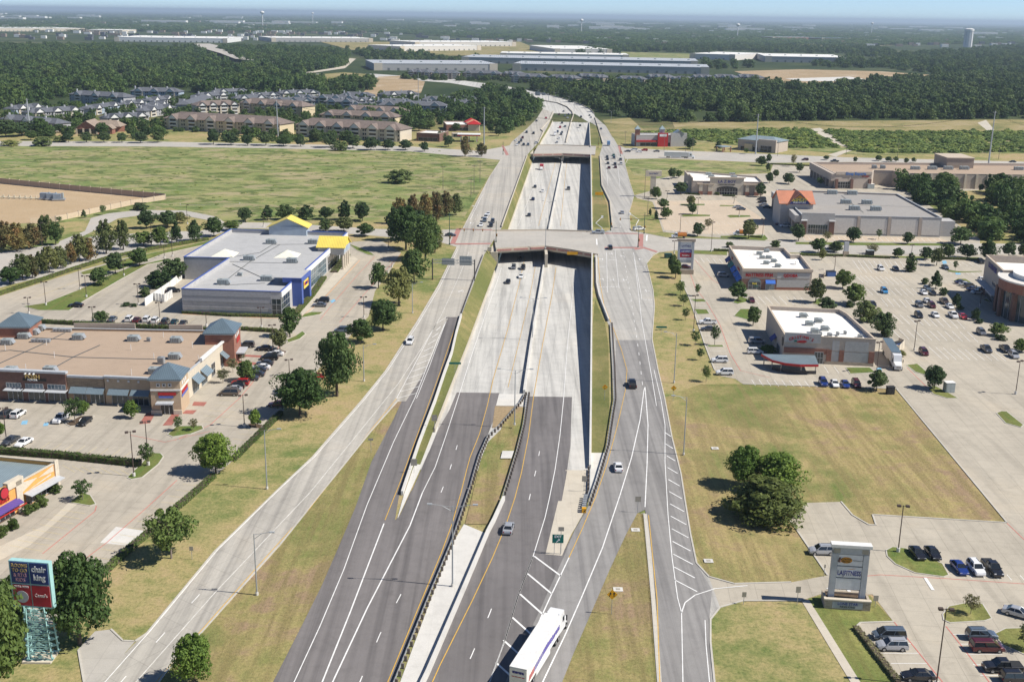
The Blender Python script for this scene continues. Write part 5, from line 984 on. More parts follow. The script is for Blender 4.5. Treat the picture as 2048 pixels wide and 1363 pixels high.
for k in range(42):
    t = 2 * math.pi * k / 42; m_.tube((rc.x + (R_ - .55) * math.cos(t), rc.y + (R_ - .55) * math.sin(t), 0), (rc.x + (R_ - .55) * math.cos(t), rc.y + (R_ - .55) * math.sin(t), 9.0), .08, n=4)
m_.build('rotunda_mullion', M_['mullion'], GY.root)
# ------------------------------------------------------------------ plants
def crown_mesh(name, seed, n_leaf, leaf, shape, lobes=16, fill=.25):
    """leafy crown of unit height and unit width, base at z 0; shape: list of (height fraction, half width)"""
    r = random.Random(seed); hs = [a for a, _ in shape]; ws = [b_ for _, b_ in shape]; W_ = lambda z: float(np.interp(z, hs, ws))
    cl = []
    for k in range(lobes):
        z = hs[0] + (hs[-1] - hs[0]) * (.08 + .84 * ((k + r.random()) / lobes)); t = k * 2.4 + r.uniform(-.4, .4); w_ = W_(z); q = w_ * r.uniform(.3, .85)
        cl.append((q * math.cos(t), q * math.sin(t), z, max(.06, w_ * r.uniform(.24, .56)), r.uniform(.65, 1.1)))
    v, f = [], []
    for i in range(n_leaf):
        cx, cy_, cz, cr, sq = cl[r.randrange(len(cl))] if r.random() > .1 else (0, 0, (hs[0] + hs[-1]) / 2, W_((hs[0] + hs[-1]) / 2) * .6, 1.2)
        while True:
            d = Vector((r.uniform(-1, 1), r.uniform(-1, 1), r.uniform(-1, 1)))
            if .01 < d.length < 1: break
        d.normalize()
        rad = cr * (1 - fill * r.random() ** 2) * r.uniform(.9, 1.12)
        p = Vector((cx, cy_, cz)) + Vector((d.x * rad, d.y * rad, d.z * rad * sq * .8))
        p.z = min(max(p.z, hs[0] - .03), hs[-1] + .02)
        nn = (d + Vector((r.uniform(-1, 1), r.uniform(-1, 1), r.uniform(-.5, 1.2))) * .8).normalized()
        a = nn.orthogonal().normalized(); a.rotate(Matrix.Rotation(r.uniform(0, 6.28), 3, nn)); b_ = nn.cross(a); s_ = leaf * r.uniform(.6, 1.35); o = len(v)
        a *= s_; b_ *= s_ * r.uniform(.45, .8)
        v += [p - a, p - b_ * .9, p + a, p + b_ * 1.1]; f.append((o, o + 1, o + 2, o + 3))
    me = bpy.data.meshes.new(name); me.from_pydata([tuple(x) for x in v], [], f); me.update(); return me
def trunk_mesh(name, seed, r0=.03, fork=.3, n=5, top=.7, spread=.28):
    r = random.Random(seed); b = MB(); b.tube((0, 0, -.02), (0, 0, fork), r0, r0 * .7, 7); b.tube((0, 0, fork), (.01, .01, top), r0 * .68, r0 * .2, 6)
    for k in range(n):
        t = k * 6.28 / n + r.uniform(-.4, .4); z = fork + (top - fork) * .55 * k / n; q = spread * r.uniform(.7, 1.1); e = Vector((q * math.cos(t), q * math.sin(t), z + r.uniform(.2, .36)))
        s0 = Vector((0, 0, z)); mid = s0.lerp(e, .5) + Vector((0, 0, .03)); b.tube(s0, mid, r0 * .5, r0 * .32, 5); b.tube(mid, e, r0 * .32, r0 * .12, 5)
        e2 = mid + Vector((r.uniform(-.12, .12), r.uniform(-.12, .12), .15)); b.tube(mid, e2, r0 * .25, r0 * .08, 4)
    me = bpy.data.meshes.new(name); me.from_pydata(b.v, [], b.f); me.update(); return me
ROUND = [(.2, .2), (.3, .38), (.5, .5), (.7, .45), (.88, .28), (1, .08)]; CONE = [(.14, .3), (.25, .48), (.45, .42), (.7, .27), (.9, .12), (1, .03)]
COL_ = [(.1, .25), (.3, .48), (.55, .46), (.8, .3), (1, .08)]; BUSH = [(0, .35), (.2, .48), (.5, .5), (.8, .36), (1, .12)]; VASE = [(.32, .2), (.45, .4), (.65, .5), (.85, .42), (1, .15)]
KINDS = {}
def tree_kind(key, leafmat, meshes, trunks, bark='bark'):
    KINDS[key] = (leafmat, meshes, trunks, bark)
    for me in meshes:
        if not me.materials: me.materials.append(M_[leafmat])
    for me in trunks:
        if not me.materials: me.materials.append(M_[bark])
rn = [crown_mesh('crown', 10 + k, 3200, .042, ROUND, 18 + 2 * k) for k in range(3)]; cn = [crown_mesh('crown', 20 + k, 2600, .042, CONE, 20, .4) for k in range(2)]; cyp = [crown_mesh('crown', 30 + k, 2200, .04, COL_, 22, .6) for k in range(3)]
vs_ = [crown_mesh('crown', 40 + k, 900, .042, VASE, 18, .8) for k in range(2)]; bs = [crown_mesh('crown', 50 + k, 2400, .05, BUSH, 16) for k in range(3)]; big = [crown_mesh('crown', 60 + k, 9500, .026, ROUND, 34 + 4 * k, .4) for k in range(3)]; halfb = [crown_mesh('crown', 70, 3600, .03, [(.3, .3), (.45, .5), (.7, .48), (1, .12)], 15, .5)]
tr = [trunk_mesh('trunk', 80 + k) for k in range(2)]; trc = [trunk_mesh('trunk', 84, .024, .5, 4, .9, .12)]; trv = [trunk_mesh('trunk', 86 + k, .022, .34, 6, .85, .32) for k in range(2)]; trb = [trunk_mesh('trunk', 90, .03, .1, 5, .5, .25)]
cp = lambda ms: [m_.copy() for m_ in ms]
tree_kind('oak', 'leaf_oak', rn, tr); tree_kind('dark', 'leaf_dark', cp(rn), tr); tree_kind('bright', 'leaf_bright', cp(rn), tr); tree_kind('olive', 'leaf_olive', cp(rn), tr); tree_kind('cone', 'leaf_dark', cn, trc); tree_kind('cyp', 'leaf_olive', cyp, trc); tree_kind('rust', 'leaf_rust', cp(cyp), trc)
tree_kind('sparse', 'leaf_sparse', vs_, trv, 'bark_pale'); tree_kind('thin', 'leaf_oak', cp(vs_), trv, 'bark_pale'); tree_kind('bush', 'leaf_pale', bs, trb); tree_kind('dbush', 'leaf_dark', cp(bs), trb); tree_kind('big', 'leaf_oak', big, tr); tree_kind('bigb', 'leaf_bright', cp(big), tr); tree_kind('half', 'leaf_oak', halfb, [trunk_mesh('trunk', 93, .026, .3, 9, .95, .4)], 'bark_pale'); tree_kind('cyph', 'leaf_cedar', [crown_mesh('crown', 75, 11000, .026, [(0, .4), (.15, .5), (.4, .46), (.7, .34), (1, .12)], 44, .5)], tr)
for k_, leafm in (('dark', 'leaf_dark'), ('bright', 'leaf_bright'), ('olive', 'leaf_olive'), ('rust', 'leaf_rust'), ('thin', 'leaf_oak'), ('dbush', 'leaf_dark'), ('bigb', 'leaf_bright'), ('cyph', 'leaf_cedar')):
    for me in KINDS[k_][1]: me.materials.clear(); me.materials.append(M_[leafm])
LOOK = dict(oak='green leafy tree', dark='dark green round tree', bright='bright green tree', olive='olive green tree', cone='dark conical tree', cyp='olive feathery cypress', rust='rust tinged cypress', sparse='thin half bare tree', thin='small thin green tree', bush='pale green bush', dbush='dark green bush', big='big green tree', bigb='big bright green tree', half='half dead tree', cyph='spreading cedar')
NAMES = dict(bush='bush', dbush='bush', cyp='cypress_tree', rust='cypress_tree', cyph='cedar_tree', cone='conical_tree')
tcount = 0
def tree(bx, by, ty, wpx, kind, label, group, h=None):
    global tcount
    p = G(bx, by); hh = h or max(1.2, hgt(bx, by, ty)); dist = (p - CAM).dot(FWD); ww = wpx * dist / FPX
    lm, cms, tms, bk = KINDS[kind]; tcount += 1; r = random.Random(tcount * 17)
    root = empty(NAMES.get(kind, 'tree'), (p.x, p.y, .03), r.uniform(0, 6.28), label, 'bush' if 'bush' in kind else 'tree', group)
    for nm, me, sc in (('trunk', tms[tcount % len(tms)], (hh * (.8 if ww < hh else 1), hh * (.8 if ww < hh else 1), hh)), ('crown', cms[tcount % len(cms)], (ww * 1.05, ww * 1.05, hh))):
        o = bpy.data.objects.new(nm, me); COL.objects.link(o); o.parent = root; o.scale = tuple(q * k_ for q, k_ in zip(sc, (r.uniform(.9, 1.12), r.uniform(.9, 1.12), 1))) if nm == 'crown' else sc
    return root
def row(where, group, items, side='left', key=0):
    """a row of trees, each singled out by its place counted from one end"""
    it = sorted(items, key=lambda q: q[key]); n = len(it)
    for k, (bx, by, ty, w_, kd) in enumerate(it):
        lab = f"{LOOK[kd]} {where}" if n == 1 else f"{LOOK[kd]}, {ORD[k]} from the {side} {where}"
        if len(lab.replace(',', '').split()) > 16: lab = lab.replace(' the ', ' ')
        if len(lab.replace(',', '').split()) > 16: lab = lab.replace(' tree,', ',').replace(' from left', ' from left')
        tree(bx, by, ty, w_, kd, lab, group)
row('along the grass verge left of the highway', 'trees on the left verge', [(432, 948, 866, 74, 'bigb'), (600, 830, 738, 92, 'big'), (674, 792, 660, 84, 'big'), (722, 685, 636, 44, 'oak'), (766, 660, 597, 60, 'big'), (798, 610, 532, 56, 'olive'), (757, 577, 525, 36, 'oak'), (828, 565, 498, 50, 'oak')])
row('in the grove beside the near left junction', 'grove by the junction', [(851, 521, 428, 66, 'big'), (812, 500, 410, 66, 'big'), (870, 505, 440, 36, 'cyp'), (793, 482, 412, 48, 'dark'), (838, 480, 420, 44, 'dark')])
row('in the rusty cypress row beside the field', 'cypress row by the field', [(800, 448, 392, 32, 'rust'), (826, 448, 386, 32, 'rust'), (850, 446, 384, 32, 'rust'), (873, 442, 380, 32, 'rust'), (893, 432, 380, 34, 'rust'), (912, 430, 384, 28, 'cyp')])
row('in the back row behind the blue rimmed store', 'back row behind the store', [(491, 443, 415, 32, 'dark'), (535, 440, 409, 28, 'cone'), (571, 439, 408, 32, 'dark'), (613, 439, 408, 35, 'cone'), (651, 439, 413, 30, 'dark'), (690, 440, 398, 34, 'cone'), (725, 442, 404, 33, 'dark')])
row('on the near kerb behind the blue rimmed store', 'kerb trees behind the store', [(651, 463, 437, 29, 'dark'), (688, 463, 434, 34, 'olive'), (730, 472, 446, 36, 'oak'), (463, 461, 441, 36, 'oak')])
row('along the side street left of the blue rimmed store', 'side street trees', [(353, 485, 442, 28, 'cone'), (390, 482, 437, 38, 'cone'), (428, 473, 434, 38, 'oak'), (322, 493, 453, 38, 'oak'), (287, 491, 462, 38, 'oak')])
row('in the turning circle by the tan fence', 'turning circle trees', [(293, 457, 419, 38, 'dark'), (336, 454, 421, 42, 'dark'), (360, 446, 424, 30, 'olive')])
row('in the cypress avenue at the left edge', 'cypress avenue', [(247, 499, 436, 34, 'cyp'), (213, 508, 436, 46, 'cyp'), (176, 520, 472, 38, 'rust'), (159, 523, 464, 40, 'cyp'), (142, 528, 484, 28, 'rust'), (122, 537, 489, 32, 'cyp'), (99, 545, 489, 40, 'cyp'), (82, 547, 500, 30, 'cyp'), (65, 556, 506, 36, 'rust'), (46, 560, 504, 40, 'cyp'), (20, 568, 533, 46, 'oak')])
row('in the second cypress line by the dirt yard', 'cypress line by the dirt yard', [(92, 485, 427, 38, 'cyp'), (112, 490, 444, 30, 'oak'), (65, 497, 444, 38, 'rust'), (34, 503, 442, 42, 'rust'), (8, 497, 438, 42, 'rust')])
row('outside the tan fence of the dirt yard', 'small trees by the fence', [(206, 430, 410, 15, 'thin'), (168, 436, 418, 12, 'cone'), (119, 445, 433, 14, 'thin'), (282, 420, 404, 30, 'dbush')])
row('on the long grass island left of the store', 'trees on the grass island', [(279, 531, 495, 37, 'oak'), (231, 547, 504, 40, 'dark'), (199, 570, 535, 37, 'oak')])
row('beside the white yard wall', 'shrubs by the white wall', [(350, 562, 515, 54, 'dark'), (320, 574, 539, 50, 'dbush'), (290, 593, 573, 25, 'dbush'), (252, 612, 604, 16, 'dbush'), (268, 613, 606, 12, 'dbush')])
row('at the hedge behind the strip mall', 'trees round the strip mall', [(203, 645, 621, 30, 'oak')])
row('on the islands beside the strip mall end', 'trees by the mall end', [(580, 674, 612, 38, 'oak'), (560, 700, 655, 36, 'olive'), (493, 762, 721, 40, 'oak')])
row('on the mall walkway beside the shops', 'walkway trees', [(446, 766, 738, 24, 'sparse'), (466, 745, 716, 22, 'sparse'), (483, 722, 703, 20, 'sparse')])
row('in the car park in front of the strip mall', 'car park trees by the mall', [(150, 845, 796, 38, 'thin'), (168, 829, 800, 20, 'bright'), (263, 836, 800, 28, 'bright'), (356, 862, 832, 22, 'thin'), (387, 861, 837, 20, 'sparse'), (294, 932, 886, 32, 'thin'), (511, 855, 818, 30, 'bright'), (-2, 875, 843, 26, 'bright')])
row('on the small island by the pizza restaurant', 'pizza island tree', [(166, 1000, 959, 40, 'thin')])
tree(343, 1116, 1016, 102, 'half', 'half dead tree with bare grey limbs beside the hedge', 'trees on the left verge')
tree(388, 1368, 1268, 82, 'bigb', 'young tree standing by the left frontage road at the bottom', 'trees on the left verge')
tree(160, 1288, 1105, 140, 'big', 'big tree beside the aqua lattice sign tower', 'trees round the sign tower')
tree(-12, 1400, 1165, 140, 'big', 'big tree at the bottom left corner', 'trees round the sign tower')
tree(30, 1270, 1150, 80, 'big', 'tree behind the aqua lattice sign tower', 'trees round the sign tower')
tree(799, 366, 338, 52, 'bush', 'lone pale bush standing in the green field', None)
row('on the verge beside the right turn lane', 'small verge trees right', [(1345, 547, 509, 22, 'oak'), (1351, 556, 519, 29, 'oak'), (1361, 590, 562, 26, 'thin'), (1394, 592, 567, 14, 'thin'), (1367, 612, 588, 20, 'thin'), (1390, 691, 661, 20, 'thin'), (1429, 690, 650, 20, 'thin'), (1400, 720, 696, 16, 'thin'), (1412, 763, 731, 22, 'thin'), (1371, 640, 616, 16, 'thin')], 'left')
row('round the chair store', 'trees round the chair store', [(1344, 358, 335, 20, 'dark'), (1357, 356, 339, 13, 'oak'), (1361, 388, 364, 26, 'dark'), (1521, 394, 364, 23, 'dark'), (1539, 366, 344, 17, 'dark'), (1551, 355, 339, 14, 'dark')])
row('in the tan car park before the chair store', 'tan car park trees', [(1312, 398, 372, 20, 'oak'), (1327, 417, 397, 24, 'oak'), (1331, 438, 413, 19, 'oak'), (1382, 411, 391, 19, 'olive'), (1385, 429, 405, 19, 'oak'), (1395, 472, 444, 27, 'dark'), (1416, 459, 437, 19, 'sparse'), (1497, 477, 438, 30, 'olive'), (1300, 432, 416, 9, 'cone'), (1312, 440, 419, 11, 'cone')])
row('in the car park behind the orange gabled store', 'trees behind the furniture store', [(1577, 368, 345, 25, 'dark'), (1599, 345, 325, 17, 'dark'), (1586, 333, 308, 13, 'sparse'), (1523, 332, 311, 19, 'dark'), (1537, 326, 307, 13, 'dark'), (1536, 343, 326, 11, 'dark'), (1650, 365, 348, 12, 'thin'), (1640, 372, 355, 18, 'thin')])
row('along the front of the orange gabled store', 'trees before the furniture store', [(1597, 482, 447, 34, 'dark'), (1654, 483, 463, 21, 'sparse'), (1707, 484, 454, 31, 'dark'), (1757, 479, 458, 13, 'thin'), (1815, 488, 463, 22, 'dark'), (1921, 489, 454, 50, 'oak')])
row('along the hedge of the gym car park', 'trees along the gym hedge', [(1636, 506, 476, 38, 'oak'), (1672, 505, 481, 24, 'dark'), (1746, 508, 488, 30, 'sparse'), (1795, 515, 495, 26, 'oak'), (1852, 519, 493, 27, 'dark'), (1873, 531, 496, 28, 'olive'), (1896, 517, 487, 31, 'dark'), (1934, 516, 487, 31, 'dark'), (1975, 522, 482, 35, 'dark'), (2017, 514, 485, 30, 'dark'), (2046, 514, 486, 24, 'dark')])
row('round the white roofed mattress shop', 'trees round the mattress shop', [(1459, 495, 483, 16, 'dbush'), (1551, 495, 480, 20, 'dbush'), (1476, 601, 563, 39, 'oak'), (1631, 605, 556, 37, 'olive'), (1643, 520, 498, 16, 'olive')])
row('between the restaurants and the gym car park', 'trees between the car parks', [(1652, 622, 593, 32, 'dbush'), (1685, 577, 539, 37, 'oak'), (1708, 609, 567, 43, 'oak'), (1732, 642, 599, 44, 'bush'), (1765, 671, 622, 45, 'dark'), (1506, 650, 611, 31, 'oak'), (1700, 614, 600, 18, 'dbush'), (1770, 672, 652, 26, 'dbush')])
row('on islands in the gym car park', 'gym car park trees', [(1820, 543, 504, 29, 'cone'), (1871, 578, 539, 27, 'cone'), (1912, 615, 585, 21, 'cone'), (1951, 641, 614, 21, 'cone'), (1995, 671, 645, 33, 'oak'), (2042, 703, 677, 36, 'oak'), (1910, 541, 521, 11, 'thin'), (2006, 619, 599, 19, 'olive'), (1850, 568, 555, 16, 'dbush'), (1886, 590, 574, 18, 'dbush'), (1920, 619, 610, 14, 'dbush'), (1958, 646, 636, 14, 'dbush'), (2000, 680, 668, 20, 'dbush'), (1820, 543, 532, 20, 'dbush')])
row('by the drive below the chilli restaurant', 'drive trees', [(1753, 780, 739, 39, 'dark'), (1868, 778, 731, 48, 'dark'), (1536, 706, 690, 31, 'bright'), (1801, 712, 700, 20, 'olive')])
tree(1488, 972, 892, 78, 'bigb', 'rounded tree at the left of the vacant lot clump', 'clump in the vacant lot'); tree(1556, 985, 906, 88, 'bigb', 'taller tree at the back right of the vacant lot clump', 'clump in the vacant lot'); tree(1530, 1034, 952, 152, 'cyph', 'spreading cedar at the front of the vacant lot clump', 'clump in the vacant lot')
tree(1941, 1228, 1189, 34, 'sparse', 'thin half bare tree on the island near the bottom right', 'drive trees'); tree(2056, 1300, 1250, 50, 'sparse', 'shrubby tree at the bottom right edge', 'drive trees')
row('along the far street before the retail block', 'far street trees', [(1710, 325, 313, 10, 'dark'), (1757, 322, 310, 13, 'dark'), (1777, 324, 313, 14, 'dark'), (1792, 324, 313, 11, 'dark'), (1812, 327, 315, 10, 'dark'), (1827, 325, 315, 9, 'dark'), (1652, 320, 311, 14, 'dark')])
row('in the service yard right of the furniture store', 'service yard trees', [(1804, 378, 365, 15, 'dark'), (1962, 383, 368, 13, 'oak'), (1886, 392, 344, 50, 'big')])
row('in the long row along the far left street', 'street row by the apartments', [(427, 289, 257, 31, 'dark'), (462, 290, 264, 29, 'dark'), (495, 291, 270, 23, 'dark'), (532, 291, 262, 34, 'dark'), (567, 292, 270, 33, 'oak'), (601, 293, 272, 21, 'dark'), (630, 284, 256, 29, 'dark'), (660, 295, 263, 31, 'dark'), (706, 297, 269, 31, 'dark'), (742, 300, 273, 31, 'dark'), (776, 300, 279, 29, 'dark'), (811, 300, 279, 29, 'dark'), (137, 285, 262, 23, 'dark'), (173, 285, 263, 24, 'dark'), (208, 285, 264, 26, 'dark'), (244, 285, 265, 23, 'dark'), (281, 286, 263, 27, 'dark'), (316, 285, 263, 25, 'dark'), (680, 301, 281, 29, 'bush'), (849, 303, 283, 20, 'dark'), (897, 294, 271, 23, 'dark'), (930, 313, 270, 23, 'rust'), (963, 313, 284, 23, 'rust')])
row('at the left corner by the clubhouse', 'trees by the clubhouse', [(205, 271, 245, 29, 'oak'), (84, 292, 272, 36, 'bush'), (22, 292, 279, 32, 'bush'), (119, 284, 270, 27, 'bush'), (62, 280, 261, 25, 'oak'), (100, 276, 261, 27, 'oak'), (119, 265, 247, 23, 'dark'), (82, 270, 235, 42, 'oak'), (43, 272, 243, 42, 'dark'), (12, 274, 240, 46, 'dark'), (262, 272, 250, 24, 'dark'), (292, 274, 252, 26, 'dark')])
row('round the fuel station and diner', 'trees by the fuel station', [(881, 281, 262, 19, 'dark'), (981, 266, 247, 17, 'oak'), (997, 272, 250, 17, 'dark'), (912, 262, 246, 20, 'oak'), (860, 258, 240, 30, 'oak'), (838, 262, 238, 30, 'oak')])
row('by the red trimmed diner', 'trees by the red diner', [(1380, 298, 276, 27, 'dark'), (1436, 300, 281, 14, 'cone'), (1492, 308, 296, 12, 'thin')])

# clipped hedges: one thing each, built from many small leaves
def hedge(px, wd, h, label, mat='leaf_hedge', name='hedge'):
    pts = W(px); r = random.Random(int(px[0][0] * 3)); v, f = [], []
    root = empty(name, pts[0], 0, label, 'hedge', None)
    core = MB()
    for a, c in zip(pts, pts[1:]):
        d = (c - a); L = d.length; d.normalize(); n = Vector((d.y, -d.x, 0)); core.obox(a - n * (wd * .42), d * L, n * (wd * .84), Vector((0, 0, h * .9)))
        for k in range(int(L * 55 * (wd + h) / 2)):
            u = r.uniform(0, L); face = r.random()
            if face < .45: p = a + d * u + n * r.uniform(-wd / 2, wd / 2) + Vector((0, 0, h * r.uniform(.86, 1.05))); nn = Vector((r.uniform(-.6, .6), r.uniform(-.6, .6), 1))
            else: s_ = 1 if face < .78 else -1; p = a + d * u + n * (s_ * wd / 2 * r.uniform(.88, 1.06)) + Vector((0, 0, r.uniform(0, h))); nn = n * s_ + Vector((r.uniform(-.6, .6), r.uniform(-.6, .6), r.uniform(-.2, .9)))
            nn.normalize(); e1 = nn.orthogonal().normalized() * r.uniform(.1, .24); e2 = nn.cross(e1) * .8; o = len(v); p = p - pts[0]
            v += [p - e1, p - e2, p + e1, p + e2]; f.append((o, o + 1, o + 2, o + 3))
    core.build('twigs', M_['bark'], root)
    me = bpy.data.meshes.new('foliage'); me.from_pydata([tuple(x) for x in v], [], f); me.materials.append(M_[mat]); o = bpy.data.objects.new('foliage', me); COL.objects.link(o); o.parent = root
    return root
hedge([(-40, 903), (120, 915), (281, 932)], 1.6, 1.4, 'long clipped hedge between the strip mall lot and pizza restaurant')
hedge([(193, 1162), (245, 1113), (310, 1058), (345, 1030)], 1.2, 1.0, 'clipped hedge along the verge below the half dead tree'); hedge([(352, 1020), (395, 983), (428, 954)], 1.2, 1.0, 'clipped hedge between the half dead tree and bright tree')
hedge([(466, 922), (515, 874), (562, 828)], 1.2, 1.0, 'clipped hedge along the verge beside the strip mall lot')
hedge([(82, 646), (200, 652), (330, 658), (420, 662)], 1.4, 1.2, 'long hedge behind the strip mall roof'); hedge([(483, 660), (545, 664)], 1.3, 1.1, 'short hedge right of the mall end tower'); hedge([(366, 626), (460, 632), (566, 634)], 1.6, .9, 'low hedge along the front wall of the blue rimmed store')
hedge([(-20, 596), (70, 566), (154, 538), (216, 518), (300, 500), (416, 480)], 1.4, 1.2, 'long curved hedge along the side street left of the store'); hedge([(590, 630), (625, 590), (648, 556)], 2.0, .8, 'planting strip beside the blue portal of the store'); hedge([(668, 545), (694, 510)], 2.6, .6, 'planting strip beyond the yellow entrance')
hedge([(1711, 1256), (1755, 1312), (1797, 1366)], 1.0, .6, 'scrubby planting strip beside the bottom right car park', 'leaf_sparse'); hedge([(1600, 511), (1690, 513), (1780, 517)], 1.2, .9, 'low hedge along the top of the gym car park'); hedge([(1880, 518), (1960, 521)], 1.2, .9, 'low hedge beside the gym corner'); hedge([(1427, 502), (1457, 503)], 1.2, 1.0, 'short hedge left of the mattress shop')
hedge([(1500, 474), (1524, 476)], 1.2, .8, 'short hedge by the stake truck island'); hedge([(1415, 388), (1440, 390)], 3.0, 1.6, 'clipped shrub bed before the chair store'); hedge([(1370, 388), (1400, 390)], 1.6, .8, 'low shrubs left of the chair store entrance'); hedge([(1445, 392), (1470, 393)], 1.4, .8, 'low shrubs right of the chair store entrance'); hedge([(1728, 466), (1745, 466.5)], 1.6, 1.2, 'clipped shrub at the white wall of the furniture store'); hedge([(1765, 468), (1790, 469)], 1.6, 1.0, 'second clipped shrub at the white wall of the furniture store')
hedge([(1540, 329), (1700, 336)], 1.2, .9, 'low hedge beside the far right street')
for k, (x, y, s_, lab) in enumerate(((112, 985, 1.0, 'round clipped shrub nearest the restaurant corner'), (84, 1012, 1.25, 'tall rounded shrub under the restaurant sign'), (56, 1027, 1.0, 'round shrub by the purple awning end'), (70, 1020, .8, 'small round shrub beside the restaurant wall'), (26, 1058, 1.1, 'spiky shrub before the purple awning'), (6, 1072, 1.1, 'round shrub at the left picture edge'))):
    p = G(x, y); root = empty('clipped_shrub', (p.x, p.y, .05), k, lab, 'shrub', 'shrubs by the pizza restaurant')
    for nm, me, sc in (('stem', trb[0], (1.2 * s_,) * 3), ('foliage', bs[k % 3].copy(), (2.2 * s_, 2.2 * s_, 2.0 * s_))):
        if nm == 'foliage': me.materials.clear(); me.materials.append(M_['leaf_hedge'])
        o = bpy.data.objects.new(nm, me); COL.objects.link(o); o.parent = root; o.scale = sc

# ------------------------------------------------------------------ woods and scrub that read as one mass
def gn_scatter():
    ng = bpy.data.node_groups.new('scatter', 'GeometryNodeTree'); ng.interface.new_socket('Geometry', in_out='INPUT', socket_type='NodeSocketGeometry'); ng.interface.new_socket('Collection', in_out='INPUT', socket_type='NodeSocketCollection'); ng.interface.new_socket('Geometry', in_out='OUTPUT', socket_type='NodeSocketGeometry')
    N = ng.nodes; gi = N.new('NodeGroupInput'); go = N.new('NodeGroupOutput'); mp = N.new('GeometryNodeMeshToPoints'); ip = N.new('GeometryNodeInstanceOnPoints'); ci = N.new('GeometryNodeCollectionInfo'); ci.inputs['Separate Children'].default_value = True; ci.inputs['Reset Children'].default_value = True
    sc = N.new('GeometryNodeInputNamedAttribute'); sc.data_type = 'FLOAT_VECTOR'; sc.inputs[0].default_value = 'size'; rt = N.new('FunctionNodeRandomValue'); rt.data_type = 'FLOAT_VECTOR'; rt.inputs[0].default_value = (0, 0, 0); rt.inputs[1].default_value = (0, 0, 6.28)
    k = ng.links.new
    k(gi.outputs[0], mp.inputs[0]); k(mp.outputs[0], ip.inputs['Points']); k(gi.outputs[1], ci.inputs[0]); k(ci.outputs[0], ip.inputs['Instance']); ip.inputs['Pick Instance'].default_value = True
    k(rt.outputs[0], ip.inputs['Rotation']); k(sc.outputs[0], ip.inputs['Scale']); k(ip.outputs[0], go.inputs[0]); return ng
NG = gn_scatter()
def proto_coll(name, leafmat, n, n_leaf, leaf, shape, clump=1, seed=200):
    c = bpy.data.collections.new(name)
    for k in range(n):
        me = crown_mesh('crown', seed + k, n_leaf, leaf, shape, 14)
        me.materials.append(M_[leafmat if k % 2 == 0 or name in ('wood_far', 'wood_crown_pale') else ('leaf_oak' if k % 4 == 1 else 'leaf_wood')])
        o = bpy.data.objects.new(name, me); c.objects.link(o)
    return c
CW = proto_coll('wood_crown', 'leaf_forest', 5, 800, .07, [(0, .4), (.25, .5), (.6, .5), (.85, .38), (1, .15)]); CWL = proto_coll('wood_crown_pale', 'leaf_scrub', 3, 600, .09, BUSH, seed=220); CWD = proto_coll('wood_crown_dark', 'leaf_wood', 5, 800, .07, [(0, .4), (.25, .5), (.6, .5), (.85, .38), (1, .15)], seed=230)
CFAR = proto_coll('wood_far', 'leaf_forest', 4, 420, .06, [(0, .5), (.4, .5), (.75, .46), (1, .3)], seed=240)
def pinpoly(x, y, poly):
    c = False; n = len(poly)
    for i in range(n):
        (x1, y1), (x2, y2) = poly[i], poly[(i + 1) % n]
        if (y1 > y) != (y2 > y) and x < (x2 - x1) * (y - y1) / (y2 - y1) + x1: c = not c
    return c
def woods(name, label, polys, n, hr, wr, coll, holes=(), seed=1, cat='woods', bypix=False, foot=()):
    r = random.Random(seed); pts, sz = [], []
    wp = [[(p.x, p.y) for p in W(q)] for q in polys]; wh = [[(p.x, p.y) for p in W(q)] for q in holes] + list(foot)
    areas = [abs(sum(q[i][0] * q[(i + 1) % len(q)][1] - q[(i + 1) % len(q)][0] * q[i][1] for i in range(len(q)))) for q in wp]; tot = sum(areas)
    for q, pq, ar in zip(wp, polys, areas):
        src = pq if bypix else q
        x0, x1 = min(a for a, _ in src), max(a for a, _ in src); y0, y1 = min(b for _, b in src), max(b for _, b in src); cnt = int(n * ar / tot) if not bypix else n // len(polys); tries = 0
        while cnt > 0 and tries < n * 12:
            tries += 1; x, y = r.uniform(x0, x1), r.uniform(y0, y1)
            if not pinpoly(x, y, src): continue
            if bypix: g_ = G(x, y); x, y = g_.x, g_.y
            if any(pinpoly(x, y, h_) for h_ in wh): continue
            g_ = r.random() ** 1.5; hh = hr[0] * .75 + (hr[1] * 1.15 - hr[0] * .75) * g_; ww = wr[0] * .8 + (wr[1] * 1.1 - wr[0] * .8) * (g_ * .6 + r.random() * .4)
            if bypix: k_ = max(1.0, y / 3500); ww *= k_
            pts.append((x, y, -.4 - .1 * hh)); sz.append((ww, ww, hh * 1.1)); cnt -= 1
    me = bpy.data.meshes.new(name); me.from_pydata(pts, [], []); at = me.attributes.new('size', 'FLOAT_VECTOR', 'POINT'); at.data.foreach_set('vector', [c for s_ in sz for c in s_])
    o = bpy.data.objects.new(name, me); COL.objects.link(o); tag(o, label, cat, None, 'stuff'); md = o.modifiers.new('scatter', 'NODES'); md.node_group = NG
    md[[i.identifier for i in NG.interface.items_tree if getattr(i, 'socket_type', '') == 'NodeSocketCollection'][0]] = coll
    return o
WH = [[(225, 90), (460, 92), (470, 66), (225, 62)], [(540, 88), (750, 90), (750, 68), (540, 68)]]
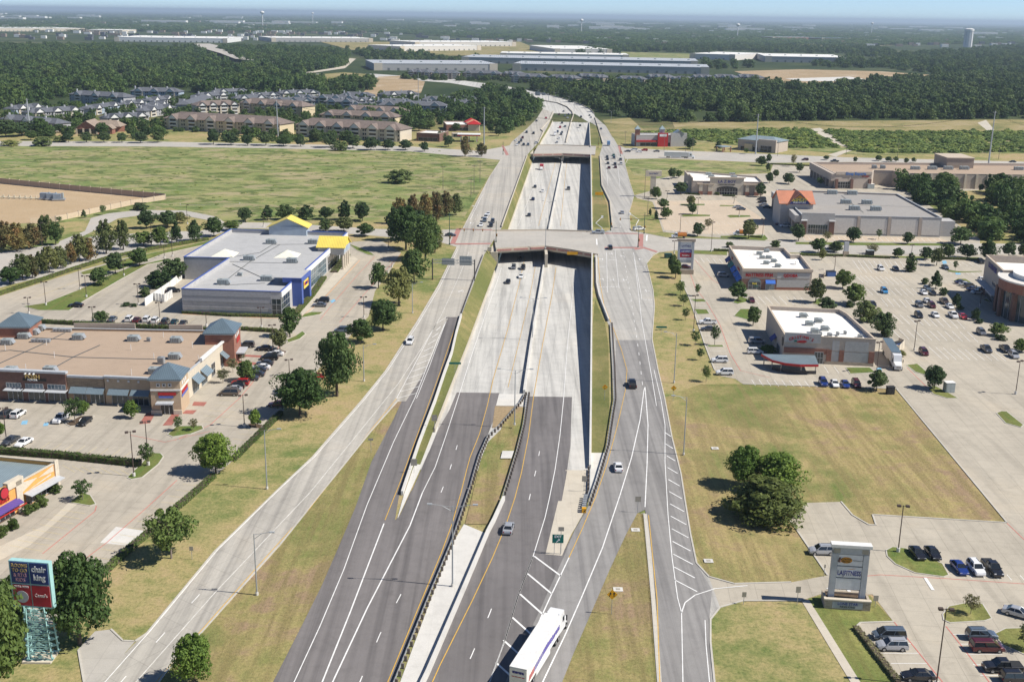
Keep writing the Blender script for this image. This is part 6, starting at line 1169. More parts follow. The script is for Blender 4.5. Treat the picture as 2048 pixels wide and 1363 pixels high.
woods('woodland', 'dense green woodland behind the grey apartments', [[(-120, 96), (222, 96), (300, 101), (390, 100), (440, 126), (478, 143), (620, 154), (620, 170), (760, 158), (740, 181), (640, 186), (400, 188), (360, 176), (260, 176), (240, 190), (130, 196), (60, 205), (0, 228), (-120, 235)], [(432, 100), (560, 98), (700, 106), (690, 132), (600, 146), (490, 134), (468, 116)]], 4200, (9, 16), (10, 17), CW, holes=[[(60, 130), (150, 133), (130, 142)], [(200, 150), (300, 150), (280, 158), (230, 160)], [(330, 120), (400, 118), (380, 124)], [(-40, 160), (60, 158), (40, 168)]], seed=3)
woods('woodland', 'dark woodland right of the highway curve', [[(1060, 178), (1110, 176), (1240, 176), (1530, 172), (1600, 180), (1700, 172), (1860, 160), (2160, 160), (2160, 236), (1990, 238), (1700, 240), (1350, 246), (1250, 240), (1205, 232), (1180, 212), (1140, 200), (1090, 188)]], 2600, (8, 15), (9, 16), CWD, holes=[[(1430, 190), (1500, 188), (1490, 196)], [(1250, 205), (1300, 204), (1290, 212)], [(1620, 210), (1700, 206), (1680, 214)], [(1345, 226), (1440, 224), (1440, 238), (1345, 240)], [(1180, 232), (1290, 236), (1270, 250), (1200, 246)]], seed=4)
woods('woodland', 'woodland on the far right hillside', [[(1800, 112), (2160, 84), (2160, 160), (1870, 160), (1860, 148), (1780, 138), (1740, 132)], [(1480, 100), (1530, 96), (1760, 96), (1800, 110), (1700, 118), (1690, 108), (1530, 106)], [(1180, 100), (1240, 98), (1240, 108), (1150, 112)], [(1400, 128), (1500, 128), (1500, 136), (1420, 140)], [(1620, 128), (1720, 122), (1800, 128), (1760, 136), (1640, 136)], [(1240, 96), (1480, 92), (1520, 100), (1380, 106), (1250, 104)], [(700, 104), (790, 106), (900, 118), (1000, 118), (920, 126), (740, 122)]], 3400, (8, 15), (10, 18), CW, seed=5)
woods('woodland', 'trees filling gaps between the apartment blocks', [[(880, 215), (985, 178), (1050, 200), (1083, 214), (1066, 238), (1010, 268), (985, 262), (960, 245), (900, 240)], [(700, 232), (830, 232), (880, 232), (860, 256), (820, 260)]], 320, (7, 13), (8, 13), CW, seed=6)
woods('woodland', 'trees around the distant brown apartments', [[(800, 160), (1000, 163), (1100, 172), (1240, 176), (1510, 172), (1510, 164), (1400, 160), (1100, 156), (820, 152)]], 420, (5, 9), (7, 12), CWD, seed=8)
woods('scrubland', 'bright green scrub field beyond the far right street', [[(1268, 266), (1400, 262), (1600, 260), (1700, 264), (1960, 264), (2160, 262), (2160, 304), (1900, 306), (1730, 308), (1690, 296), (1560, 296), (1440, 286), (1390, 280), (1290, 274)]], 3000, (.6, 3.2), (2.5, 9), CWL, holes=[[(1620, 262), (1640, 258), (1700, 296), (1680, 298)]], seed=9, cat='scrub')
woods('scrubland', 'low tufts and weeds dotting the green field', [[(-100, 296), (880, 302), (985, 326), (925, 430), (760, 436), (450, 438), (340, 412), (-60, 352)]], 900, (.3, .8), (1.0, 3.2), CWL, seed=19, cat='weeds')
woods('thicket', 'dense thicket right of the furniture store', [[(1800, 378), (1860, 376), (1900, 392), (1925, 420), (1970, 440), (2080, 440), (2080, 488), (1985, 486), (1958, 470), (1900, 440), (1840, 405)], [(1975, 385), (2030, 380), (2060, 420), (2000, 430), (1975, 405)]], 130, (6, 11), (7, 11), CW, seed=10, cat='thicket')
woods('woodland', 'far tree covered plain reaching the horizon', [[(-80, 40), (700, 46), (1400, 54), (2130, 64), (2130, 86), (1700, 92), (1240, 92), (760, 66), (460, 64), (220, 64), (-80, 62)]], 9000, (7, 14), (22, 44), CFAR, seed=11, bypix=True)
woods('woodland', 'hazy band of trees along the horizon', [[(-80, 19), (1000, 32), (2130, 48), (2130, 64), (1400, 54), (700, 46), (-80, 40)]], 7000, (9, 16), (34, 60), CFAR, seed=12, bypix=True)
# ------------------------------------------------------------------ vehicles
WHEEL = MB(); WHEEL.tube((0, -.11, 0), (0, .11, 0), .34, n=14); RIM = MB(); RIM.tube((0, -.125, 0), (0, .125, 0), .2, n=10)
def mesh_of(b, name, mats):
    me = bpy.data.meshes.new(name); me.from_pydata([tuple(p) for p in b.v], [], b.f)
    for m_ in mats: me.materials.append(m_)
    if len(mats) > 1: me.polygons.foreach_set('material_index', b.m)
    me.update(); return me
def loft(b, secs):                             # secs: rings with equal counts, closed rings
    n = len(secs[0]); o = len(b.v); b.v += [tuple(p) for s_ in secs for p in s_]
    for k in range(len(secs) - 1):
        for i in range(n): b.f.append([o + k * n + i, o + k * n + (i + 1) % n, o + (k + 1) * n + (i + 1) % n, o + (k + 1) * n + i]); b.m.append(b.cur)
    b.f.append([o + i for i in range(n - 1, -1, -1)]); b.m.append(b.cur); b.f.append([o + (len(secs) - 1) * n + i for i in range(n)]); b.m.append(b.cur)
CAR = dict(  # length, half width, belt profile (x, z), cabin base x0,x1, roof x0,x1, roof z, base half width, roof half width, wheel r
    sedan=dict(hw=.91, prof=[(-2.35, .62, .80), (-2.28, .92, .88), (-1.6, 1.0, .9), (.75, .98, .9), (1.6, .88, .88), (2.25, .72, .82), (2.4, .55, .72)], cab=(-1.75, 1.05, -1.05, .25, 1.45, .84, .62), wx=(-1.4, 1.45), wr=.33),
    suv=dict(hw=.95, prof=[(-2.3, .7, .84), (-2.28, 1.05, .92), (-1.6, 1.1, .94), (.85, 1.08, .94), (1.7, 1.02, .92), (2.2, .88, .86), (2.35, .6, .76)], cab=(-2.22, 1.2, -1.95, .45, 1.74, .88, .68), wx=(-1.35, 1.45), wr=.37),
    van=dict(hw=.98, prof=[(-2.5, .7, .86), (-2.48, 1.05, .95), (-1.6, 1.1, .97), (1.2, 1.06, .97), (2.0, .95, .93), (2.4, .8, .85), (2.5, .6, .78)], cab=(-2.42, 1.75, -2.25, .75, 1.78, .92, .74), wx=(-1.5, 1.55), wr=.35),
    pickup=dict(hw=.99, prof=[(-2.85, .8, .95), (-2.83, 1.12, .97), (-1.6, 1.13, .98), (1.0, 1.13, .98), (2.1, 1.1, .95), (2.65, .98, .9), (2.78, .65, .84)], cab=(-.95, 1.35, -.75, .65, 1.85, .92, .72), wx=(-1.75, 1.75), wr=.40))
PROTO = {}
def car_proto(kind):
    c = CAR[kind]; parts = []
    b = MB(); secs = []
    for x, zt, w_ in c['prof']:
        secs.append([(x, -w_, .32), (x, -w_ * 1.0 - .02, .55), (x, -w_ * .97, zt - .08), (x, -w_ * .88, zt), (x, w_ * .88, zt), (x, w_ * .97, zt - .08), (x, w_ + .02, .55), (x, w_, .32)])
    loft(b, secs)
    x0, x1, r0, r1, zr, wb, wr_ = c['cab']; zb = 1.0 if kind == 'sedan' else 1.08
    b.add([(r0 - .05, -wr_ - .02, zr - .06), (r1 + .05, -wr_ - .02, zr - .06), (r1 + .05, wr_ + .02, zr - .06), (r0 - .05, wr_ + .02, zr - .06), (r0 + .12, -wr_ + .1, zr + .03), (r1 - .12, -wr_ + .1, zr + .03), (r1 - .12, wr_ - .1, zr + .03), (r0 + .12, wr_ - .1, zr + .03)], [(0, 3, 2, 1), (4, 5, 6, 7), (0, 1, 5, 4), (1, 2, 6, 5), (2, 3, 7, 6), (3, 0, 4, 7)])
    for sx in (-1, 1):
        for (xa, xb) in ((x0, r0), (x1, r1)): b.tube((xa, sx * wb, zb - .06), (xb, sx * wr_, zr - .03), .055, .05, 5)
        xm = (x0 + x1) / 2 - .1; b.tube((xm, sx * (wb + .005), zb - .06), ((r0 + r1) / 2, sx * (wr_ + .005), zr - .04), .05, .045, 4)
        b.box(x1 - .28, x1 - .12, sx * (wb + .12) - .09, sx * (wb + .12) + .09, zb + .02, zb + .16)
    parts.append(('body', mesh_of(b, 'car_body', [M_['car_white']]), (0, 0, 0), None, True))
    B = [(x0, -wb, zb - .05), (x1, -wb, zb - .05), (x1, wb, zb - .05), (x0, wb, zb - .05), (r0, -wr_, zr - .05), (r1, -wr_, zr - .05), (r1, wr_, zr - .05), (r0, wr_, zr - .05)]
    for nm, f in (('windshield', (1, 2, 6, 5)), ('rear_window', (3, 0, 4, 7)), ('side_window', (0, 1, 5, 4)), ('side_window', (2, 3, 7, 6))):
        q = MB(); q.add([B[i] for i in f], [(0, 1, 2, 3)]); parts.append((nm, mesh_of(q, 'car_window', [M_['car_glass']]), (0, 0, 0), None, False))
    if kind == 'pickup':
        q = MB(); q.quad((-2.7, -.78, 1.138), (-1.05, -.78, 1.138), (-1.05, .78, 1.138), (-2.7, .78, 1.138)); parts.append(('bed', mesh_of(q, 'truck_bed', [M_['plastic_black']]), (0, 0, 0), None, False))
    if kind in ('suv', 'van'):
        for sy in (-1, 1): q = MB(); y_ = sy * (wr_ - .14); q.box(r0 + .3, r1 - .3, y_ - .02, y_ + .02, zr + .03, zr + .08); parts.append(('roof_rail', mesh_of(q, 'roof_rail', [M_['plastic_black']]), (0, 0, 0), None, False))
    wm = bpy.data.meshes.get('car_wheel') or mesh_of(WHEEL, 'car_wheel', [M_['rubber']]); rm = bpy.data.meshes.get('car_rim') or mesh_of(RIM, 'car_rim', [M_['rim']])
    for x in c['wx']:
        for sy in (-1, 1): parts.append(('wheel', wm, (x, sy * (c['hw'] - .08), c['wr']), rm, False))
    fx, fz, fw = c['prof'][-2]; bx_, bz, bw = c['prof'][0]
    for sy in (-1, 1):
        q = MB(); q.box(fx - .02, fx + .09, sy * fw * .72 - .18, sy * fw * .72 + .18, fz - .24, fz - .06); parts.append(('headlight', mesh_of(q, 'headlight', [M_['headlight']]), (0, 0, 0), None, False))
        q = MB(); q.box(bx_ - .03, bx_ + .1, sy * bw * .86 - .1, sy * bw * .86 + .1, bz - .05, bz + .2); parts.append(('taillight', mesh_of(q, 'taillight', [M_['taillight']]), (0, 0, 0), None, False))
    return parts
for k in CAR: PROTO[k] = car_proto(k)
CNAME = dict(sedan='sedan', suv='suv', van='minivan', pickup='pickup_truck')
def put_car(p, rz, kind, colour, label, group, slope=0.0):
    root = empty(CNAME[kind], p, rz, label, {'pickup': 'truck', 'van': 'van'}.get(kind, 'car'), group); root.rotation_euler = (0, slope, rz)
    far = p.y > 520
    for nm, me, loc, sub, paint in PROTO[kind]:
        if far and nm in ('headlight', 'taillight', 'roof_rail'): continue
        o = bpy.data.objects.new(nm, me); COL.objects.link(o); o.parent = root; o.location = loc
        if nm == 'wheel':
            s_ = CAR[kind]['wr'] / .34; o.scale = (s_, 1, s_)
            if not far: q = bpy.data.objects.new('rim', sub); COL.objects.link(q); q.parent = o
        if paint: o.material_slots[0].link = 'OBJECT'; o.material_slots[0].material = M_['car_' + colour]
    return root
def heading(a, b): p, q = G(*a), G(*b); return math.atan2(q.y - p.y, q.x - p.x)
KN = dict(sedan='sedan', suv='SUV', van='minivan', pickup='pickup')
CN = dict(skyblue='sky blue', slate='blue grey', charcoal='dark grey')
def cars(where, group, items, rz, side='left', z=.06, sunk=False, key=0):
    it = sorted(items, key=lambda q: q[key]); n = len(it)
    for k, q in enumerate(it):
        x, y, kd, c = q[:4]; p = GP(x, y) if sunk else G(x, y); zz = prof(p.y) + .06 if sunk else z
        h_ = rz(p) if callable(rz) else rz
        if len(q) > 4 and q[4] == 'flip': h_ += math.pi
        lab = f"{CN.get(c, c)} {KN[kd]} {where}" if n == 1 else f"{CN.get(c, c)} {KN[kd]}, {ORD[k]} from the {side} {where}"
        if len(lab.split()) > 16: lab = lab.replace(' the ', ' ')
        put_car(Vector((p.x, p.y, zz)), h_, kd, c, lab, group)
AW = math.pi / 2 - .07
LFH = lambda p: heading((925, 520), (820, 683)) if p.y < 460 else heading((1010, 330), (960, 450))
cars('on the near right frontage road', 'cars on the right frontage road', [(1264, 772, 'pickup', 'black'), (1236, 938, 'sedan', 'white'), (1244, 427, 'sedan', 'silver'), (1220, 498, 'suv', 'black')], math.pi / 2)
put_car(G(1017, 1060, .09), heading((1010, 1080), (1024, 1030)), 'sedan', 'silver', 'silver sedan driving away in the near highway lanes', 'cars on the highway')
put_car(G(820, 686, .07), heading((833, 660), (810, 705)), 'suv', 'white', 'white SUV driving towards the camera on left frontage road', 'cars on the left frontage road')
DN = -math.pi / 2 - .07
cars('south of the near bridge in the sunken lanes', 'cars in the sunken lanes', [(1027, 537, 'suv', 'grey'), (1046, 538, 'suv', 'black'), (1042, 555, 'sedan', 'white'), (1016, 566, 'sedan', 'black'), (1039, 519, 'sedan', 'charcoal')], DN, sunk=True)
cars('between the bridges in the oncoming sunken lanes', 'cars in the sunken lanes', [(1070, 375, 'sedan', 'charcoal'), (1085, 384, 'sedan', 'white'), (1066, 400, 'sedan', 'navy'), (1058, 432, 'sedan', 'charcoal')], DN, sunk=True)
cars('between the bridges in the outbound sunken lanes', 'cars in the sunken lanes', [(1137, 379, 'pickup', 'grey')], AW, sunk=True)
cars('in the oncoming traffic beyond the far bridge', 'cars beyond the far bridge', [(1114, 286, 'sedan', 'silver'), (1118, 278, 'sedan', 'white'), (1115, 265, 'suv', 'slate'), (1122, 270, 'sedan', 'charcoal'), (1124, 266, 'sedan', 'grey'), (1120, 256, 'suv', 'red'), (1130, 254, 'sedan', 'slate'), (1124, 247, 'sedan', 'charcoal'), (1130, 233, 'sedan', 'grey'), (1118, 230, 'sedan', 'maroon'), (1137, 230, 'sedan', 'charcoal'), (1127, 224, 'sedan', 'grey'), (1135, 237, 'sedan', 'silver')], DN, sunk=True)
cars('in the outbound lanes beyond the far bridge', 'cars beyond the far bridge', [(1160, 253, 'suv', 'black'), (1162, 235, 'suv', 'charcoal'), (1179, 232, 'sedan', 'grey'), (1182, 236, 'sedan', 'silver'), (1202, 259, 'sedan', 'slate')], AW, sunk=False)
cars('in the queue on left frontage road beyond the far bridge', 'queue at the far junction', [(1053, 266, 'suv', 'charcoal'), (1067, 268, 'suv', 'black'), (1073, 243, 'sedan', 'charcoal'), (1092, 237, 'sedan', 'red'), (1045, 277, 'suv', 'maroon'), (1032, 282, 'sedan', 'white'), (1042, 283, 'suv', 'charcoal'), (1038, 287, 'sedan', 'slate'), (1034, 291, 'sedan', 'white'), (1047, 291, 'suv', 'charcoal'), (1056, 291, 'suv', 'slate'), (1072, 287, 'sedan', 'silver')], DN)
cars('in the queue before the far bridge', 'queue before the far bridge', [(1214, 315, 'sedan', 'charcoal'), (1215, 320, 'sedan', 'black'), (1228, 317, 'suv', 'slate'), (1241, 321, 'suv', 'grey'), (1216, 328, 'sedan', 'charcoal'), (1230, 330, 'suv', 'charcoal'), (1242, 329, 'suv', 'white'), (1218, 337, 'sedan', 'maroon'), (1231, 336, 'sedan', 'maroon'), (1227, 312, 'sedan', 'green')], AW)
cars('in the queue at the near left junction', 'queue at the near junction', [(972, 436, 'van', 'white'), (969, 443, 'suv', 'slate'), (962, 452, 'sedan', 'white'), (985, 445, 'suv', 'charcoal'), (982, 453, 'sedan', 'black'), (976, 430, 'sedan', 'white')], LFH)
put_car(G(901, 472, .06), 0, 'sedan', 'charcoal', 'dark sedan waiting on the left cross street', 'cars on cross streets')
cars('on the far right cross street', 'cars on cross streets', [(1255, 304, 'sedan', 'charcoal'), (1268, 301, 'van', 'white'), (1278, 305, 'sedan', 'white'), (1289, 302, 'suv', 'red'), (1313, 304, 'sedan', 'grey'), (1610, 321, 'suv', 'maroon'), (1669, 324, 'pickup', 'charcoal'), (2025, 325, 'sedan', 'charcoal')], math.pi)
# car parks
sa = heading((100, 839), (135, 815))
cars('parked before the nail spa', 'cars before the nail spa', [(15, 832, 'suv', 'charcoal'), (37, 832, 'suv', 'white'), (123, 841, 'pickup', 'white', 'flip'), (170, 847, 'sedan', 'black', 'flip')], sa)
cars('parked by the long hedge', 'cars by the long hedge', [(22, 885, 'sedan', 'charcoal', 'flip'), (48, 889, 'sedan', 'white', 'flip')], heading((20, 890), (60, 868)))
cars('in the row beside the strip mall end', 'cars beside the strip mall', [(458, 790, 'van', 'bronze'), (466, 782, 'sedan', 'silver'), (472, 777, 'suv', 'black'), (481, 770, 'suv', 'red'), (500, 760, 'sedan', 'charcoal'), (512, 752, 'sedan', 'charcoal'), (516, 743, 'sedan', 'charcoal'), (523, 738, 'sedan', 'white'), (530, 730, 'sedan', 'charcoal'), (539, 719, 'van', 'black'), (551, 711, 'sedan', 'white'), (529, 700, 'sedan', 'black'), (493, 694, 'suv', 'charcoal')], math.pi + .02)
put_car(G(556, 812, .06), math.pi + .05, 'sedan', 'maroon', 'dark red sedan in the shade of a verge tree', None); put_car(G(630, 757, .06), math.pi + .2, 'sedan', 'red', 'red car mostly hidden behind a big verge tree', None)
cars('in the row between mall roof and blue rimmed store', 'cars behind the strip mall', [(259, 641, 'suv', 'white'), (274, 643, 'sedan', 'maroon'), (294, 642, 'suv', 'white'), (311, 644, 'suv', 'white'), (331, 646, 'suv', 'charcoal'), (349, 647, 'sedan', 'teal'), (367, 649, 'sedan', 'charcoal'), (226, 641, 'sedan', 'slate')], heading((255, 645), (268, 633)))
put_car(G(152, 613, .15), math.pi, 'sedan', 'black', 'black sedan at the tip of the grass island', None); put_car(G(347, 584, .06), .4, 'suv', 'black', 'black SUV beside the white yard wall', None)
cars('before the blue portal of the store', 'cars before the blue portal', [(645, 604, 'suv', 'black'), (639, 613, 'sedan', 'grey'), (685, 664, 'van', 'slate')], math.pi)
cars('in the column of stalls left of the chilli restaurant', 'cars left of the chilli restaurant', [(1439, 724, 'suv', 'white'), (1449, 749, 'suv', 'white'), (1415, 648, 'pickup', 'white'), (1417, 661, 'sedan', 'charcoal')], math.pi, 'top', key=1)
cars('in the shade of the chilli restaurant', 'cars in the shade', [(1514, 686, 'van', 'silver'), (1510, 707, 'suv', 'white')], 0.0, 'top', key=1)
va = heading((1640, 758), (1650, 776))
cars('below the chilli restaurant at the grass edge', 'cars at the grass edge', [(1646, 769, 'suv', 'blue'), (1669, 771, 'sedan', 'white'), (1690, 772, 'sedan', 'blue'), (1712, 772, 'suv', 'maroon')], va)
put_car(G(1503, 603, .06), heading((1500, 598), (1506, 608)), 'sedan', 'maroon', 'maroon car before the mattress shop', None); put_car(G(1447, 553, .06), 0, 'suv', 'silver', 'silver SUV in the shade of the mattress shop', None); put_car(G(1371, 536, .06), -.2, 'sedan', 'maroon', 'maroon sedan behind the gym pylon sign', None)
ga = heading((1786, 628), (1806, 647))
cars('in the gym car park top row', 'cars in the gym car park', [(1761, 540, 'suv', 'white'), (1791, 540, 'sedan', 'charcoal'), (1890, 537, 'sedan', 'slate'), (1961, 526, 'suv', 'black'), (1963, 562, 'sedan', 'white')], ga)
cars('in the gym car park second row', 'cars in the gym car park', [(1768, 585, 'suv', 'skyblue'), (1745, 611, 'sedan', 'black'), (1854, 579, 'sedan', 'slate'), (1847, 588, 'sedan', 'white'), (1865, 589, 'sedan', 'black')], ga)
cars('in the gym car park middle row', 'cars in the gym car park', [(1838, 613, 'suv', 'grey'), (1854, 605, 'sedan', 'white'), (1863, 614, 'suv', 'maroon'), (1888, 606, 'pickup', 'brown'), (1899, 616, 'sedan', 'white')], ga)
cars('in the gym car park fourth row', 'cars in the gym car park', [(1837, 634, 'suv', 'black'), (1870, 633, 'sedan', 'white'), (1906, 634, 'pickup', 'white'), (1925, 636, 'sedan', 'red')], ga)
cars('in the gym car park lowest rows', 'cars in the gym car park', [(1962, 668, 'suv', 'grey'), (1972, 702, 'pickup', 'charcoal'), (2010, 702, 'pickup', 'black'), (2027, 714, 'suv', 'silver'), (1847, 708, 'suv', 'maroon')], ga)
cars('in the shaded row by the gym wall', 'cars by the gym wall', [(1922, 567, 'sedan', 'navy'), (1930, 571, 'sedan', 'silver'), (1940, 575, 'suv', 'charcoal'), (1946, 581, 'sedan', 'navy'), (1955, 587, 'sedan', 'white'), (1966, 584, 'van', 'white')], .15)
cars('before the colonnade of the furniture store', 'cars before the colonnade', [(1475, 416, 'sedan', 'silver'), (1482, 420, 'sedan', 'slate'), (1523, 400, 'suv', 'charcoal'), (1524, 406, 'suv', 'black'), (1527, 411, 'sedan', 'silver'), (1533, 416, 'sedan', 'teal'), (1560, 450, 'sedan', 'maroon'), (1570, 454, 'suv', 'white')], math.pi)
put_car(G(1660, 503, .06), 0, 'suv', 'white', 'white SUV in the aisle above the gym hedge', None)
cars('in the bottom right stalls left of the lamp post', 'cars in the bottom right lot', [(1777, 1276, 'van', 'slate'), (1783, 1297, 'suv', 'silver'), (1835, 1357, 'sedan', 'black')], math.pi)
cars('in the bottom right stalls right of the lamp post', 'cars in the bottom right lot', [(1962, 1276, 'suv', 'slate'), (1973, 1300, 'van', 'maroon'), (2003, 1340, 'pickup', 'black', 'flip'), (2032, 1362, 'suv', 'black')], 0.0, 'top', key=1)
put_car(G(2035, 1230, .06), -.6, 'sedan', 'silver', 'silver sedan at the right edge near the small island', None); put_car(G(1643, 1106, .06), math.pi, 'suv', 'silver', 'silver SUV parked behind the tall twin post sign', None)
cars('in the row above the red line beside the grass island', 'cars by the grass island', [(1834, 1111, 'sedan', 'black'), (1865, 1111, 'sedan', 'black'), (1918, 1140, 'sedan', 'blue'), (1951, 1142, 'suv', 'white'), (1984, 1142, 'pickup', 'black')], heading((1935, 1145), (1946, 1158)))

# lorries
def wheels(b_root, xs, y, r=.5, w_=.3):
    for x in xs:
        for sy in (-1, 1):
            q = MB(); q.tube((x, sy * y - w_ / 2, r), (x, sy * y + w_ / 2, r), r, n=14); o = q.build('wheel', M_['rubber'], b_root, False); h_ = MB(); h_.tube((x, sy * (y + .02) - w_ / 2, r), (x, sy * (y + .02) + w_ / 2, r), r * .5, n=10); h_.build('rim', M_['rim'], o, False)
def semi(front, rear, label, trailer_mat, cab_mat, logos=(), z=.07, L=20.5, stripes=True, roofm='trim_white'):
    p, q = front, rear; d = (p - q).normalized(); rz = math.atan2(d.y, d.x); root = empty('semi_truck', (p.x, p.y, z), rz, label, 'truck')
    b = MB(); b.box(-L, -4.6, -1.28, 1.28, 1.15, 4.05); t = b.build('trailer', M_[trailer_mat], root, False)
    b = MB(); b.box(-L - .03, -4.55, -1.3, 1.3, 4.05, 4.12); b.build('trailer_roof', M_[roofm], t, False)
    b = MB(); b.box(-L - .04, -L, -1.2, 1.2, 1.3, 3.95); b.build('rear_door', M_['trim_white'], t, False)
    b = MB(); b.box(-L + 4.5, -9.5, -1.25, -1.2, .45, 1.15); b.box(-L + 4.5, -9.5, 1.2, 1.25, .45, 1.15); b.build('side_skirt', M_['trim_white'], t, False)
    b = MB(); loft(b, [[(-4.3, -1.2, .9), (-4.3, 1.2, .9), (-4.3, 1.15, 3.9), (-4.3, -1.15, 3.9)], [(-2.2, -1.2, .8), (-2.2, 1.2, .8), (-2.2, 1.1, 3.85), (-2.2, -1.1, 3.85)], [(-1.7, -1.2, .7), (-1.7, 1.2, .7), (-1.75, 1.05, 2.2), (-1.75, -1.05, 2.2)], [(-.2, -1.0, .5), (-.2, 1.0, .5), (-.25, .85, 1.75), (-.25, -.85, 1.75)], [(0, -.9, .5), (0, .9, .5), (0, .75, 1.5), (0, -.75, 1.5)]]); cbn = b.build('cab', M_[cab_mat], root, False)
    b = MB(); b.add([(-2.13, -1.0, 2.35), (-2.13, 1.0, 2.35), (-2.17, .98, 3.2), (-2.17, -.98, 3.2)], [(0, 1, 2, 3)]); b.v = [(x + .12 if z_ < 2.6 else x + .03, y, z_) for x, y, z_ in b.v]; b.build('windshield', M_['car_glass'], cbn, False)
    for sy in (-1, 1): b = MB(); b.box(-3.1, -2.3, sy * 1.17 - .04, sy * 1.17 + .04, 2.2, 3.0); b.build('side_window', M_['car_glass'], cbn, False); b = MB(); b.box(-1.9, -1.75, sy * 1.42 - .1, sy * 1.42 + .1, 1.9, 2.8); b.build('mirror', M_['plastic_black'], cbn, False); b = MB(); b.tube((-4.5, sy * .95, 1), (-4.5, sy * .95, 4.2), .08, n=8); b.build('exhaust', M_['rim'], cbn, False)
    b = MB(); b.box(.0, .06, -.6, .6, .7, 1.4); b.build('grille', M_['rim'], cbn, False); b = MB(); b.box(-9, -4.0, -.5, .5, .6, 1.1); b.build('chassis', M_['plastic_black'], root, False)
    wheels(root, (-1.0, -5.2, -6.5, -L + 2.0, -L + 3.3), 1.08); return root, t
r_, t_ = semi(G(1122, 1246, .1), G(1050, 1362, .1), 'white lorry with blue lettering driving in the exit lane', 'trim_white', 'car_white')
R3 = lambda x, y, z: Vector((x, y, z))
def ltext(s, par, x, y, z, size, mat, ux, uy=(0, 0, 1), bold=.03, sq=1.0):
    o = text_obj(s, 'lettering', size, M_[mat], par, (0, 0, 0), ux, uy, .02, bold=bold, squeeze=sq); pl = Vector((0, 0, 0)); q = par
    while q is not None: pl += q.location; q = q.parent
    o.data.transform(Matrix.Translation(pl + Vector((x, y, z)))); return o
ltext('stevens', t_, -20.56, 0, 3.4, .72, 'letter_navy', (0, -1, 0), (0, .25, 1), sq=.8)
for k in range(4): b = MB(); b.box(-20.56, -20.54, .95 - .5 * k - .42, .95 - .5 * k, 2.6, 2.72); b.build('slogan', M_['letter_red'], t_, False)
ltext('stevens', t_, -7.3, -1.3, 2.6, 1.5, 'sign_purple', (1, 0, 0), bold=.05, sq=1.0)
for k in range(14):
    b = MB(); x = -19.6 + k * .62; b.obox(R3(x, -1.295, 1.6 + .05 * k), R3(.4, 0, .0), R3(0, -.01, 0), R3(.35, 0, .9)); b.build('side_stripe', M_['sign_purple' if k > 3 else 'letter_red'], t_, False)
b = MB(); b.box(-13, -9.2, -1.31, -1.29, 2.2, 3.0); b.build('side_stripe', M_['sign_purple'], t_, False)
semi(G(1796, 742, .07), G(1752, 672, .07), 'white lorry delivering beside the chilli restaurant', 'stucco_white', 'car_white', roofm='roof_blue', L=19)
semi(G(1389, 317, .07), G(1324, 315, .07), 'white lorry turning onto the far right street', 'trim_white', 'car_white')
def stake(px, py, rz, label, bed):
    p = G(px, py, .06); root = empty('stake_truck', p, rz, label, 'truck')
    b = MB(); loft(b, [[(.6, -1, .6), (.6, 1, .6), (.6, .9, 2.3), (.6, -.9, 2.3)], [(1.6, -1, .6), (1.6, 1, .6), (1.5, .85, 2.3), (1.5, -.85, 2.3)], [(2.0, -1, .6), (2.0, 1, .6), (2.0, .9, 1.4), (2.0, -.9, 1.4)], [(3.1, -.95, .5), (3.1, .95, .5), (3.1, .8, 1.25), (3.1, -.8, 1.25)]]); c = b.build('cab', M_['car_white'], root, False)
    for sy in (-1, 1): b = MB(); b.box(.8, 1.6, sy * .96 - .03, sy * .96 + .03, 1.4, 2.1); b.build('side_window', M_['car_glass'], c, False)
    b = MB(); b.add([(1.98, -.85, 1.42), (1.98, .85, 1.42), (1.62, .8, 2.25), (1.62, -.8, 2.25)], [(0, 1, 2, 3)]); b.v = [(x + .03, y, z) for x, y, z in b.v]; b.build('windshield', M_['car_glass'], c, False)
    b = MB(); b.box(-3.4, .4, -1.15, 1.15, .85, 1.05); b.build('bed', M_['plastic_black'], root, False)
    for z in (1.2, 1.65, 2.1):
        for sy in (-1, 1): b = MB(); b.box(-3.4, .4, sy * 1.13 - .04, sy * 1.13 + .04, z, z + .35); b.build('stake_board', M_[bed], root, False)
    b = MB(); b.box(-3.2, .2, -.9, .9, 1.05, 1.9); b.build('load', M_['orange_stake'], root, False)
    for x in (.5, -3.4): b = MB(); b.tube((x, 1.0, 1.05), (x, 1.0, 3.4), .07, n=6); b.build('upright', M_['plastic_black'], root, False)
    wheels(root, (2.2, -2.3), .9, .42, .25)
stake(1357, 476, math.pi, 'white cabbed truck with orange stake bed on the cross street', 'orange_stake'); stake(1480, 471, math.pi, 'white cabbed truck with orange stake bed behind an olive tree', 'orange_stake')
def boom(px, py, rz, label, colour, bs=1):
    p = G(px, py, .07); root = put_car(p, rz, 'pickup', colour, label, 'utility trucks at the junction'); b = MB(); b.box(-2.7, -1.1, -.9, .9, 1.14, 1.7); b.build('tool_box', M_['hvac'], root, False)
    b = MB(); b.tube((-1.6, 0, 1.7), (-1.6, 0, 2.6), .22, n=8); b.tube((-1.6, 0, 2.6), (1.0, -2.4 * bs, 4.2), .14, n=6); b.tube((1.0, -2.4 * bs, 4.2), (-2.0, -5.0 * bs, 6.6), .11, n=6); bm = b.build('boom', M_['trim_white'], root, False); b = MB(); b.box(-2.5, -1.6, -5.5 * bs - .4, -5.5 * bs + .4, 6.0, 7.0); b.build('bucket', M_['trim_white'], bm, False)
boom(1196, 467, math.pi, 'silver pickup with raised white boom at the junction', 'silver'); boom(1278, 460, .4, 'utility truck with bucket beside the signal pole', 'white', -1)
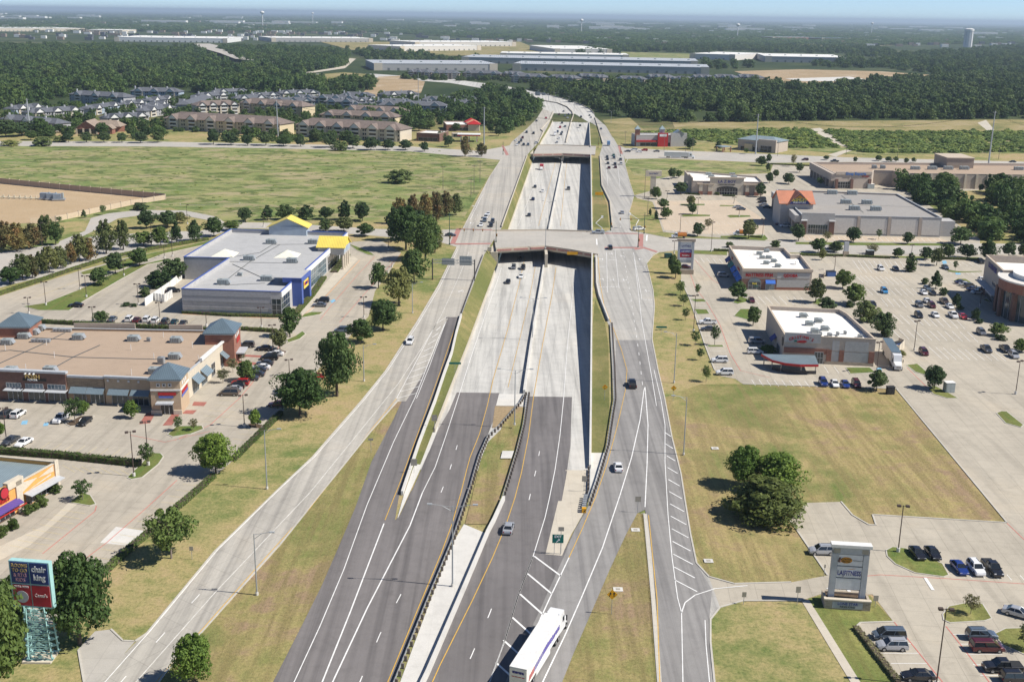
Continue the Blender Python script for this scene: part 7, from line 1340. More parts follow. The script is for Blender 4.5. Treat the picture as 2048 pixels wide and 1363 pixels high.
def box_truck(px, py, rz, label, mat, sunk=False, cabc='car_white'):
    p = GP(px, py, .06) if sunk else G(px, py, .06); root = empty('box_truck', p, rz, label, 'truck'); b = MB(); b.box(-3.6, 1.4, -1.15, 1.15, .9, 3.4); b.build('cargo_box', M_[mat], root, False); b = MB(); loft(b, [[(1.5, -1, .6), (1.5, 1, .6), (1.5, .9, 2.3), (1.5, -.9, 2.3)], [(2.3, -1, .6), (2.3, 1, .6), (2.3, .85, 2.2), (2.3, -.85, 2.2)], [(3.4, -.95, .5), (3.4, .95, .5), (3.3, .8, 1.2), (3.3, -.8, 1.2)]]); c = b.build('cab', M_[cabc], root, False)
    b = MB(); b.add([(2.75, -.8, 1.65), (2.75, .8, 1.65), (2.33, .8, 2.2), (2.33, -.8, 2.2)], [(0, 1, 2, 3)]); b.build('windshield', M_['car_glass'], c, False); wheels(root, (2.4, -2.2), .9, .42, .25)
box_truck(1217, 291, AW, 'blue box truck at the far right junction', 'truck_blue'); box_truck(1110, 271, DN, 'white box truck in the oncoming lanes beyond far bridge', 'trim_white', True); box_truck(1083, 339, DN, 'red and white truck approaching between the two bridges', 'sign_red', True)
# ------------------------------------------------------------------ lamps, poles, signals, signs
def lamp_park(bx, by, ty, label, heads=2, ang=0.0, group='car park lamps'):
    p = G(bx, by, .05); h = hgt(bx, by, ty); root = empty('parking_lamp', p, ang, label, 'lamp post', group)
    b = MB(); b.tube((0, 0, 0), (0, 0, .8), .32, n=12); b.build('concrete_base', M_['concrete_white'], root, False)
    b = MB(); b.tube((0, 0, .8), (0, 0, h), .11, .08, 8); b.build('pole', M_['pole_brown'], root, False)
    for s_ in ((-1, 1) if heads == 2 else (1,)):
        b = MB(); b.tube((0, 0, h - .1), (s_ * .5, 0, h - .1), .05, n=6); a = b.build('arm', M_['pole_brown'], root, False); b = MB(); b.box(s_ * .75 - .33, s_ * .75 + .33, -.28, .28, h - .28, h + .05); hd = b.build('lamp_head', M_['pole_brown'], root, False); b = MB(); b.box(s_ * .75 - .26, s_ * .75 + .26, -.22, .22, h - .3, h - .281); b.build('lens', M_['lamp_lens'], hd, False)
    return root
def lamp_hw(bx, by, ty, label, arms=(1,), sunk=False, base=.0, reach=2.6):
    p = GP(bx, by, .05) if sunk else G(bx, by, .05); b0 = p.copy(); lo, hi = 0., 40.
    for _ in range(25):
        mid = (lo + hi) / 2
        if proj(b0 + Vector((0, 0, mid)))[1] > ty: lo = mid
        else: hi = mid
    h = lo; root = empty('street_lamp', p, 0, label, 'lamp post', 'highway lamps')
    b = MB(); b.tube((0, 0, 0), (0, 0, .5), .25, n=10); b.build('base', M_['concrete_white'], root, False); b = MB(); b.tube((0, 0, .5), (0, 0, h), .14, .08, 8); b.build('pole', M_['galv'], root, False)
    for s_ in arms:
        b = MB(); b.tube((0, 0, h - .9), (s_ * reach * .5, 0, h + .1), .05, n=6); b.tube((s_ * reach * .5, 0, h + .1), (s_ * reach, 0, h + .35), .045, n=6); b.tube((0, 0, h - .1), (s_ * reach * .5, 0, h + .1), .035, n=5); b.build('arm', M_['galv'], root, False)
        b = MB(); x = s_ * (reach + .35); b.box(x - .42, x + .42, -.17, .17, h + .27, h + .45); b.build('lamp_head', M_['pole_light'], root, False)
    return root
def poles(where, items, fn, side='left', **kw):
    it = sorted(items); n = len(it); noun = 'brown car park lamp' if fn is lamp_park else 'galvanised highway lamp'
    for k, q in enumerate(it):
        kk = dict(kw)
        if len(q) > 3: kk['heads' if fn is lamp_park else 'arms'] = q[3]
        lab = f"{noun} {where}" if n == 1 else f"{noun}, {ORD[k]} from the {side} {where}"
        fn(*q[:3], lab if len(lab.split()) < 17 else lab.replace(' the ', ' '), **kk)
poles('round the strip mall', [(268, 952, 862), (297, 930, 842), (489, 853, 789), (13, 880, 815), (579, 752, 718), (546, 697, 649)], lamp_park, ang=.4)
poles('in the lots round the blue rimmed store', [(186, 642, 613), (320, 641, 604), (413, 652, 623), (523, 655, 614), (58, 627, 594), (92, 610, 563), (173, 594, 551), (160, 579, 536), (248, 551, 520), (277, 610, 567), (345, 513, 476), (329, 516, 490), (728, 635, 593), (777, 500, 463), (784, 534, 522)], lamp_park, ang=.2)
poles('by street left of the blue rimmed store', [(85, 497, 445), (304, 488, 446), (375, 448, 409), (527, 453, 425)], lamp_park, heads=1)
poles('in the bottom right car park', [(1796, 1103, 1010), (1872, 1372, 1216)], lamp_park, ang=-.1)
poles('in the gym and restaurant car parks', [(1828, 701, 641), (2031, 788, 721), (1753, 745, 683), (1387, 663, 590), (1422, 503, 444), (1348, 507, 481), (1823, 507, 489), (1669, 540, 512), (1960, 612, 578)], lamp_park, ang=.5)
poles('in the tan car park by the chair store', [(1360, 465, 428), (1395, 428, 395), (1525, 472, 437), (1478, 433, 416), (1468, 407, 394), (1334, 399, 381)], lamp_park)
poles('on the verge beside left frontage road', [(514, 1189, 1067), (534, 977, 860), (728, 762, 690), (825, 626, 566)], lamp_hw)
poles('on the verge beside right frontage road', [(1367, 909, 794, (-1,)), (1348, 765, 666, (-1,))], lamp_hw)
lamp_hw(905, 1172, 1012, 'tall twin armed highway lamp on the white median paving', (-1, 1), reach=3.4)
lamp_hw(1029, 849, 740, 'twin armed lamp at the near end of the median barrier', (-1, 1), reach=3.4)
lamp_hw(1065, 680, 597, 'twin armed lamp on the median barrier before near bridge', (-1, 1), True, reach=3.4)
lamp_hw(1091, 497, 437, 'lamp standing on the near bridge parapet', (), reach=2); lamp_hw(1097, 458, 403, 'lamp on the median barrier just past near bridge', (-1, 1), True)
lamp_hw(1123, 331, 316, 'twin armed lamp on the median before far bridge', (-1, 1), True, reach=4)
lamp_hw(1111, 203, 185, 'twin armed lamp at the far highway curve', (-1, 1)); lamp_hw(1138, 210, 193, 'second twin armed lamp at the far highway curve', (-1, 1)); lamp_hw(1148, 222, 203, 'nearest twin armed lamp at the far highway curve', (-1, 1), reach=3.4); lamp_hw(1222, 246, 222, 'lamp right of the far highway curve by the woods', (-1, 1)); lamp_hw(1076, 196, 180, 'lamp behind the far overhead sign', (1, -1))
# tall tapered line poles and wooden poles
def pole(bx, by, ty, r0, mat, label, name='utility_pole', arms=True):
    p = G(bx, by); h = hgt(bx, by, ty); root = empty(name, p, 0, label, 'pole', None); b = MB(); b.tube((0, 0, 0), (0, 0, h), r0, r0 * .5, 10); b.build('shaft', M_[mat], root, False)
    if arms:
        b = MB(); b.box(-1.3, 1.3, -.08, .08, h - 1.0, h - .8); b.build('crossarm', M_[mat], root, False)
        for x in (-1.1, 0, 1.1): b = MB(); b.tube((x, 0, h - .8), (x, 0, h - .5), .08, n=6); b.build('insulator', M_['trim_grey'], root, False)
for x, y, t, lab in ((60, 264, 197, 'thick pale steel line pole at the left edge'), (556, 276, 201, 'pale steel line pole before the brown apartments'), (1511, 308, 228, 'tall steel line pole by the far right street'), (1977, 328, 222, 'tall steel line pole near the right edge'), (968, 289, 214, 'steel line pole beside the fuel station')): pole(x, y, t, .75 if x < 100 else .55, 'pole_light', lab, 'line_pole')
pole(837, 231, 147, .35, 'galv', 'slender radio mast above the grey apartments', 'radio_mast', False)
for k, (x, y, t) in enumerate(((886, 378, 331), (942, 395, 356), (948, 385, 329), (960, 365, 319))): pole(x, y, t, .16, 'wood_pole', f'wooden utility pole, {ORD[k]} from the left beside left frontage road')
for k, (x, y, t) in enumerate(((1289, 396, 337), (1295, 430, 394), (1371, 306, 272), (1385, 303, 275), (1555, 312, 280), (1692, 310, 278), (1795, 314, 285), (1997, 318, 286), (1250, 294, 262), (1328, 302, 268))): pole(x, y, t, .16, 'wood_pole', f'wooden utility pole, {ORD[sorted([1289, 1295, 1371, 1385, 1555, 1692, 1795, 1997, 1250, 1328]).index(x)]} from the left beyond right frontage road')
def wire(a, c, label, z=-.9, sag=9):
    P, Q = (G(x, y) + Vector((0, 0, hgt(x, y, t) + z)) for x, y, t in (a, c)); root = empty('power_line', P, 0, label, 'cable', 'power lines')
    for dx in (-1.1, 0, 1.1):
        pts = [P.lerp(Q, k / 14) + Vector((dx, 0, -sag * 4 * (k / 14) * (1 - k / 14))) for k in range(15)]; b = MB()
        for p, q in zip(pts, pts[1:]): b.tube(p, q, .045, n=4, cap=False)
        b.build('wire', M_['plastic_black'], root)
wire((1511, 308, 228), (1977, 328, 222), 'power line spanning between two tall poles above the scrub'); wire((60, 264, 197), (556, 276, 201), 'power line spanning across the grey and brown apartments'); wire((556, 276, 201), (968, 289, 214), 'power line running to the pole by fuel station'); wire((948, 385, 329), (960, 365, 319), 'short power line between the left frontage poles', -.4, .5); wire((1977, 328, 222), (2150, 334, 224), 'power line leaving at the right edge'); wire((968, 289, 214), (1511, 308, 228), 'power line crossing above the far bridge')
# traffic signals
def signal_head(root, x, y, z, face=-1):
    b = MB(); b.box(x - .2, x + .2, y - .15, y + .15, z - .55, z + .55); h_ = b.build('signal_head', M_['signal_yellow'], root, False)
    for k, mt in ((.33, 'lens_red'), (0, 'plastic_black'), (-.33, 'plastic_black')): b = MB(); b.tube((x, y + face * .15, z + k), (x, y + face * .2, z + k), .13, n=10); b.build('signal_lens', M_[mt], h_, False)
def signal(bx, by, ty, label, arm=0.0, heads=(), mat='pole_green', hz=6.4, ang=0.0, face=-1):
    p = G(bx, by, .05); h = hgt(bx, by, ty); root = empty('traffic_signal', p, ang, label, 'traffic light', 'signals at the junctions'); b = MB(); b.tube((0, 0, 0), (0, 0, h), .17, .1, 10); b.tube((0, 0, 0), (0, 0, .5), .3, n=10); b.build('pole', M_[mat], root, False)
    if arm:
        b = MB(); b.tube((0, 0, hz), (arm, 0, hz + .2), .11, .06, 8); b.build('mast_arm', M_[mat], root, False)
        for u in heads: signal_head(root, u * arm, -.2, hz - .1, face)
    signal_head(root, .35, 0, 3.0, face); return root
signal(899, 489, 425, 'green signal pole with three heads on a long arm at left junction', 14.5, (.42, .68, .95)); signal(992, 484, 442, 'dark signal pole at the left bridge corner', 0, ()); signal(1276, 494, 450, 'dark signal pole at the right bridge corner'); signal(1288, 467, 425, 'signal pole with arm over the right frontage road', -11, (.55, .98)); signal(1221, 461, 432, 'signal pole by the orange works bucket')
signal(1006, 309, 283, 'signal pole at the far left junction'); signal(1068, 308, 281, 'signal pole at the left corner of far bridge'); signal(1196, 296, 270, 'signal pole at the right corner of far bridge'); signal(1241, 312, 284, 'signal pole at the far right junction')
# overhead sign gantries
def gantry(ax, ay, bx, by, h, label, panels, sunk=False):
    p, q = G(ax, ay), G(bx, by); L = (q - p).length; root = empty('sign_gantry', p, math.atan2(q.y - p.y, q.x - p.x), label, 'gantry')
    for x in (0, L):
        for dy in (-.5, .5): b = MB(); b.tube((x, dy, 0), (x, dy, h + .8), .16, n=8); b.build('post', M_['galv' if h > 7 else 'pole_black'], root, False)
    b = MB()
    for y in (-.5, .5):
        for z in (h - .6, h + .6): b.tube((0, y, z), (L, y, z), .07, n=6)
        n = int(L / 1.4)
        for k in range(n): b.tube((L * k / n, y, h - .6), (L * (k + 1) / n, y, h + .6), .04, n=4); b.tube((L * k / n, y, h + .6), (L * k / n, y, h - .6), .04, n=4)
    b.build('truss', M_['galv'], root, False)
    for u0, u1, z0, z1 in panels:
        b = MB(); b.box(L * u0, L * u1, .62, .7, h + z0, h + z1); pn = b.build('sign_panel', M_['hvac'], root, False)
        for k in range(4): b = MB(); x = L * (u0 + (u1 - u0) * (k + .5) / 4); b.box(x - .05, x + .05, .55, .62, h + z0, h + z1); b.build('stiffener', M_['galv'], pn, False)
gantry(865, 559, 949, 561, 6.8, 'overhead sign truss seen from behind on left frontage road', [(.22, .52, -1.4, 1.0), (.64, .93, -1.4, 2.0)])
gantry(1063, 203, 1097, 204, 8.5, 'distant overhead sign truss at the highway curve', [(.2, .5, -2, 2.2), (.6, .8, -1.5, 1.5)])
# small signs on posts
def post_sign(bx, by, ty, wd, hh, mat, label, posts=1, diamond=False, back=False, ang=0.0):
    p = G(bx, by, .05); h = max(hgt(bx, by, ty), hh + .5); root = empty('road_sign', p, ang, label, 'sign', None)
    for x in ((0,) if posts == 1 else (-wd * .3, wd * .3)): b = MB(); b.tube((x, .06, 0), (x, .06, h - .1), .045, n=6); b.build('post', M_['galv'], root, False)
    b = MB(); z = h - hh / 2
    if diamond: r = hh / 2; b.add([(0, 0, z - r), (r, 0, z), (0, 0, z + r), (-r, 0, z), (0, -.03, z - r), (r, -.03, z), (0, -.03, z + r), (-r, -.03, z)], [(4, 5, 6, 7), (3, 2, 1, 0), (0, 1, 5, 4), (1, 2, 6, 5), (2, 3, 7, 6), (3, 0, 4, 7)])
    else: b.box(-wd / 2, wd / 2, -.03, 0, z - hh / 2, z + hh / 2)
    s_ = b.build('sign_face', M_[mat], root, False); return root, s_, z
r_, s_, z = post_sign(1115, 1108, 1068, 2.0, 1.65, 'sign_green', 'green EXIT sign with arrow in the exit gore', 2)
ltext('EXIT', s_, 0, -.04, z + .4, .62, 'letter_white', (1, 0, 0), bold=.01); b = MB(); b.add([(-.35, -.05, z - .6), (-.22, -.05, z - .7), (.2, -.05, z - .28), (.32, -.05, z - .4), (.36, -.05, z - .02), (-.02, -.05, z - .06), (.1, -.05, z - .18)], [(0, 1, 2, 6), (3, 4, 5, 6, 2)]); b.build('arrow', M_['letter_white'], s_, False)
r_, s_, z = post_sign(1223, 1228, 1178, 1.2, 1.75, 'sign_yellow', 'yellow diamond merge sign on the median grass', 1, True)
for x, k in ((-.28, .2), (.28, 0)): b = MB(); b.add([(x - .07 - k, -.04, z - .4), (x + .07 - k, -.04, z - .4), (x + .07, -.04, z + .1), (x - .07, -.04, z + .1), (x - .2, -.04, z + .1), (x + .2, -.04, z + .1), (x, -.04, z + .45)], [(0, 1, 2, 3), (4, 5, 6)]); b.build('arrow', M_['letter_black'], s_, False)
for bx, by, ty, lab in ((1209, 800, 768, 'yellow signal ahead sign on the grass strip'), (1346, 802, 770, 'yellow signal ahead sign on the right verge')):
    r_, s_, z = post_sign(bx, by, ty, 1.2, 1.5, 'sign_yellow', lab, 1, True)
    for k, mt in ((.3, 'letter_red'), (0, 'letter_yellow'), (-.3, 'sign_green')): b = MB(); b.tube((0, -.03, z + k), (0, -.06, z + k), .13, n=10); b.build('signal_dot', M_[mt], s_, False)
post_sign(1198, 402, 384, 4.2, 1.6, 'sign_yellow', 'wide yellow sign between the bridges beside right frontage road', 2)
for bx, by, ty, wd, hh, lab in ((869, 858, 829, 1.3, 1.5, 'back of a sign at the foot of the white wedge'), (828, 946, 917, 1.3, 1.5, 'back of a sign on the white wedge barrier'), (1168, 983, 951, 1.0, 1.2, 'back of a square sign by the crash cushion'), (1275, 1025, 992, 1.1, 1.1, 'back of a square sign at the grass nose'), (1121, 1107, 1053, 1.0, .8, 'small back of sign above the exit sign'), (742, 905, 876, 1.1, .5, 'back of a sign on the left grass strip'), (1487, 1208, 1183, .7, .9, 'small dark sign at the driveway mouth'), (1594, 1209, 1172, .8, 1.1, 'small sign at the top of the sidewalk'), (1750, 1213, 1190, .8, 1.0, 'small dark sign right of the pylon planter'), (384, 1118, 1092, .7, .8, 'small sign on the verge by half dead tree'), (1648, 1152, 1128, .3, .6, 'thin marker sign beside the lawn corner')): post_sign(bx, by, ty, wd, hh, 'sign_back', lab)
for bx, by, ty, lab in ((910, 745, 724, 'green street name blade on the ramp barrier'), (1322, 672, 652, 'green street name blade beside the right lamp')): post_sign(bx, by, ty, 3.2, .55, 'sign_green', lab)
# advisory panel fixed to the bridge
b = MB(); p = G(1145, 505, -.2); b.box(p.x - 2.2, p.x + 2.2, p.y - .5, p.y - .4, -1.0, .2); b.build('clearance_sign', M_['sign_yellow'], br1)
# guard rails: rail, posts
def guard(px, label, sunk=False, step=1.9, flip=1):
    pts = [GP(*q) if sunk else G(*q) for q in px]; base = [Vector((q.x, q.y, 0)) for q in pts]; fine = dens(base, 1.0); acc = 0; b = MB(); root = empty('guard_rail', (pts[0].x, pts[0].y, prof(pts[0].y) if sunk else 0), 0, label, 'guard rail'); zf = (lambda y: prof(y)) if sunk else (lambda y: 0.0)
    last = -9
    for a, c in zip(fine, fine[1:]):
        d = (c - a).normalized(); n = Vector((d.y, -d.x, 0)) * flip; za, zc = zf(a.y) + .1, zf(c.y) + .1
        for z0, z1, o_ in ((.42, .58, .0), (.58, .63, .06), (.63, .8, .0)):
            b.add([a + n * o_ + Vector((0, 0, za + z0)), c + n * o_ + Vector((0, 0, zc + z0)), c + n * o_ + Vector((0, 0, zc + z1)), a + n * o_ + Vector((0, 0, za + z1)), a + n * (o_ - .06) + Vector((0, 0, za + z0)), c + n * (o_ - .06) + Vector((0, 0, zc + z0)), c + n * (o_ - .06) + Vector((0, 0, zc + z1)), a + n * (o_ - .06) + Vector((0, 0, za + z1))], [(0, 1, 2, 3), (5, 4, 7, 6), (3, 2, 6, 7), (0, 4, 5, 1)])
        acc += (c - a).length
        if acc - last >= step:
            last = acc; q = MB(); s_ = a - n * .28; q.obox(s_ - d * .12 - n * .22 + Vector((0, 0, za - .2)), d * .24, n * .44, Vector((0, 0, 1.0))); q.build('post', M_['wood_pole'], root)
    b.build('rail', M_['galv'], root); return root
guard([(1050, 790), (1041, 806), (1000, 853), (975, 876), (959, 912), (941, 976)], 'guard rail bending along the left of the median grass', True); guard([(940, 978), (905, 1083), (854, 1206), (786, 1375)], 'guard rail beside the near left lanes and white paving', False)
guard([(1056, 790), (1047, 850), (1035, 900), (1021, 946), (1005, 998)], 'guard rail along the right of the median grass', True, flip=1); guard([(1222, 650), (1227, 735), (1229, 800), (1224, 831), (1215, 891), (1194, 962), (1176, 1015)], 'guard rail curving beside right frontage road to the crash cushion', False, flip=1); guard([(966, 514), (942, 579), (924, 630)], 'guard rail at the top of the left grass bank', False, flip=-1)
guard([(1180, 940), (1179, 985), (1168, 1018)], 'guard rail at the near end of the tall retaining wall', False, flip=-1)
p = G(1168, 1025, .1); root = empty('crash_cushion', p, 0, 'yellow faced crash cushion at the exit gore', 'barrier'); b = MB(); b.box(-.4, .4, 0, .8, 0, .9); b.build('nose', M_['sign_yellow'], root, False); b = MB(); b.obox((-.1, -.02, .25), (.2, 0, 0), (0, -.01, 0), (.25, 0, .4)); b.build('arrow', M_['letter_black'], root, False)
for k in range(7): b = MB(); b.box(-.4 + .12 * k, .4 + .12 * k, 1.0 + k * .9, 1.55 + k * .9, 0, .85); b.build('bay', M_['galv'], root, False)

# ------------------------------------------------------------------ pylon signs
# twin-post sign at the bottom right
A0, B0 = G(1648, 1216), G(1740, 1222); d = (B0 - A0).normalized(); n = Vector((d.y, -d.x, 0)); L = (B0 - A0).length; k3 = Vector((0, 0, 1))
PY_ = empty('pylon_sign', (A0.x, A0.y, 0), 0, 'tall twin post pylon sign on stone planter beside the driveway', 'sign')
def ob(o, ax, ay, az, name, mat, par): b = MB(); b.obox(o, ax, ay, az); return b.build(name, M_[mat], par)
bk = -n
pl = ob(A0, d * L, bk * .4, k3 * 1.6, 'planter_wall', 'stone_pale', PY_); ob(A0 + bk * 3.0, d * L, bk * .4, k3 * 1.6, 'planter_wall', 'stone_pale', PY_); ob(A0 + bk * .4, d * .4, bk * 2.6, k3 * 1.6, 'planter_wall', 'stone_pale', PY_); ob(A0 + d * (L - .4) + bk * .4, d * .4, bk * 2.6, k3 * 1.6, 'planter_wall', 'stone_pale', PY_); ob(A0 + n * .1 - d * .1 + k3 * 1.6, d * (L + .2), bk * .7, k3 * .2, 'planter_cap', 'stucco_cream', PY_); ob(A0 + d * .4 + bk * .4, d * (L - .8), bk * 2.6, k3 * 1.2, 'planter_soil', 'mulch', PY_)
ob(A0 + d * (L * .17) + n * .05 + k3 * .25, d * (L * .66), bk * .1, k3 * 1.15, 'name_plate', 'trim_grey', pl)
text_obj('LONE STAR', 'lettering', .62, M_['letter_navy'], pl, A0 + d * (L * .5) + n * .08 + k3 * 1.08, d, k3, .01, bold=.01); text_obj('PAVILIONS', 'lettering', .5, M_['letter_black'], pl, A0 + d * (L * .5) + n * .08 + k3 * .55, d, k3, .01, bold=.005)
o_ = A0 + bk * 1.2 + d * (L * .1); W2 = L * .8; TOP = 10.6
for u in (0, W2 - .9): ob(o_ + d * u, d * .9, bk * .9, k3 * (TOP - .6), 'post', 'trim_grey', PY_)
ob(o_ - d * .3 + n * .25 + k3 * (TOP - .1), d * (W2 + .6), bk * 1.4, k3 * .5, 'cap', 'trim_white', PY_); hd = ob(o_ + k3 * (TOP - 1.3), d * W2, bk * .9, k3 * 1.2, 'header', 'trim_grey', PY_)
for u in (.2, W2 - 1.2): ob(o_ + d * u + n * .03 + k3 * (TOP - 1.15), d * 1.0, bk * .05, k3 * .8, 'star_tile', 'sign_back', hd)
for k in range(3):
    z1 = TOP - 1.4 - k * 2.1; pn = ob(o_ + d * .95 + bk * .1 + k3 * (z1 - 1.98), d * (W2 - 1.9), bk * .6, k3 * 1.95, 'sign_panel', 'sign_white', PY_); ob(o_ + d * .9 + bk * .08 + k3 * (z1 - 2.05), d * (W2 - 1.8), bk * .62, k3 * .07, 'panel_frame', 'plastic_black', PY_)
    c = o_ + d * (W2 * .5) + bk * .07 + k3 * (z1 - 1.0)
    if k == 0:
        b = MB(); e = [c - d * (W2 * .11) + d * (.95 * math.cos(t)) + k3 * (.55 * math.sin(t)) for t in np.linspace(0, 2 * math.pi, 21)[:-1]]; b.add(e, [tuple(range(20))]); lg = b.build('logo', M_['sign_orange'], pn); text_obj('Cracker', 'lettering', .5, M_['letter_black'], pn, c - d * (W2 * .11) + n * .03 + k3 * .2, d, k3, .01); text_obj('Barrel', 'lettering', .5, M_['letter_black'], pn, c - d * (W2 * .11) + n * .03 - k3 * .22, d, k3, .01)
        b = MB(); q = c - d * (W2 * .29); b.tube(q - k3 * .3 + n * .02, q + k3 * .15 + n * .02, .28, .2, 8); b.tube(q + k3 * .15 + n * .02, q + k3 * .45 + n * .02, .14, .12, 8); b.build('figure_logo', M_['brick_brown'], pn); text_obj('Old Country Store', 'lettering', .26, M_['letter_black'], pn, c + d * (W2 * .24) + n * .02, d, k3, .01)
    if k == 1: text_obj('LA|FITNESS', 'lettering', 1.15, M_['letter_navy'], pn, c - k3 * .2 + n * .02, d, k3, .01, bold=.02, squeeze=.66); b = MB(); b.add([c + k3 * .42 - d * .5 + n * .02, c + k3 * .62 + d * .3 + n * .02, c + k3 * .8 + d * 1.2 + n * .02, c + k3 * .55 + d * .4 + n * .02], [(0, 3, 2, 1)]); b.build('swoosh', M_['sign_orange'], pn)
# gym pylon in the middle right
A0, B0 = G(1352, 548), G(1387, 549); d = (B0 - A0).normalized(); n = Vector((d.y, -d.x, 0)); L = (B0 - A0).length; bk = -n; hp = hgt(1370, 548, 478)
P2 = empty('pylon_sign', (A0.x, A0.y, 0), 0, 'pale gym pylon sign on stone base left of mattress shop', 'sign')
ob(A0, d * L, bk * 1.6, k3 * 1.8, 'stone_base', 'stone_pale', P2)
for u in (.25, L - 1.1): ob(A0 + d * u + bk * .3 + k3 * 1.8, d * .85, bk * .9, k3 * (hp - 2.6), 'post', 'trim_grey', P2)
ob(A0 - d * .1 + bk * .1 + k3 * (hp - .9), d * (L + .2), bk * 1.4, k3 * .9, 'cap', 'stucco_taupe', P2)
for z0, z1, mt, t_, tm in ((hp - 3.9, hp - 1.2, 'sign_white', 'LA FITNESS', 'letter_navy'), (hp - 5.1, hp - 4.0, 'sign_purple', 'SLEEP EXPERTS', 'letter_white'), (hp - 6.9, hp - 5.2, 'sign_red', 'MattressFirm', 'letter_white'), (hp - 7.9, hp - 7.0, 'sign_white', None, None), (hp - 9.0, hp - 8.0, 'trim_grey', None, None)):
    pn = ob(A0 + d * 1.1 + bk * .5 + k3 * z0, d * (L - 2.2), bk * .5, k3 * (z1 - z0), 'sign_panel', mt, P2)
    if t_: text_obj(t_, 'lettering', 1.1 if t_[0] == 'L' and mt == 'sign_white' else .8, M_[tm], pn, A0 + d * (L / 2) + bk * .48 + k3 * ((z0 + z1) / 2 - .1), d, k3, .01, bold=.02, squeeze=.62)
# aqua lattice tower sign at bottom left
c0 = G(82, 1318); P3_ = empty('tower_sign', (c0.x, c0.y, 0), 0, 'aqua lattice tower sign with four shop panels', 'sign'); hp = hgt(82, 1318, 1120); ob(c0 + Vector((-2.3, -1.2, 0)), Vector((4.2, 0, 0)), Vector((0, 3.2, 0)), k3 * .3, 'footing', 'stucco_cream', P3_)
bz = hp - 7.4
def lattice(o, ux, w0, w1, z0, z1, name):
    b = MB(); t = .12
    P_ = lambda u, z: o + ux * (u * (w0 + (w1 - w0) * (z - z0) / (z1 - z0))) + k3 * z
    for u in (-.5, .5): b.tube(P_(u, z0), P_(u, z1), .14, .12, 6)
    n_ = 8
    for k in range(n_):
        za, zb = z0 + (z1 - z0) * k / n_, z0 + (z1 - z0) * (k + 1) / n_
        b.tube(P_(-.5, za), P_(.5, za), .08, n=4); b.tube(P_(-.5, za), P_(.5, zb), .07, n=4); b.tube(P_(.5, za), P_(-.5, zb), .07, n=4); q = P_(0, (za + zb) / 2); b.tube(q - ux.cross(k3) * .05, q + ux.cross(k3) * .05, .32, n=10)
        for s_ in (-.5, .5): q = P_(s_, za + .3); b.tube(q, q + ux * (.3 if s_ > 0 else -.3), .1, .16, 6)
    return b.build(name, M_['sign_aqua'], P3_)
lattice(c0 + Vector((.2, -.6, 0)), Vector((1, 0, 0)), 3.4, 2.6, .3, bz + .2, 'lattice_frame'); lattice(c0 + Vector((-1.5, .6, 0)), Vector((0, 1, 0)), 2.6, 1.8, .3, bz + .2, 'lattice_frame'); lattice(c0 + Vector((.2, 1.8, 0)), Vector((1, 0, 0)), 3.4, 2.6, .3, bz + .2, 'lattice_frame')
ux = Vector((.992, -.12, 0)).normalized(); un = Vector((ux.y, -ux.x, 0)); o_ = c0 + Vector((-.2, -.2, 0)) - ux * 3.0 + k3 * bz; ob(o_, ux * 6.1, -un * .9, k3 * 7.3, 'cabinet', 'sign_aqua', P3_)
for i in range(2):
    for j in range(2):
        mt = ('sign_navy', 'sign_navy', 'sign_red', 'sign_red')[j * 2 + i]; q = o_ + ux * (.25 + 2.9 * i) + un * .08 + k3 * (3.85 - 3.55 * j); pn = ob(q, ux * 2.7, -un * .1, k3 * 3.3, 'sign_panel', mt, P3_); c = q + ux * 1.35 + un * .03 + k3 * 1.65
        if (i, j) == (1, 0): text_obj('chair', 'lettering', 1.3, M_['letter_white'], pn, c + k3 * .7, ux, k3, .02, bold=.03, squeeze=.85); text_obj('king', 'lettering', 1.3, M_['letter_white'], pn, c - k3 * .6, ux, k3, .02, bold=.03, squeeze=.85)
        if (i, j) == (0, 0):
            for kk, (t_, mt2) in enumerate((('ROOMS', 'letter_gold'), ('TO GO', 'letter_gold'), ('& RTG', 'letter_pink'), ('KIDS', 'letter_pink'))): text_obj(t_, 'lettering', .78, M_[mt2], pn, c + k3 * (1.12 - .75 * kk), ux, k3, .02, bold=.01, squeeze=.9)
        if (i, j) == (0, 1): text_obj("CHUCK E. CHEESE'S", 'lettering', .42, M_['letter_white'], pn, c + k3 * 1.35, ux, k3, .02, squeeze=.6); b = MB(); b.tube(c - k3 * .25, c - k3 * .25 + un * .04, .95, n=20); b.build('round_emblem', M_['trim_grey'], pn)
        if (i, j) == (1, 1): text_obj("Casual's", 'lettering', .75, M_['letter_white'], pn, c + k3 * .1, ux, k3, .02, squeeze=.8)
# stone monument sign by the chair store and small pillar signs
p = G(1305, 394); hp = hgt(1305, 394, 341); r_ = empty('monument_sign', p, 0, 'pale T shaped monument sign left of the chair store', 'sign'); b = MB(); b.box(-1.4, 1.4, -.6, .6, 0, hp - 3); b.build('pillar', M_['stucco_cream'], r_, False); b = MB(); b.box(-4.2, 4.2, -.8, .8, hp - 3, hp); h_ = b.build('head', M_['stucco_cream'], r_, False); ltext('LA Z BOY', h_, 0, -.82, hp - 1.5, 1.1, 'letter_navy', (1, 0, 0))
p = G(1691, 513); hp = hgt(1691, 513, 484); r_ = empty('monument_sign', p, 0, 'slim grey pillar sign in the hedge above the gym car park', 'sign'); b = MB(); b.box(-.9, .9, -.4, .4, 0, hp); b.build('pillar', M_['trim_grey'], r_, False); b = MB(); b.box(-1.1, 1.1, -.6, .6, 0, 2.2); b.build('base', M_['stone_pale'], r_, False)

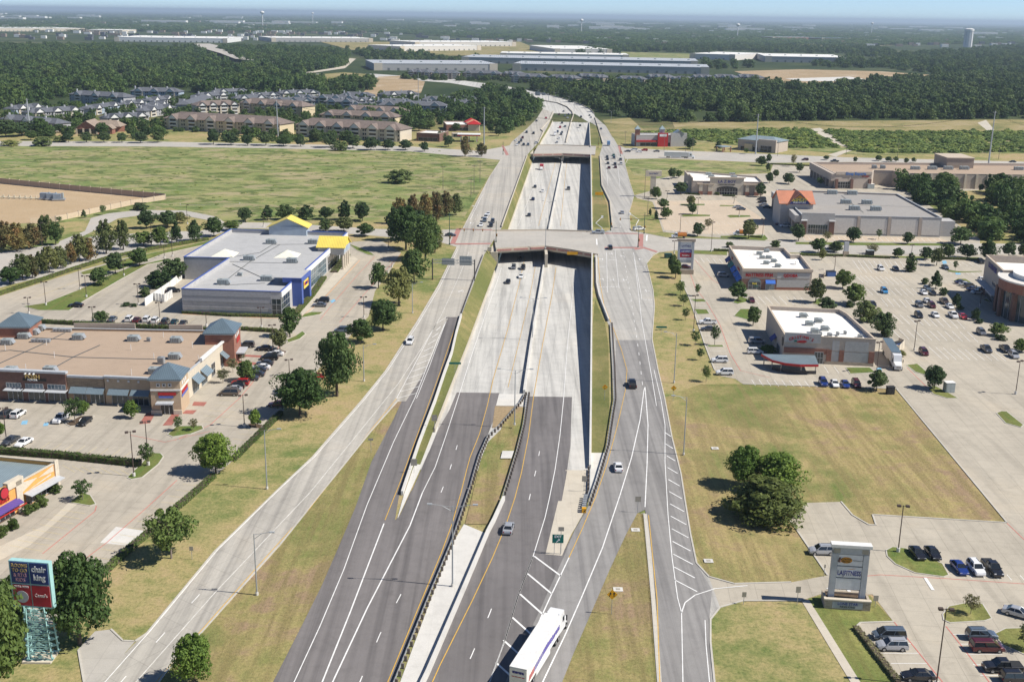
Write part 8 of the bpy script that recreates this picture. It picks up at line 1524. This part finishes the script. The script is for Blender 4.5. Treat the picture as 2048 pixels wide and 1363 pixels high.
# ------------------------------------------------------------------ yard walls, enclosures, small things
def panel_wall(px, h, label, mat, step=6.0, posts=True, name='screen_wall', pmat='trim_tan', th=.2):
    pts = W(px); root = empty(name, pts[0], 0, label, 'wall')
    for a, c in zip(pts, pts[1:]):
        L = (c - a).length; n_ = max(1, int(round(L / step))); d = (c - a) / L; n = Vector((d.y, -d.x, 0))
        for k in range(n_):
            q = a + d * (L * k / n_); ob(q + d * .15 - n * th / 2, d * (L / n_ - .3), n * th, k3 * h, 'panel', mat, root)
            if posts: ob(q - d * .2 - n * .25, d * .4, n * .5, k3 * (h + .35), 'post', pmat, root)
    return root
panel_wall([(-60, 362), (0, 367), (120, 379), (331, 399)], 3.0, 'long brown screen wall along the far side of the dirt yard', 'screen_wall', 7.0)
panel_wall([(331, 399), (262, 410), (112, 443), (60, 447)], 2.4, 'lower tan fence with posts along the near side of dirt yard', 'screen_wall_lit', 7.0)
panel_wall([(290, 612), (340, 578), (375, 548)], 2.6, 'white yard wall beside the blue rimmed store', 'wall_white', 8, False); r_ = panel_wall([(306, 600), (330, 604), (345, 594)], 2.6, 'white slatted bin enclosure at the yard wall', 'wall_white', 1.4, False, 'bin_enclosure')
r_ = panel_wall([(1783, 700), (1797, 706), (1808, 694), (1796, 688)], 2.2, 'cream bin enclosure behind the chilli restaurant', 'stucco_cream', 3, False, 'bin_enclosure'); p = G(1794, 694); r2 = empty('dumpster', p, .6, 'blue dumpster inside the cream enclosure', 'bin'); b = MB(); b.box(-1.2, 1.2, -.8, .8, 0, 1.5); b.build('bin', M_['steel_blue'], r2, False); b = MB(); b.box(-1.25, 1.25, -.85, .85, 1.5, 1.6); b.build('lid', M_['plastic_black'], r2, False)
p = G(1661, 552); r2 = empty('dumpster', p, .1, 'blue dumpster right of the mattress shop', 'bin'); b = MB(); b.box(-1.6, 1.6, -1.1, 1.1, 0, 1.9); b.build('bin', M_['steel_blue'], r2, False); b = MB(); b.box(-1.65, 1.65, -1.15, 1.15, 1.9, 2.0); b.build('lid', M_['plastic_black'], r2, False)
panel_wall([(1648, 556), (1648, 548)], 2.0, 'short cream wall left of the blue dumpster', 'stucco_cream', 3, False)
def cabinet(px, py, sx, sy, h, mat, label, top='trim_white'):
    p = G(px, py, .05); r2 = empty('cabinet', p, .1, label, 'cabinet'); b = MB(); b.box(-sx / 2, sx / 2, -sy / 2, sy / 2, 0, h); bd = b.build('housing', M_[mat], r2, False); b = MB(); b.box(-sx / 2 - .08, sx / 2 + .08, -sy / 2 - .08, sy / 2 + .08, h, h + .12); b.build('lid', M_[top], r2, False); b = MB(); b.box(-sx * .42, -.03, -sy / 2 - .03, -sy / 2, .15, h - .15); b.build('door', M_[top if mat == 'trim_white' else mat], bd, False); b = MB(); b.box(.03, sx * .42, -sy / 2 - .03, -sy / 2, .15, h - .15); b.build('door', M_[top if mat == 'trim_white' else mat], bd, False)
cabinet(1780, 787, 1.9, 1.2, 1.9, 'pole_black', 'pair of black utility cabinets at the grass corner', 'plastic_black'); cabinet(1897, 783, 2.4, 1.8, 2.6, 'hvac', 'white donation box on the drive island'); cabinet(1739, 512, 3.0, 1.8, 2.4, 'pole_black', 'dark transformer box in the gym hedge', 'hvac'); cabinet(1740, 377, 4, 2.5, 2.6, 'hvac', 'grey transformer box by the retail block'); cabinet(1336, 515, 2.8, 1.8, 1.6, 'pole_green', 'green cabinet on the verge by the pylon sign', 'pole_green'); cabinet(979, 502, 1.5, 1.0, 1.5, 'sign_back', 'tan signal cabinet by the left bridge corner', 'sign_back')
for bx, by, lab in ((1271, 1059, 'square drain inlet on the median grass nose'), (1236, 1178, 'square concrete slab above merge sign'), (1417, 1121, 'square drain inlet on the right verge'), (1430, 896, 'grey drain grate on the vacant lot')):
    p = G(bx, by, .1); r2 = empty('drain_inlet', p, 0, lab, 'drain'); b = MB(); b.box(-.8, .8, -.7, .7, 0, .08); b.build('slab', M_['concrete_white'], r2, False); b = MB(); b.box(-.35, .35, -.3, .3, .08, .1); b.build('grate', M_['sign_back'], r2, False)
# machinery in the dirt yard
for k in range(3):
    p = G(92 + 13 * k, 399 + k); r2 = empty('generator_skid', p, .1 * k, f'blue grey machinery skid, {ORD[k]} from the left in the dirt yard', 'machine', 'machines in the dirt yard'); b = MB(); b.box(-3, 3, -1.5, 1.5, .3, 1.0); b.build('skid', M_['galv'], r2, False); b = MB(); b.box(-2.5, 1.2, -1.2, 1.2, 1.0, 3.4); b.build('engine_housing', M_['machine'], r2, False); b = MB(); b.tube((2, 0, 1), (2, 0, 3.8), .5, n=10); b.build('tank', M_['hvac'], r2, False)
for k in range(7):
    p = G(2 + 11 * k, 397 + .4 * k); r2 = empty('pipe_manifold', p, .1, f'cream pipe manifold, {ORD[k]} from the left in the dirt yard', 'machine', 'pipes in the dirt yard'); b = MB(); b.tube((-1.8, 0, .8), (1.8, 0, .8), .3, n=8); b.build('pipe', M_['pipe_cream'], r2, False)
    for x in (-1.2, 1.2): b = MB(); b.tube((x, 0, 0), (x, 0, 2.0), .22, n=8); b.build('riser', M_['pipe_cream'], r2, False)
# ------------------------------------------------------------------ far buildings
def frontal(xl, yl, xr, yr):
    A, B = G(xl, yl), G(xr, yr); d = (B - A).normalized(); n = Vector((d.y, -d.x, 0)); n = n if n.y < 0 else -n
    return A, B, d, n, (B - A).length
FOOT = []
def apartment(xl, yl, xr, yr, depth, storeys, wallm, roofm, label, group, gables=3, balc=True, name='apartment_building', fine=True, chim=True):
    A, B, d, n, L = frontal(xl, yl, xr, yr); h = storeys * 2.9; root = empty(name, (A.x, A.y, 0), 0, label, 'apartments', group)
    FOOT.append([(q.x, q.y) for q in (A - d * 5 + n * 7, A + d * (L + 5) + n * 7, A + d * (L + 5) - n * (depth + 4), A - d * 5 - n * (depth + 4))]); ob(A, d * L, -n * depth, k3 * h, 'wall', wallm, root); rot = math.atan2(d.y, d.x); c = A + d * L / 2 - n * depth / 2
    rise = depth * .24
    rf = hip(root, c.x, c.y, L / 2, depth / 2, rot, h + .15, rise, roofm, .8, 'roof', max(0, L / 2 - depth * .45))
    m_ = max(1, gables)
    for k in range(m_):
        q = A + d * (L * (k + .5) / m_) + n * .6; gw = min(4.6, L / m_ * .38)
        ob(q - d * gw + n * .4, d * (gw * 2), -n * 2.0, k3 * h, 'bay', 'stucco_cream' if (k % 2 == 0) else wallm, root)
        gable(rf, q.x - n.x * depth * .12, q.y - n.y * depth * .12, gw, depth * .14 + 1.0, rot, h + .1, gw * .8, roofm, 'trim_white', .5, 'dormer')
        if fine:
            for s_ in range(storeys):
                b = MB(); b.obox(q - d * (gw * .62) + n * .45 + k3 * (s_ * 2.9 + .5), d * (gw * 1.24), n * .05, k3 * 1.9); w_ = b.build('balcony_opening', M_['glass_dark'], root); 
                b = MB(); b.obox(q - d * (gw * .66) + n * .52 + k3 * (s_ * 2.9 + .1), d * (gw * 1.32), n * .08, k3 * .9); b.build('balcony_rail', M_['trim_white'], w_)
    if fine:
        zs = [s_ * 2.9 + .8 for s_ in range(storeys)]
        for z in zs:
            for k in range(m_ * 2):
                u = L * ((k // 2) + (.06 if k % 2 == 0 else .94)) / m_
                if u < 1 or u > L - 1: u = min(max(u, 1.2), L - 1.2)
                b = MB(); b.obox(A + d * (u - .6) + n * .03 + k3 * z, d * 1.2, n * .06, k3 * 1.5); b.build('window', M_['glass_dark'], root)
    if chim:
        for k in range(m_): q = A + d * (L * (k + .15) / m_) - n * depth * .45; b = MB(); b.box(q.x - .6, q.x + .6, q.y - .5, q.y + .5, h, h + rise + 1.3); b.build('chimney', M_['trim_white'], rf)
    return root
GA = [(2, 252, 112, 263, 14), (62, 240, 168, 233, 14), (140, 206, 248, 213, 16), (262, 199, 358, 201, 16), (215, 251, 298, 246, 13), (290, 236, 352, 227, 13), (352, 222, 398, 206, 14), (400, 204, 462, 201, 14), (472, 209, 540, 207, 14), (545, 214, 630, 214, 14), (632, 207, 712, 209, 13), (648, 215, 708, 216, 12), (752, 216, 826, 217, 14), (757, 229, 892, 231, 16), (845, 211, 960, 212, 14), (770, 201, 838, 198, 14), (680, 201, 742, 203, 14), (430, 195, 500, 193, 12), (560, 198, 640, 196, 13), (180, 232, 245, 222, 12), (30, 232, 90, 226, 12), (300, 214, 350, 208, 12), (300, 226, 335, 220, 11), (505, 203, 560, 201, 12), (585, 206, 628, 207, 12), (715, 213, 750, 212, 12), (835, 221, 880, 222, 13), (700, 223, 752, 224, 12), (250, 222, 292, 217, 11), (905, 218, 950, 219, 12)]
for k, (a, b_, c, e, dp) in enumerate(sorted(GA)):
    apartment(a, b_, c, e, dp, 2 if dp < 16 else 3, 'siding_blue' if k % 3 == 1 else 'stucco_grey', 'shingle_grey', f'grey roofed apartment block, {ORD[k]} from the left behind the far street', 'grey roofed apartment blocks', 3 if c - a > 70 else 2)
BA = [(330, 258, 560, 272, 20), (395, 231, 480, 228, 16), (480, 224, 605, 233, 18), (592, 272, 800, 284, 20), (640, 250, 790, 256, 16), (690, 238, 805, 244, 15)]
for k, (a, b_, c, e, dp) in enumerate(BA): apartment(a, b_, c, e, dp, 3, 'stucco_yellow' if k % 2 == 0 else 'stucco_cream', 'shingle_brown', ('long', 'rear left', 'rear right', 'broad', 'middle', 'back')[k] + ' brown roofed apartment wing ' + ('on the left behind the street trees', 'of the left complex', 'of the left complex with cream end', 'on the right behind the street trees', 'of the right complex', 'of the right complex under the mast')[k], 'brown roofed apartments', 6 if c - a > 180 else 4, chim=False)
FA = [(815, 156, 862, 157.5), (865, 158, 918, 159), (925, 158, 1000, 160), (1005, 159, 1040, 161), (1022, 165, 1090, 167), (1095, 167, 1150, 170), (1152, 164, 1205, 168), (1230, 170, 1288, 172), (1290, 165, 1338, 168), (1340, 170, 1378, 172), (1380, 166, 1420, 168), (1422, 166, 1470, 168), (1470, 165, 1514, 168)]
for k, (a, b_, c, e) in enumerate(FA): apartment(a, b_, c, e, 17, 3, 'stucco_taupe', 'shingle_grey', f'distant taupe apartment block, {ORD[k]} from the left before the warehouses', 'distant taupe apartments', 3, chim=False)
woods('woodland', 'tree clumps among the grey and brown roofed apartments', [[(0, 232), (120, 208), (250, 204), (420, 192), (700, 192), (980, 210), (960, 240), (860, 262), (830, 286), (560, 284), (340, 282), (140, 278), (0, 268)]], 900, (4, 8.5), (5, 9), CW, seed=7, foot=FOOT + [[(q.x, q.y) for q in W(P)] for P in ([(140, 262), (262, 258), (262, 280), (140, 280)], [(820, 252), (1000, 244), (1000, 300), (820, 300)], [(330, 262), (440, 268), (440, 284), (330, 284)])])
def warehouse(xl, yl, xr, yr, ty, depth, roofm, label, wallm='stucco_white', doors=True, low=None):
    A, B, d, n, L = frontal(xl, yl, xr, yr); h = min(low or 99, max(9.0, hgt((xl + xr) / 2, (yl + yr) / 2, ty) if ty else 12)); root = empty('warehouse', (A.x, A.y, 0), 0, label, 'warehouse', 'warehouses'); b = MB()
    ob(A, d * L, -n * depth, k3 * h, 'wall', wallm, root); ob(A + k3 * h + n * .3 - d * .3, d * (L + .6), -n * (depth + .6), k3 * .6, 'roof', roofm, root)
    m_ = int(L / 16)
    for k in range(m_): b = MB(); b.obox(A + d * (L * (k + .4) / m_) + n * .05, d * min(4.0, L / m_ * .4), n * .1, k3 * 4.2); b.build('dock_door', M_['hvac_dark'], root)
    for k in range(max(2, m_ // 2)): q = A + d * (L * (k + .5) / max(2, m_ // 2)) - n * depth * .4 + k3 * (h + .6); b = MB(); b.box(q.x - 2, q.x + 2, q.y - 2, q.y + 2, h + .6, h + 2.2); b.build('rooftop_unit', M_['hvac'], root)
    for s_ in (0, 1): b = MB(); b.obox(A + d * ((L - 14) * s_) + n * .02, d * 14, n * .8, k3 * (h + 1.2)); b.build('corner_block', M_['stucco_cream'], root)
    return root
warehouse(748, 141, 995, 142, 0, 150, 'roof_wh', 'blue grey roofed warehouse left of the distant apartments', 'stucco_pale', low=11); warehouse(1025, 141, 1418, 149, 0, 130, 'roof_wh', 'longest blue grey roofed warehouse behind distant apartments', 'stucco_pale', low=11); warehouse(923, 126, 1396, 135, 0, 150, 'roof_wh', 'rear blue grey roofed warehouse with window band', 'stucco_pale', low=11); warehouse(1000, 117, 1258, 121, 0, 120, 'roof_far', 'low white warehouse behind the blue grey roofs', low=11)
warehouse(1109, 108, 1224, 109, 0, 330, 'roof_far', 'deep pale roofed warehouse right of the power line cut', low=14); warehouse(800, 103, 962, 101, 0, 140, 'roof_far', 'white warehouse left of the power line cut', low=13); warehouse(830, 93, 1032, 93, 0, 190, 'roof_far', 'white warehouse behind the left of the cut', low=14); warehouse(229, 83, 455, 86, 0, 260, 'roof_far', 'long white warehouse above the left woods', 'trim_white', low=22)
warehouse(-60, 63, 170, 63, 0, 300, 'roof_far', 'cream warehouse at the left edge near the horizon', 'stucco_cream', low=24); warehouse(172, 66, 245, 67, 0, 200, 'roof_far', 'small cream warehouse right of the left edge one', 'stucco_cream', low=20); warehouse(543, 84, 746, 85, 0, 230, 'roof_far', 'pale warehouse between the two left roads', 'stucco_pale', low=18); warehouse(1379, 118, 1470, 121, 0, 190, 'roof_far', 'small pale roofed warehouse right of the field', low=14); warehouse(1530, 124, 1692, 127, 0, 210, 'roof_far', 'big pale roofed warehouse above the dirt field', 'stucco_pale', low=16)
warehouse(1545, 80, 1628, 80.5, 0, 90, 'roof_wh', 'brick school block near the right horizon', 'brick_red', low=18); warehouse(1643, 82, 1703, 82.5, 0, 110, 'roof_blue', 'blue roofed school hall near the right horizon', 'brick_brown', low=18)
# near the far street
def small_shop(xl, yl, xr, yr, ty, depth, wallm, roofm, label, win=5, name='shop', **kw):
    A, B, d, n, L = frontal(xl, yl, xr, yr); h = hgt((xl + xr) / 2, (yl + yr) / 2, ty) if ty else 5; foot = [(p.x, p.y) for p in (A, B, B - n * depth, A - n * depth)]
    s_ = Bld(name, label, kw.get('cat', 'shop'), ccw(foot), h, wallm, roofm, .6, kw.get('cop', 'trim_tan'), .35); s_.window(0, .08, .92, .4, 2.8, win, 1, 'glass_dark'); return s_, A, d, n, L, h
s_, A, d, n, L, h = small_shop(1272, 293, 1372, 293, 270, 16, 'stucco_pale', 'roof_grey', 'red and grey diner with gabled turrets by the far right street', 8)
s_.fb(0, 0, .62, 3.4, 4.6, 0, 1.2, 'letter_red', 'red_band'); s_.fb(0, .42, .62, 0, h + 1.5, 0, 1.6, 'letter_red', 'red_tower'); s_.fb(0, .45, .59, h - 1, h + .8, 1.6, 1.7, 'sign_white', 'sign_panel'); s_.fb(0, .68, 1, 0, h + 1.5, 0, 1.2, 'stucco_pale', 'side_block')
for u in (.03, .52): p = A + d * (L * u) - n * 2; hip(s_.root, p.x, p.y, 1.9, 1.9, 0, h + 4.2, 2.6, 'roof_teal', .3, 'turret_roof'); b = MB(); b.box(p.x - 1.7, p.x + 1.7, p.y - 1.7, p.y + 1.7, 0, h + 4.1); b.build('turret', M_['brick_red' if u < .1 else 'trim_grey'], s_.root)
p = A + d * (L * .85); gable(s_.root, p.x, p.y + 4, 3.4, 5, 0, h + 1.2, 2.2, 'roof_teal', 'stucco_pale', .4, 'side_gable')
s_, A, d, n, L, h = small_shop(1475, 299, 1553, 306, 281, 18, 'stucco_beige', 'roof_teal', 'beige drive through bank with metal roof by the scrub', 6)
s_.fb(0, .55, 1, 0, h + 1.2, 0, 2.0, 'stucco_beige', 'front_block'); s_.window(0, .62, .9, .3, 4.5, 3, 2, 'glass_dark', d0=2.0); s_.fb(0, .2, .4, 0, 5, 0, 1.8, 'stucco_yellow', 'entrance_block'); c = A + d * L * .5 - n * 9; hip(s_.root, c.x, c.y, L / 2, 9, math.atan2(d.y, d.x), h + .1, 2.6, 'roof_teal', .6, 'roof_cap', L * .25)
p = G(1447, 303); r2 = empty('drive_canopy', p, .5, 'small brick drive through canopy left of the bank', 'canopy'); b = MB(); b.box(-4, 4, -4, 4, 3.5, 3.9); b.build('canopy_roof', M_['roof_teal'], r2, False)
for x in (-3.5, 3.5):
    for y in (-3.5, 3.5): b = MB(); b.box(x - .3, x + .3, y - .3, y + .3, 0, 3.5); b.build('post', M_['brick_red'], r2, False)
small_shop(833, 282, 879, 284, 266, 22, 'brick_brown', 'roof_far', 'brown brick shop left of the fuel station', 4)
s_, A, d, n, L, h = small_shop(893, 262, 958, 262, 249, 30, 'brick_red', 'roof_far', 'long diner with three red hipped roofs', 4)
for k in range(3): p = A + d * (L * .85) - n * (2 + 11 * k); hip(s_.root, p.x, p.y, 5, 4.6, 0, h + .4, 2.8, 'letter_red' if k != 1 else 'roof_tile', .5, 'red_roof'); b = MB(); b.box(p.x - 4.6, p.x + 4.6, p.y - 4.2, p.y + 4.2, 0, h + .2); b.build('roof_block', M_['stucco_cream'], s_.root)
p = G(938, 283); r2 = empty('fuel_canopy', p, 0, 'fuel station canopy with red band and white posts', 'canopy'); b = MB(); b.box(-8.5, 8.5, -5, 6, 5.0, 5.5); b.build('canopy_roof', M_['roof_teal'], r2, False); b = MB(); b.box(-8.6, 8.6, -5.15, -5.0, 4.6, 5.5); b.build('red_band', M_['letter_red'], r2, False); b = MB(); b.box(-8.65, 8.65, -5.2, 6.1, 5.5, 5.7); b.build('edge_trim', M_['trim_white'], r2, False)
for x in (-6, 0, 6):
    for y in (-3, 4): b = MB(); b.box(x - .25, x + .25, y - .25, y + .25, 0, 5.0); b.build('post', M_['trim_white'], r2, False)
    b = MB(); b.box(x - .5, x + .5, -.4, 1.0, .1, 2.0); b.build('fuel_pump', M_['sign_red'], r2, False)
small_shop(905, 275, 925, 275, 267, 8, 'stucco_cream', 'roof_far', 'small fuel station kiosk under trees', 3, 'kiosk')
# brick clubhouse
A, B, d, n, L = frontal(152, 268, 196, 268.5); r2 = empty('clubhouse', (A.x, A.y, 0), 0, 'brick clubhouse with three arched garage openings and tan roof', 'clubhouse'); ob(A, d * L, -n * 20, k3 * 4.6, 'wall', 'brick_red', r2); c = A + d * L / 2 - n * 10; gable(r2, c.x, c.y, L / 2, 10, math.atan2(d.y, d.x), 4.6, 5.4, 'shingle_tan', 'brick_red', .8)
for k in range(3): b = MB(); b.obox(A + d * (L * (.08 + .31 * k)) + n * .03, d * (L * .22), n * .1, k3 * 3.6); b.build('garage_opening', M_['glass_dark'], r2)
for k in range(4): b = MB(); b.obox(A + d * (L * (.0 + .31 * k)) + n * .02, d * (L * .075), n * .5, k3 * 4.2); b.build('stone_pier', M_['stucco_cream'], r2)
A2, B2, d2, n2, L2 = frontal(196, 266, 252, 264); ob(A2 - n2 * 3, d2 * L2, -n2 * 14, k3 * 4.4, 'wing_wall', 'brick_red', r2); c = A2 + d2 * L2 / 2 - n2 * 10; hip(r2, c.x, c.y, L2 / 2, 7.2, 0, 4.5, 4.2, 'shingle_tan', .8, 'wing_roof', L2 * .3); p = G(218, 268); gable(r2, p.x, p.y + 3, 3.2, 4, 0, 4.4, 2.6, 'shingle_tan', 'brick_red', .5, 'porch_gable'); b = MB(); b.box(p.x - 1.2, p.x + 1.2, p.y - 1.2, p.y - 1.1, 0, 3); b.build('door', M_['glass'], r2); b = MB(); b.box(p.x - 3, p.x + 3, p.y - 1.05, p.y + 6, 0, 4.4); b.build('porch_wall', M_['brick_red'], r2)
# water towers
def tank(x, Y, ty, r, label, kind='pipe'):
    p0 = G(x, 85); dirx = (p0.x / p0.y); p = Vector((dirx * Y, Y, 0)); lo, hi = 0, 160
    for _ in range(30):
        mid = (lo + hi) / 2
        if proj(p + Vector((0, 0, mid)))[1] > ty: lo = mid
        else: hi = mid
    h = lo; r2 = empty('water_tower', p, 0, label, 'water tower', 'water towers'); b = MB()
    if kind == 'pipe':
        b.tube((0, 0, 0), (0, 0, h - 4), r * .92, n=28); b.build('standpipe', M_['trim_white'], r2, False)
        for k in range(10): t = k * .628; b = MB(); b.box(r * .92 * math.cos(t) - .8, r * .92 * math.cos(t) + .8, r * .92 * math.sin(t) - .8, r * .92 * math.sin(t) + .8, 0, h - 10); b.build('rib', M_['trim_grey'], r2, False)
        b = MB(); b.tube((0, 0, h - 10), (0, 0, h - 3), r * 1.0, n=28); b.build('tank_band', M_['trim_white'], r2, False); b = MB(); b.tube((0, 0, h - 3), (0, 0, h), r, r * .55, 28); b.build('dome', M_['trim_white'], r2, False)
    else:
        b.tube((0, 0, 0), (0, 0, h - r), r * .22, n=12); b.build('stem', M_['trim_white'], r2, False); b = MB(); secs = [(-1, .3), (-.6, .8), (0, 1), (.6, .8), (1, .2)]
        for (za, ra), (zb, rb) in zip(secs, secs[1:]): b.tube((0, 0, h - r * .7 + za * r * .7), (0, 0, h - r * .7 + zb * r * .7), ra * r, rb * r, 18)
        b.build('bowl', M_['trim_white'], r2, False)
tank(1936, 4300, 57, 17, 'wide white standpipe water tank near the right horizon'); tank(527, 7000, 22, 13, 'white pedestal water tower left of centre on the horizon', 'bowl'); tank(627, 9000, 25, 9, 'small white water tower right of the tall one', 'bowl'); tank(1162, 7000, 38, 11, 'white water tower above the power line cut', 'bowl'); tank(1474, 6000, 47, 10, 'white water tower right of centre on the horizon', 'bowl'); tank(1741, 8000, 45, 9, 'small white water tower left of the standpipe', 'bowl')
# far roofs of the suburb, too small to tell apart
r = random.Random(5); b = MB()
for k in range(900):
    x = r.uniform(-60, 2110); y = r.uniform(40, 88) + (x - 1024) * .0146 * .6; p = G(x, max(y, 36 + (x - 1024) * .0146)); 
    if p.y > 16000: continue
    s_ = r.uniform(5, 13) * max(1, p.y / 5000); b.cur = 0 if r.random() < .35 else (1 if r.random() < .6 else 2); hh = r.uniform(6, 9) + p.y / 2500
    b.box(p.x - s_, p.x + s_, p.y - s_ * .7, p.y + s_ * .7, 0, hh)
o = b.build('suburb', [M_['roof_far'], M_['shingle_tan'], M_['shingle_grey']]); tag(o, 'scattered pale rooftops of the far suburb among trees', 'suburb', None, 'stuff')
r = random.Random(9); b = MB()
for k in range(60):
    x = r.uniform(-40, 2100); p = G(x, r.uniform(44, 58) + (x - 1024) * .0146); L = r.uniform(40, 160); b.box(p.x - L, p.x + L, p.y - 30, p.y + 30, 0, r.uniform(16, 26))
o = b.build('suburb', [M_['roof_far']]); tag(o, 'long pale commercial roofs of the far suburb', 'suburb', None, 'stuff')
# ------------------------------------------------------------------ haze
b = MB(); b.box(-61000, 61000, -3500, 71000, -9, 150); hz = b.build('haze', []); hz.data.materials.clear()
hm = bpy.data.materials.new('haze'); hm.use_nodes = True; t = hm.node_tree; t.nodes.remove(t.nodes['Principled BSDF']); pv = t.nodes.new('ShaderNodeVolumePrincipled'); pv.inputs['Color'].default_value = (.68, .84, 1.0, 1); pv.inputs['Density'].default_value = 6e-5; pv.inputs['Anisotropy'].default_value = .15; t.links.new(pv.outputs[0], t.nodes['Material Output'].inputs['Volume']); hz.data.materials.append(hm); tag(hz, 'thin pale blue haze over the whole plain', 'haze', None, 'stuff')
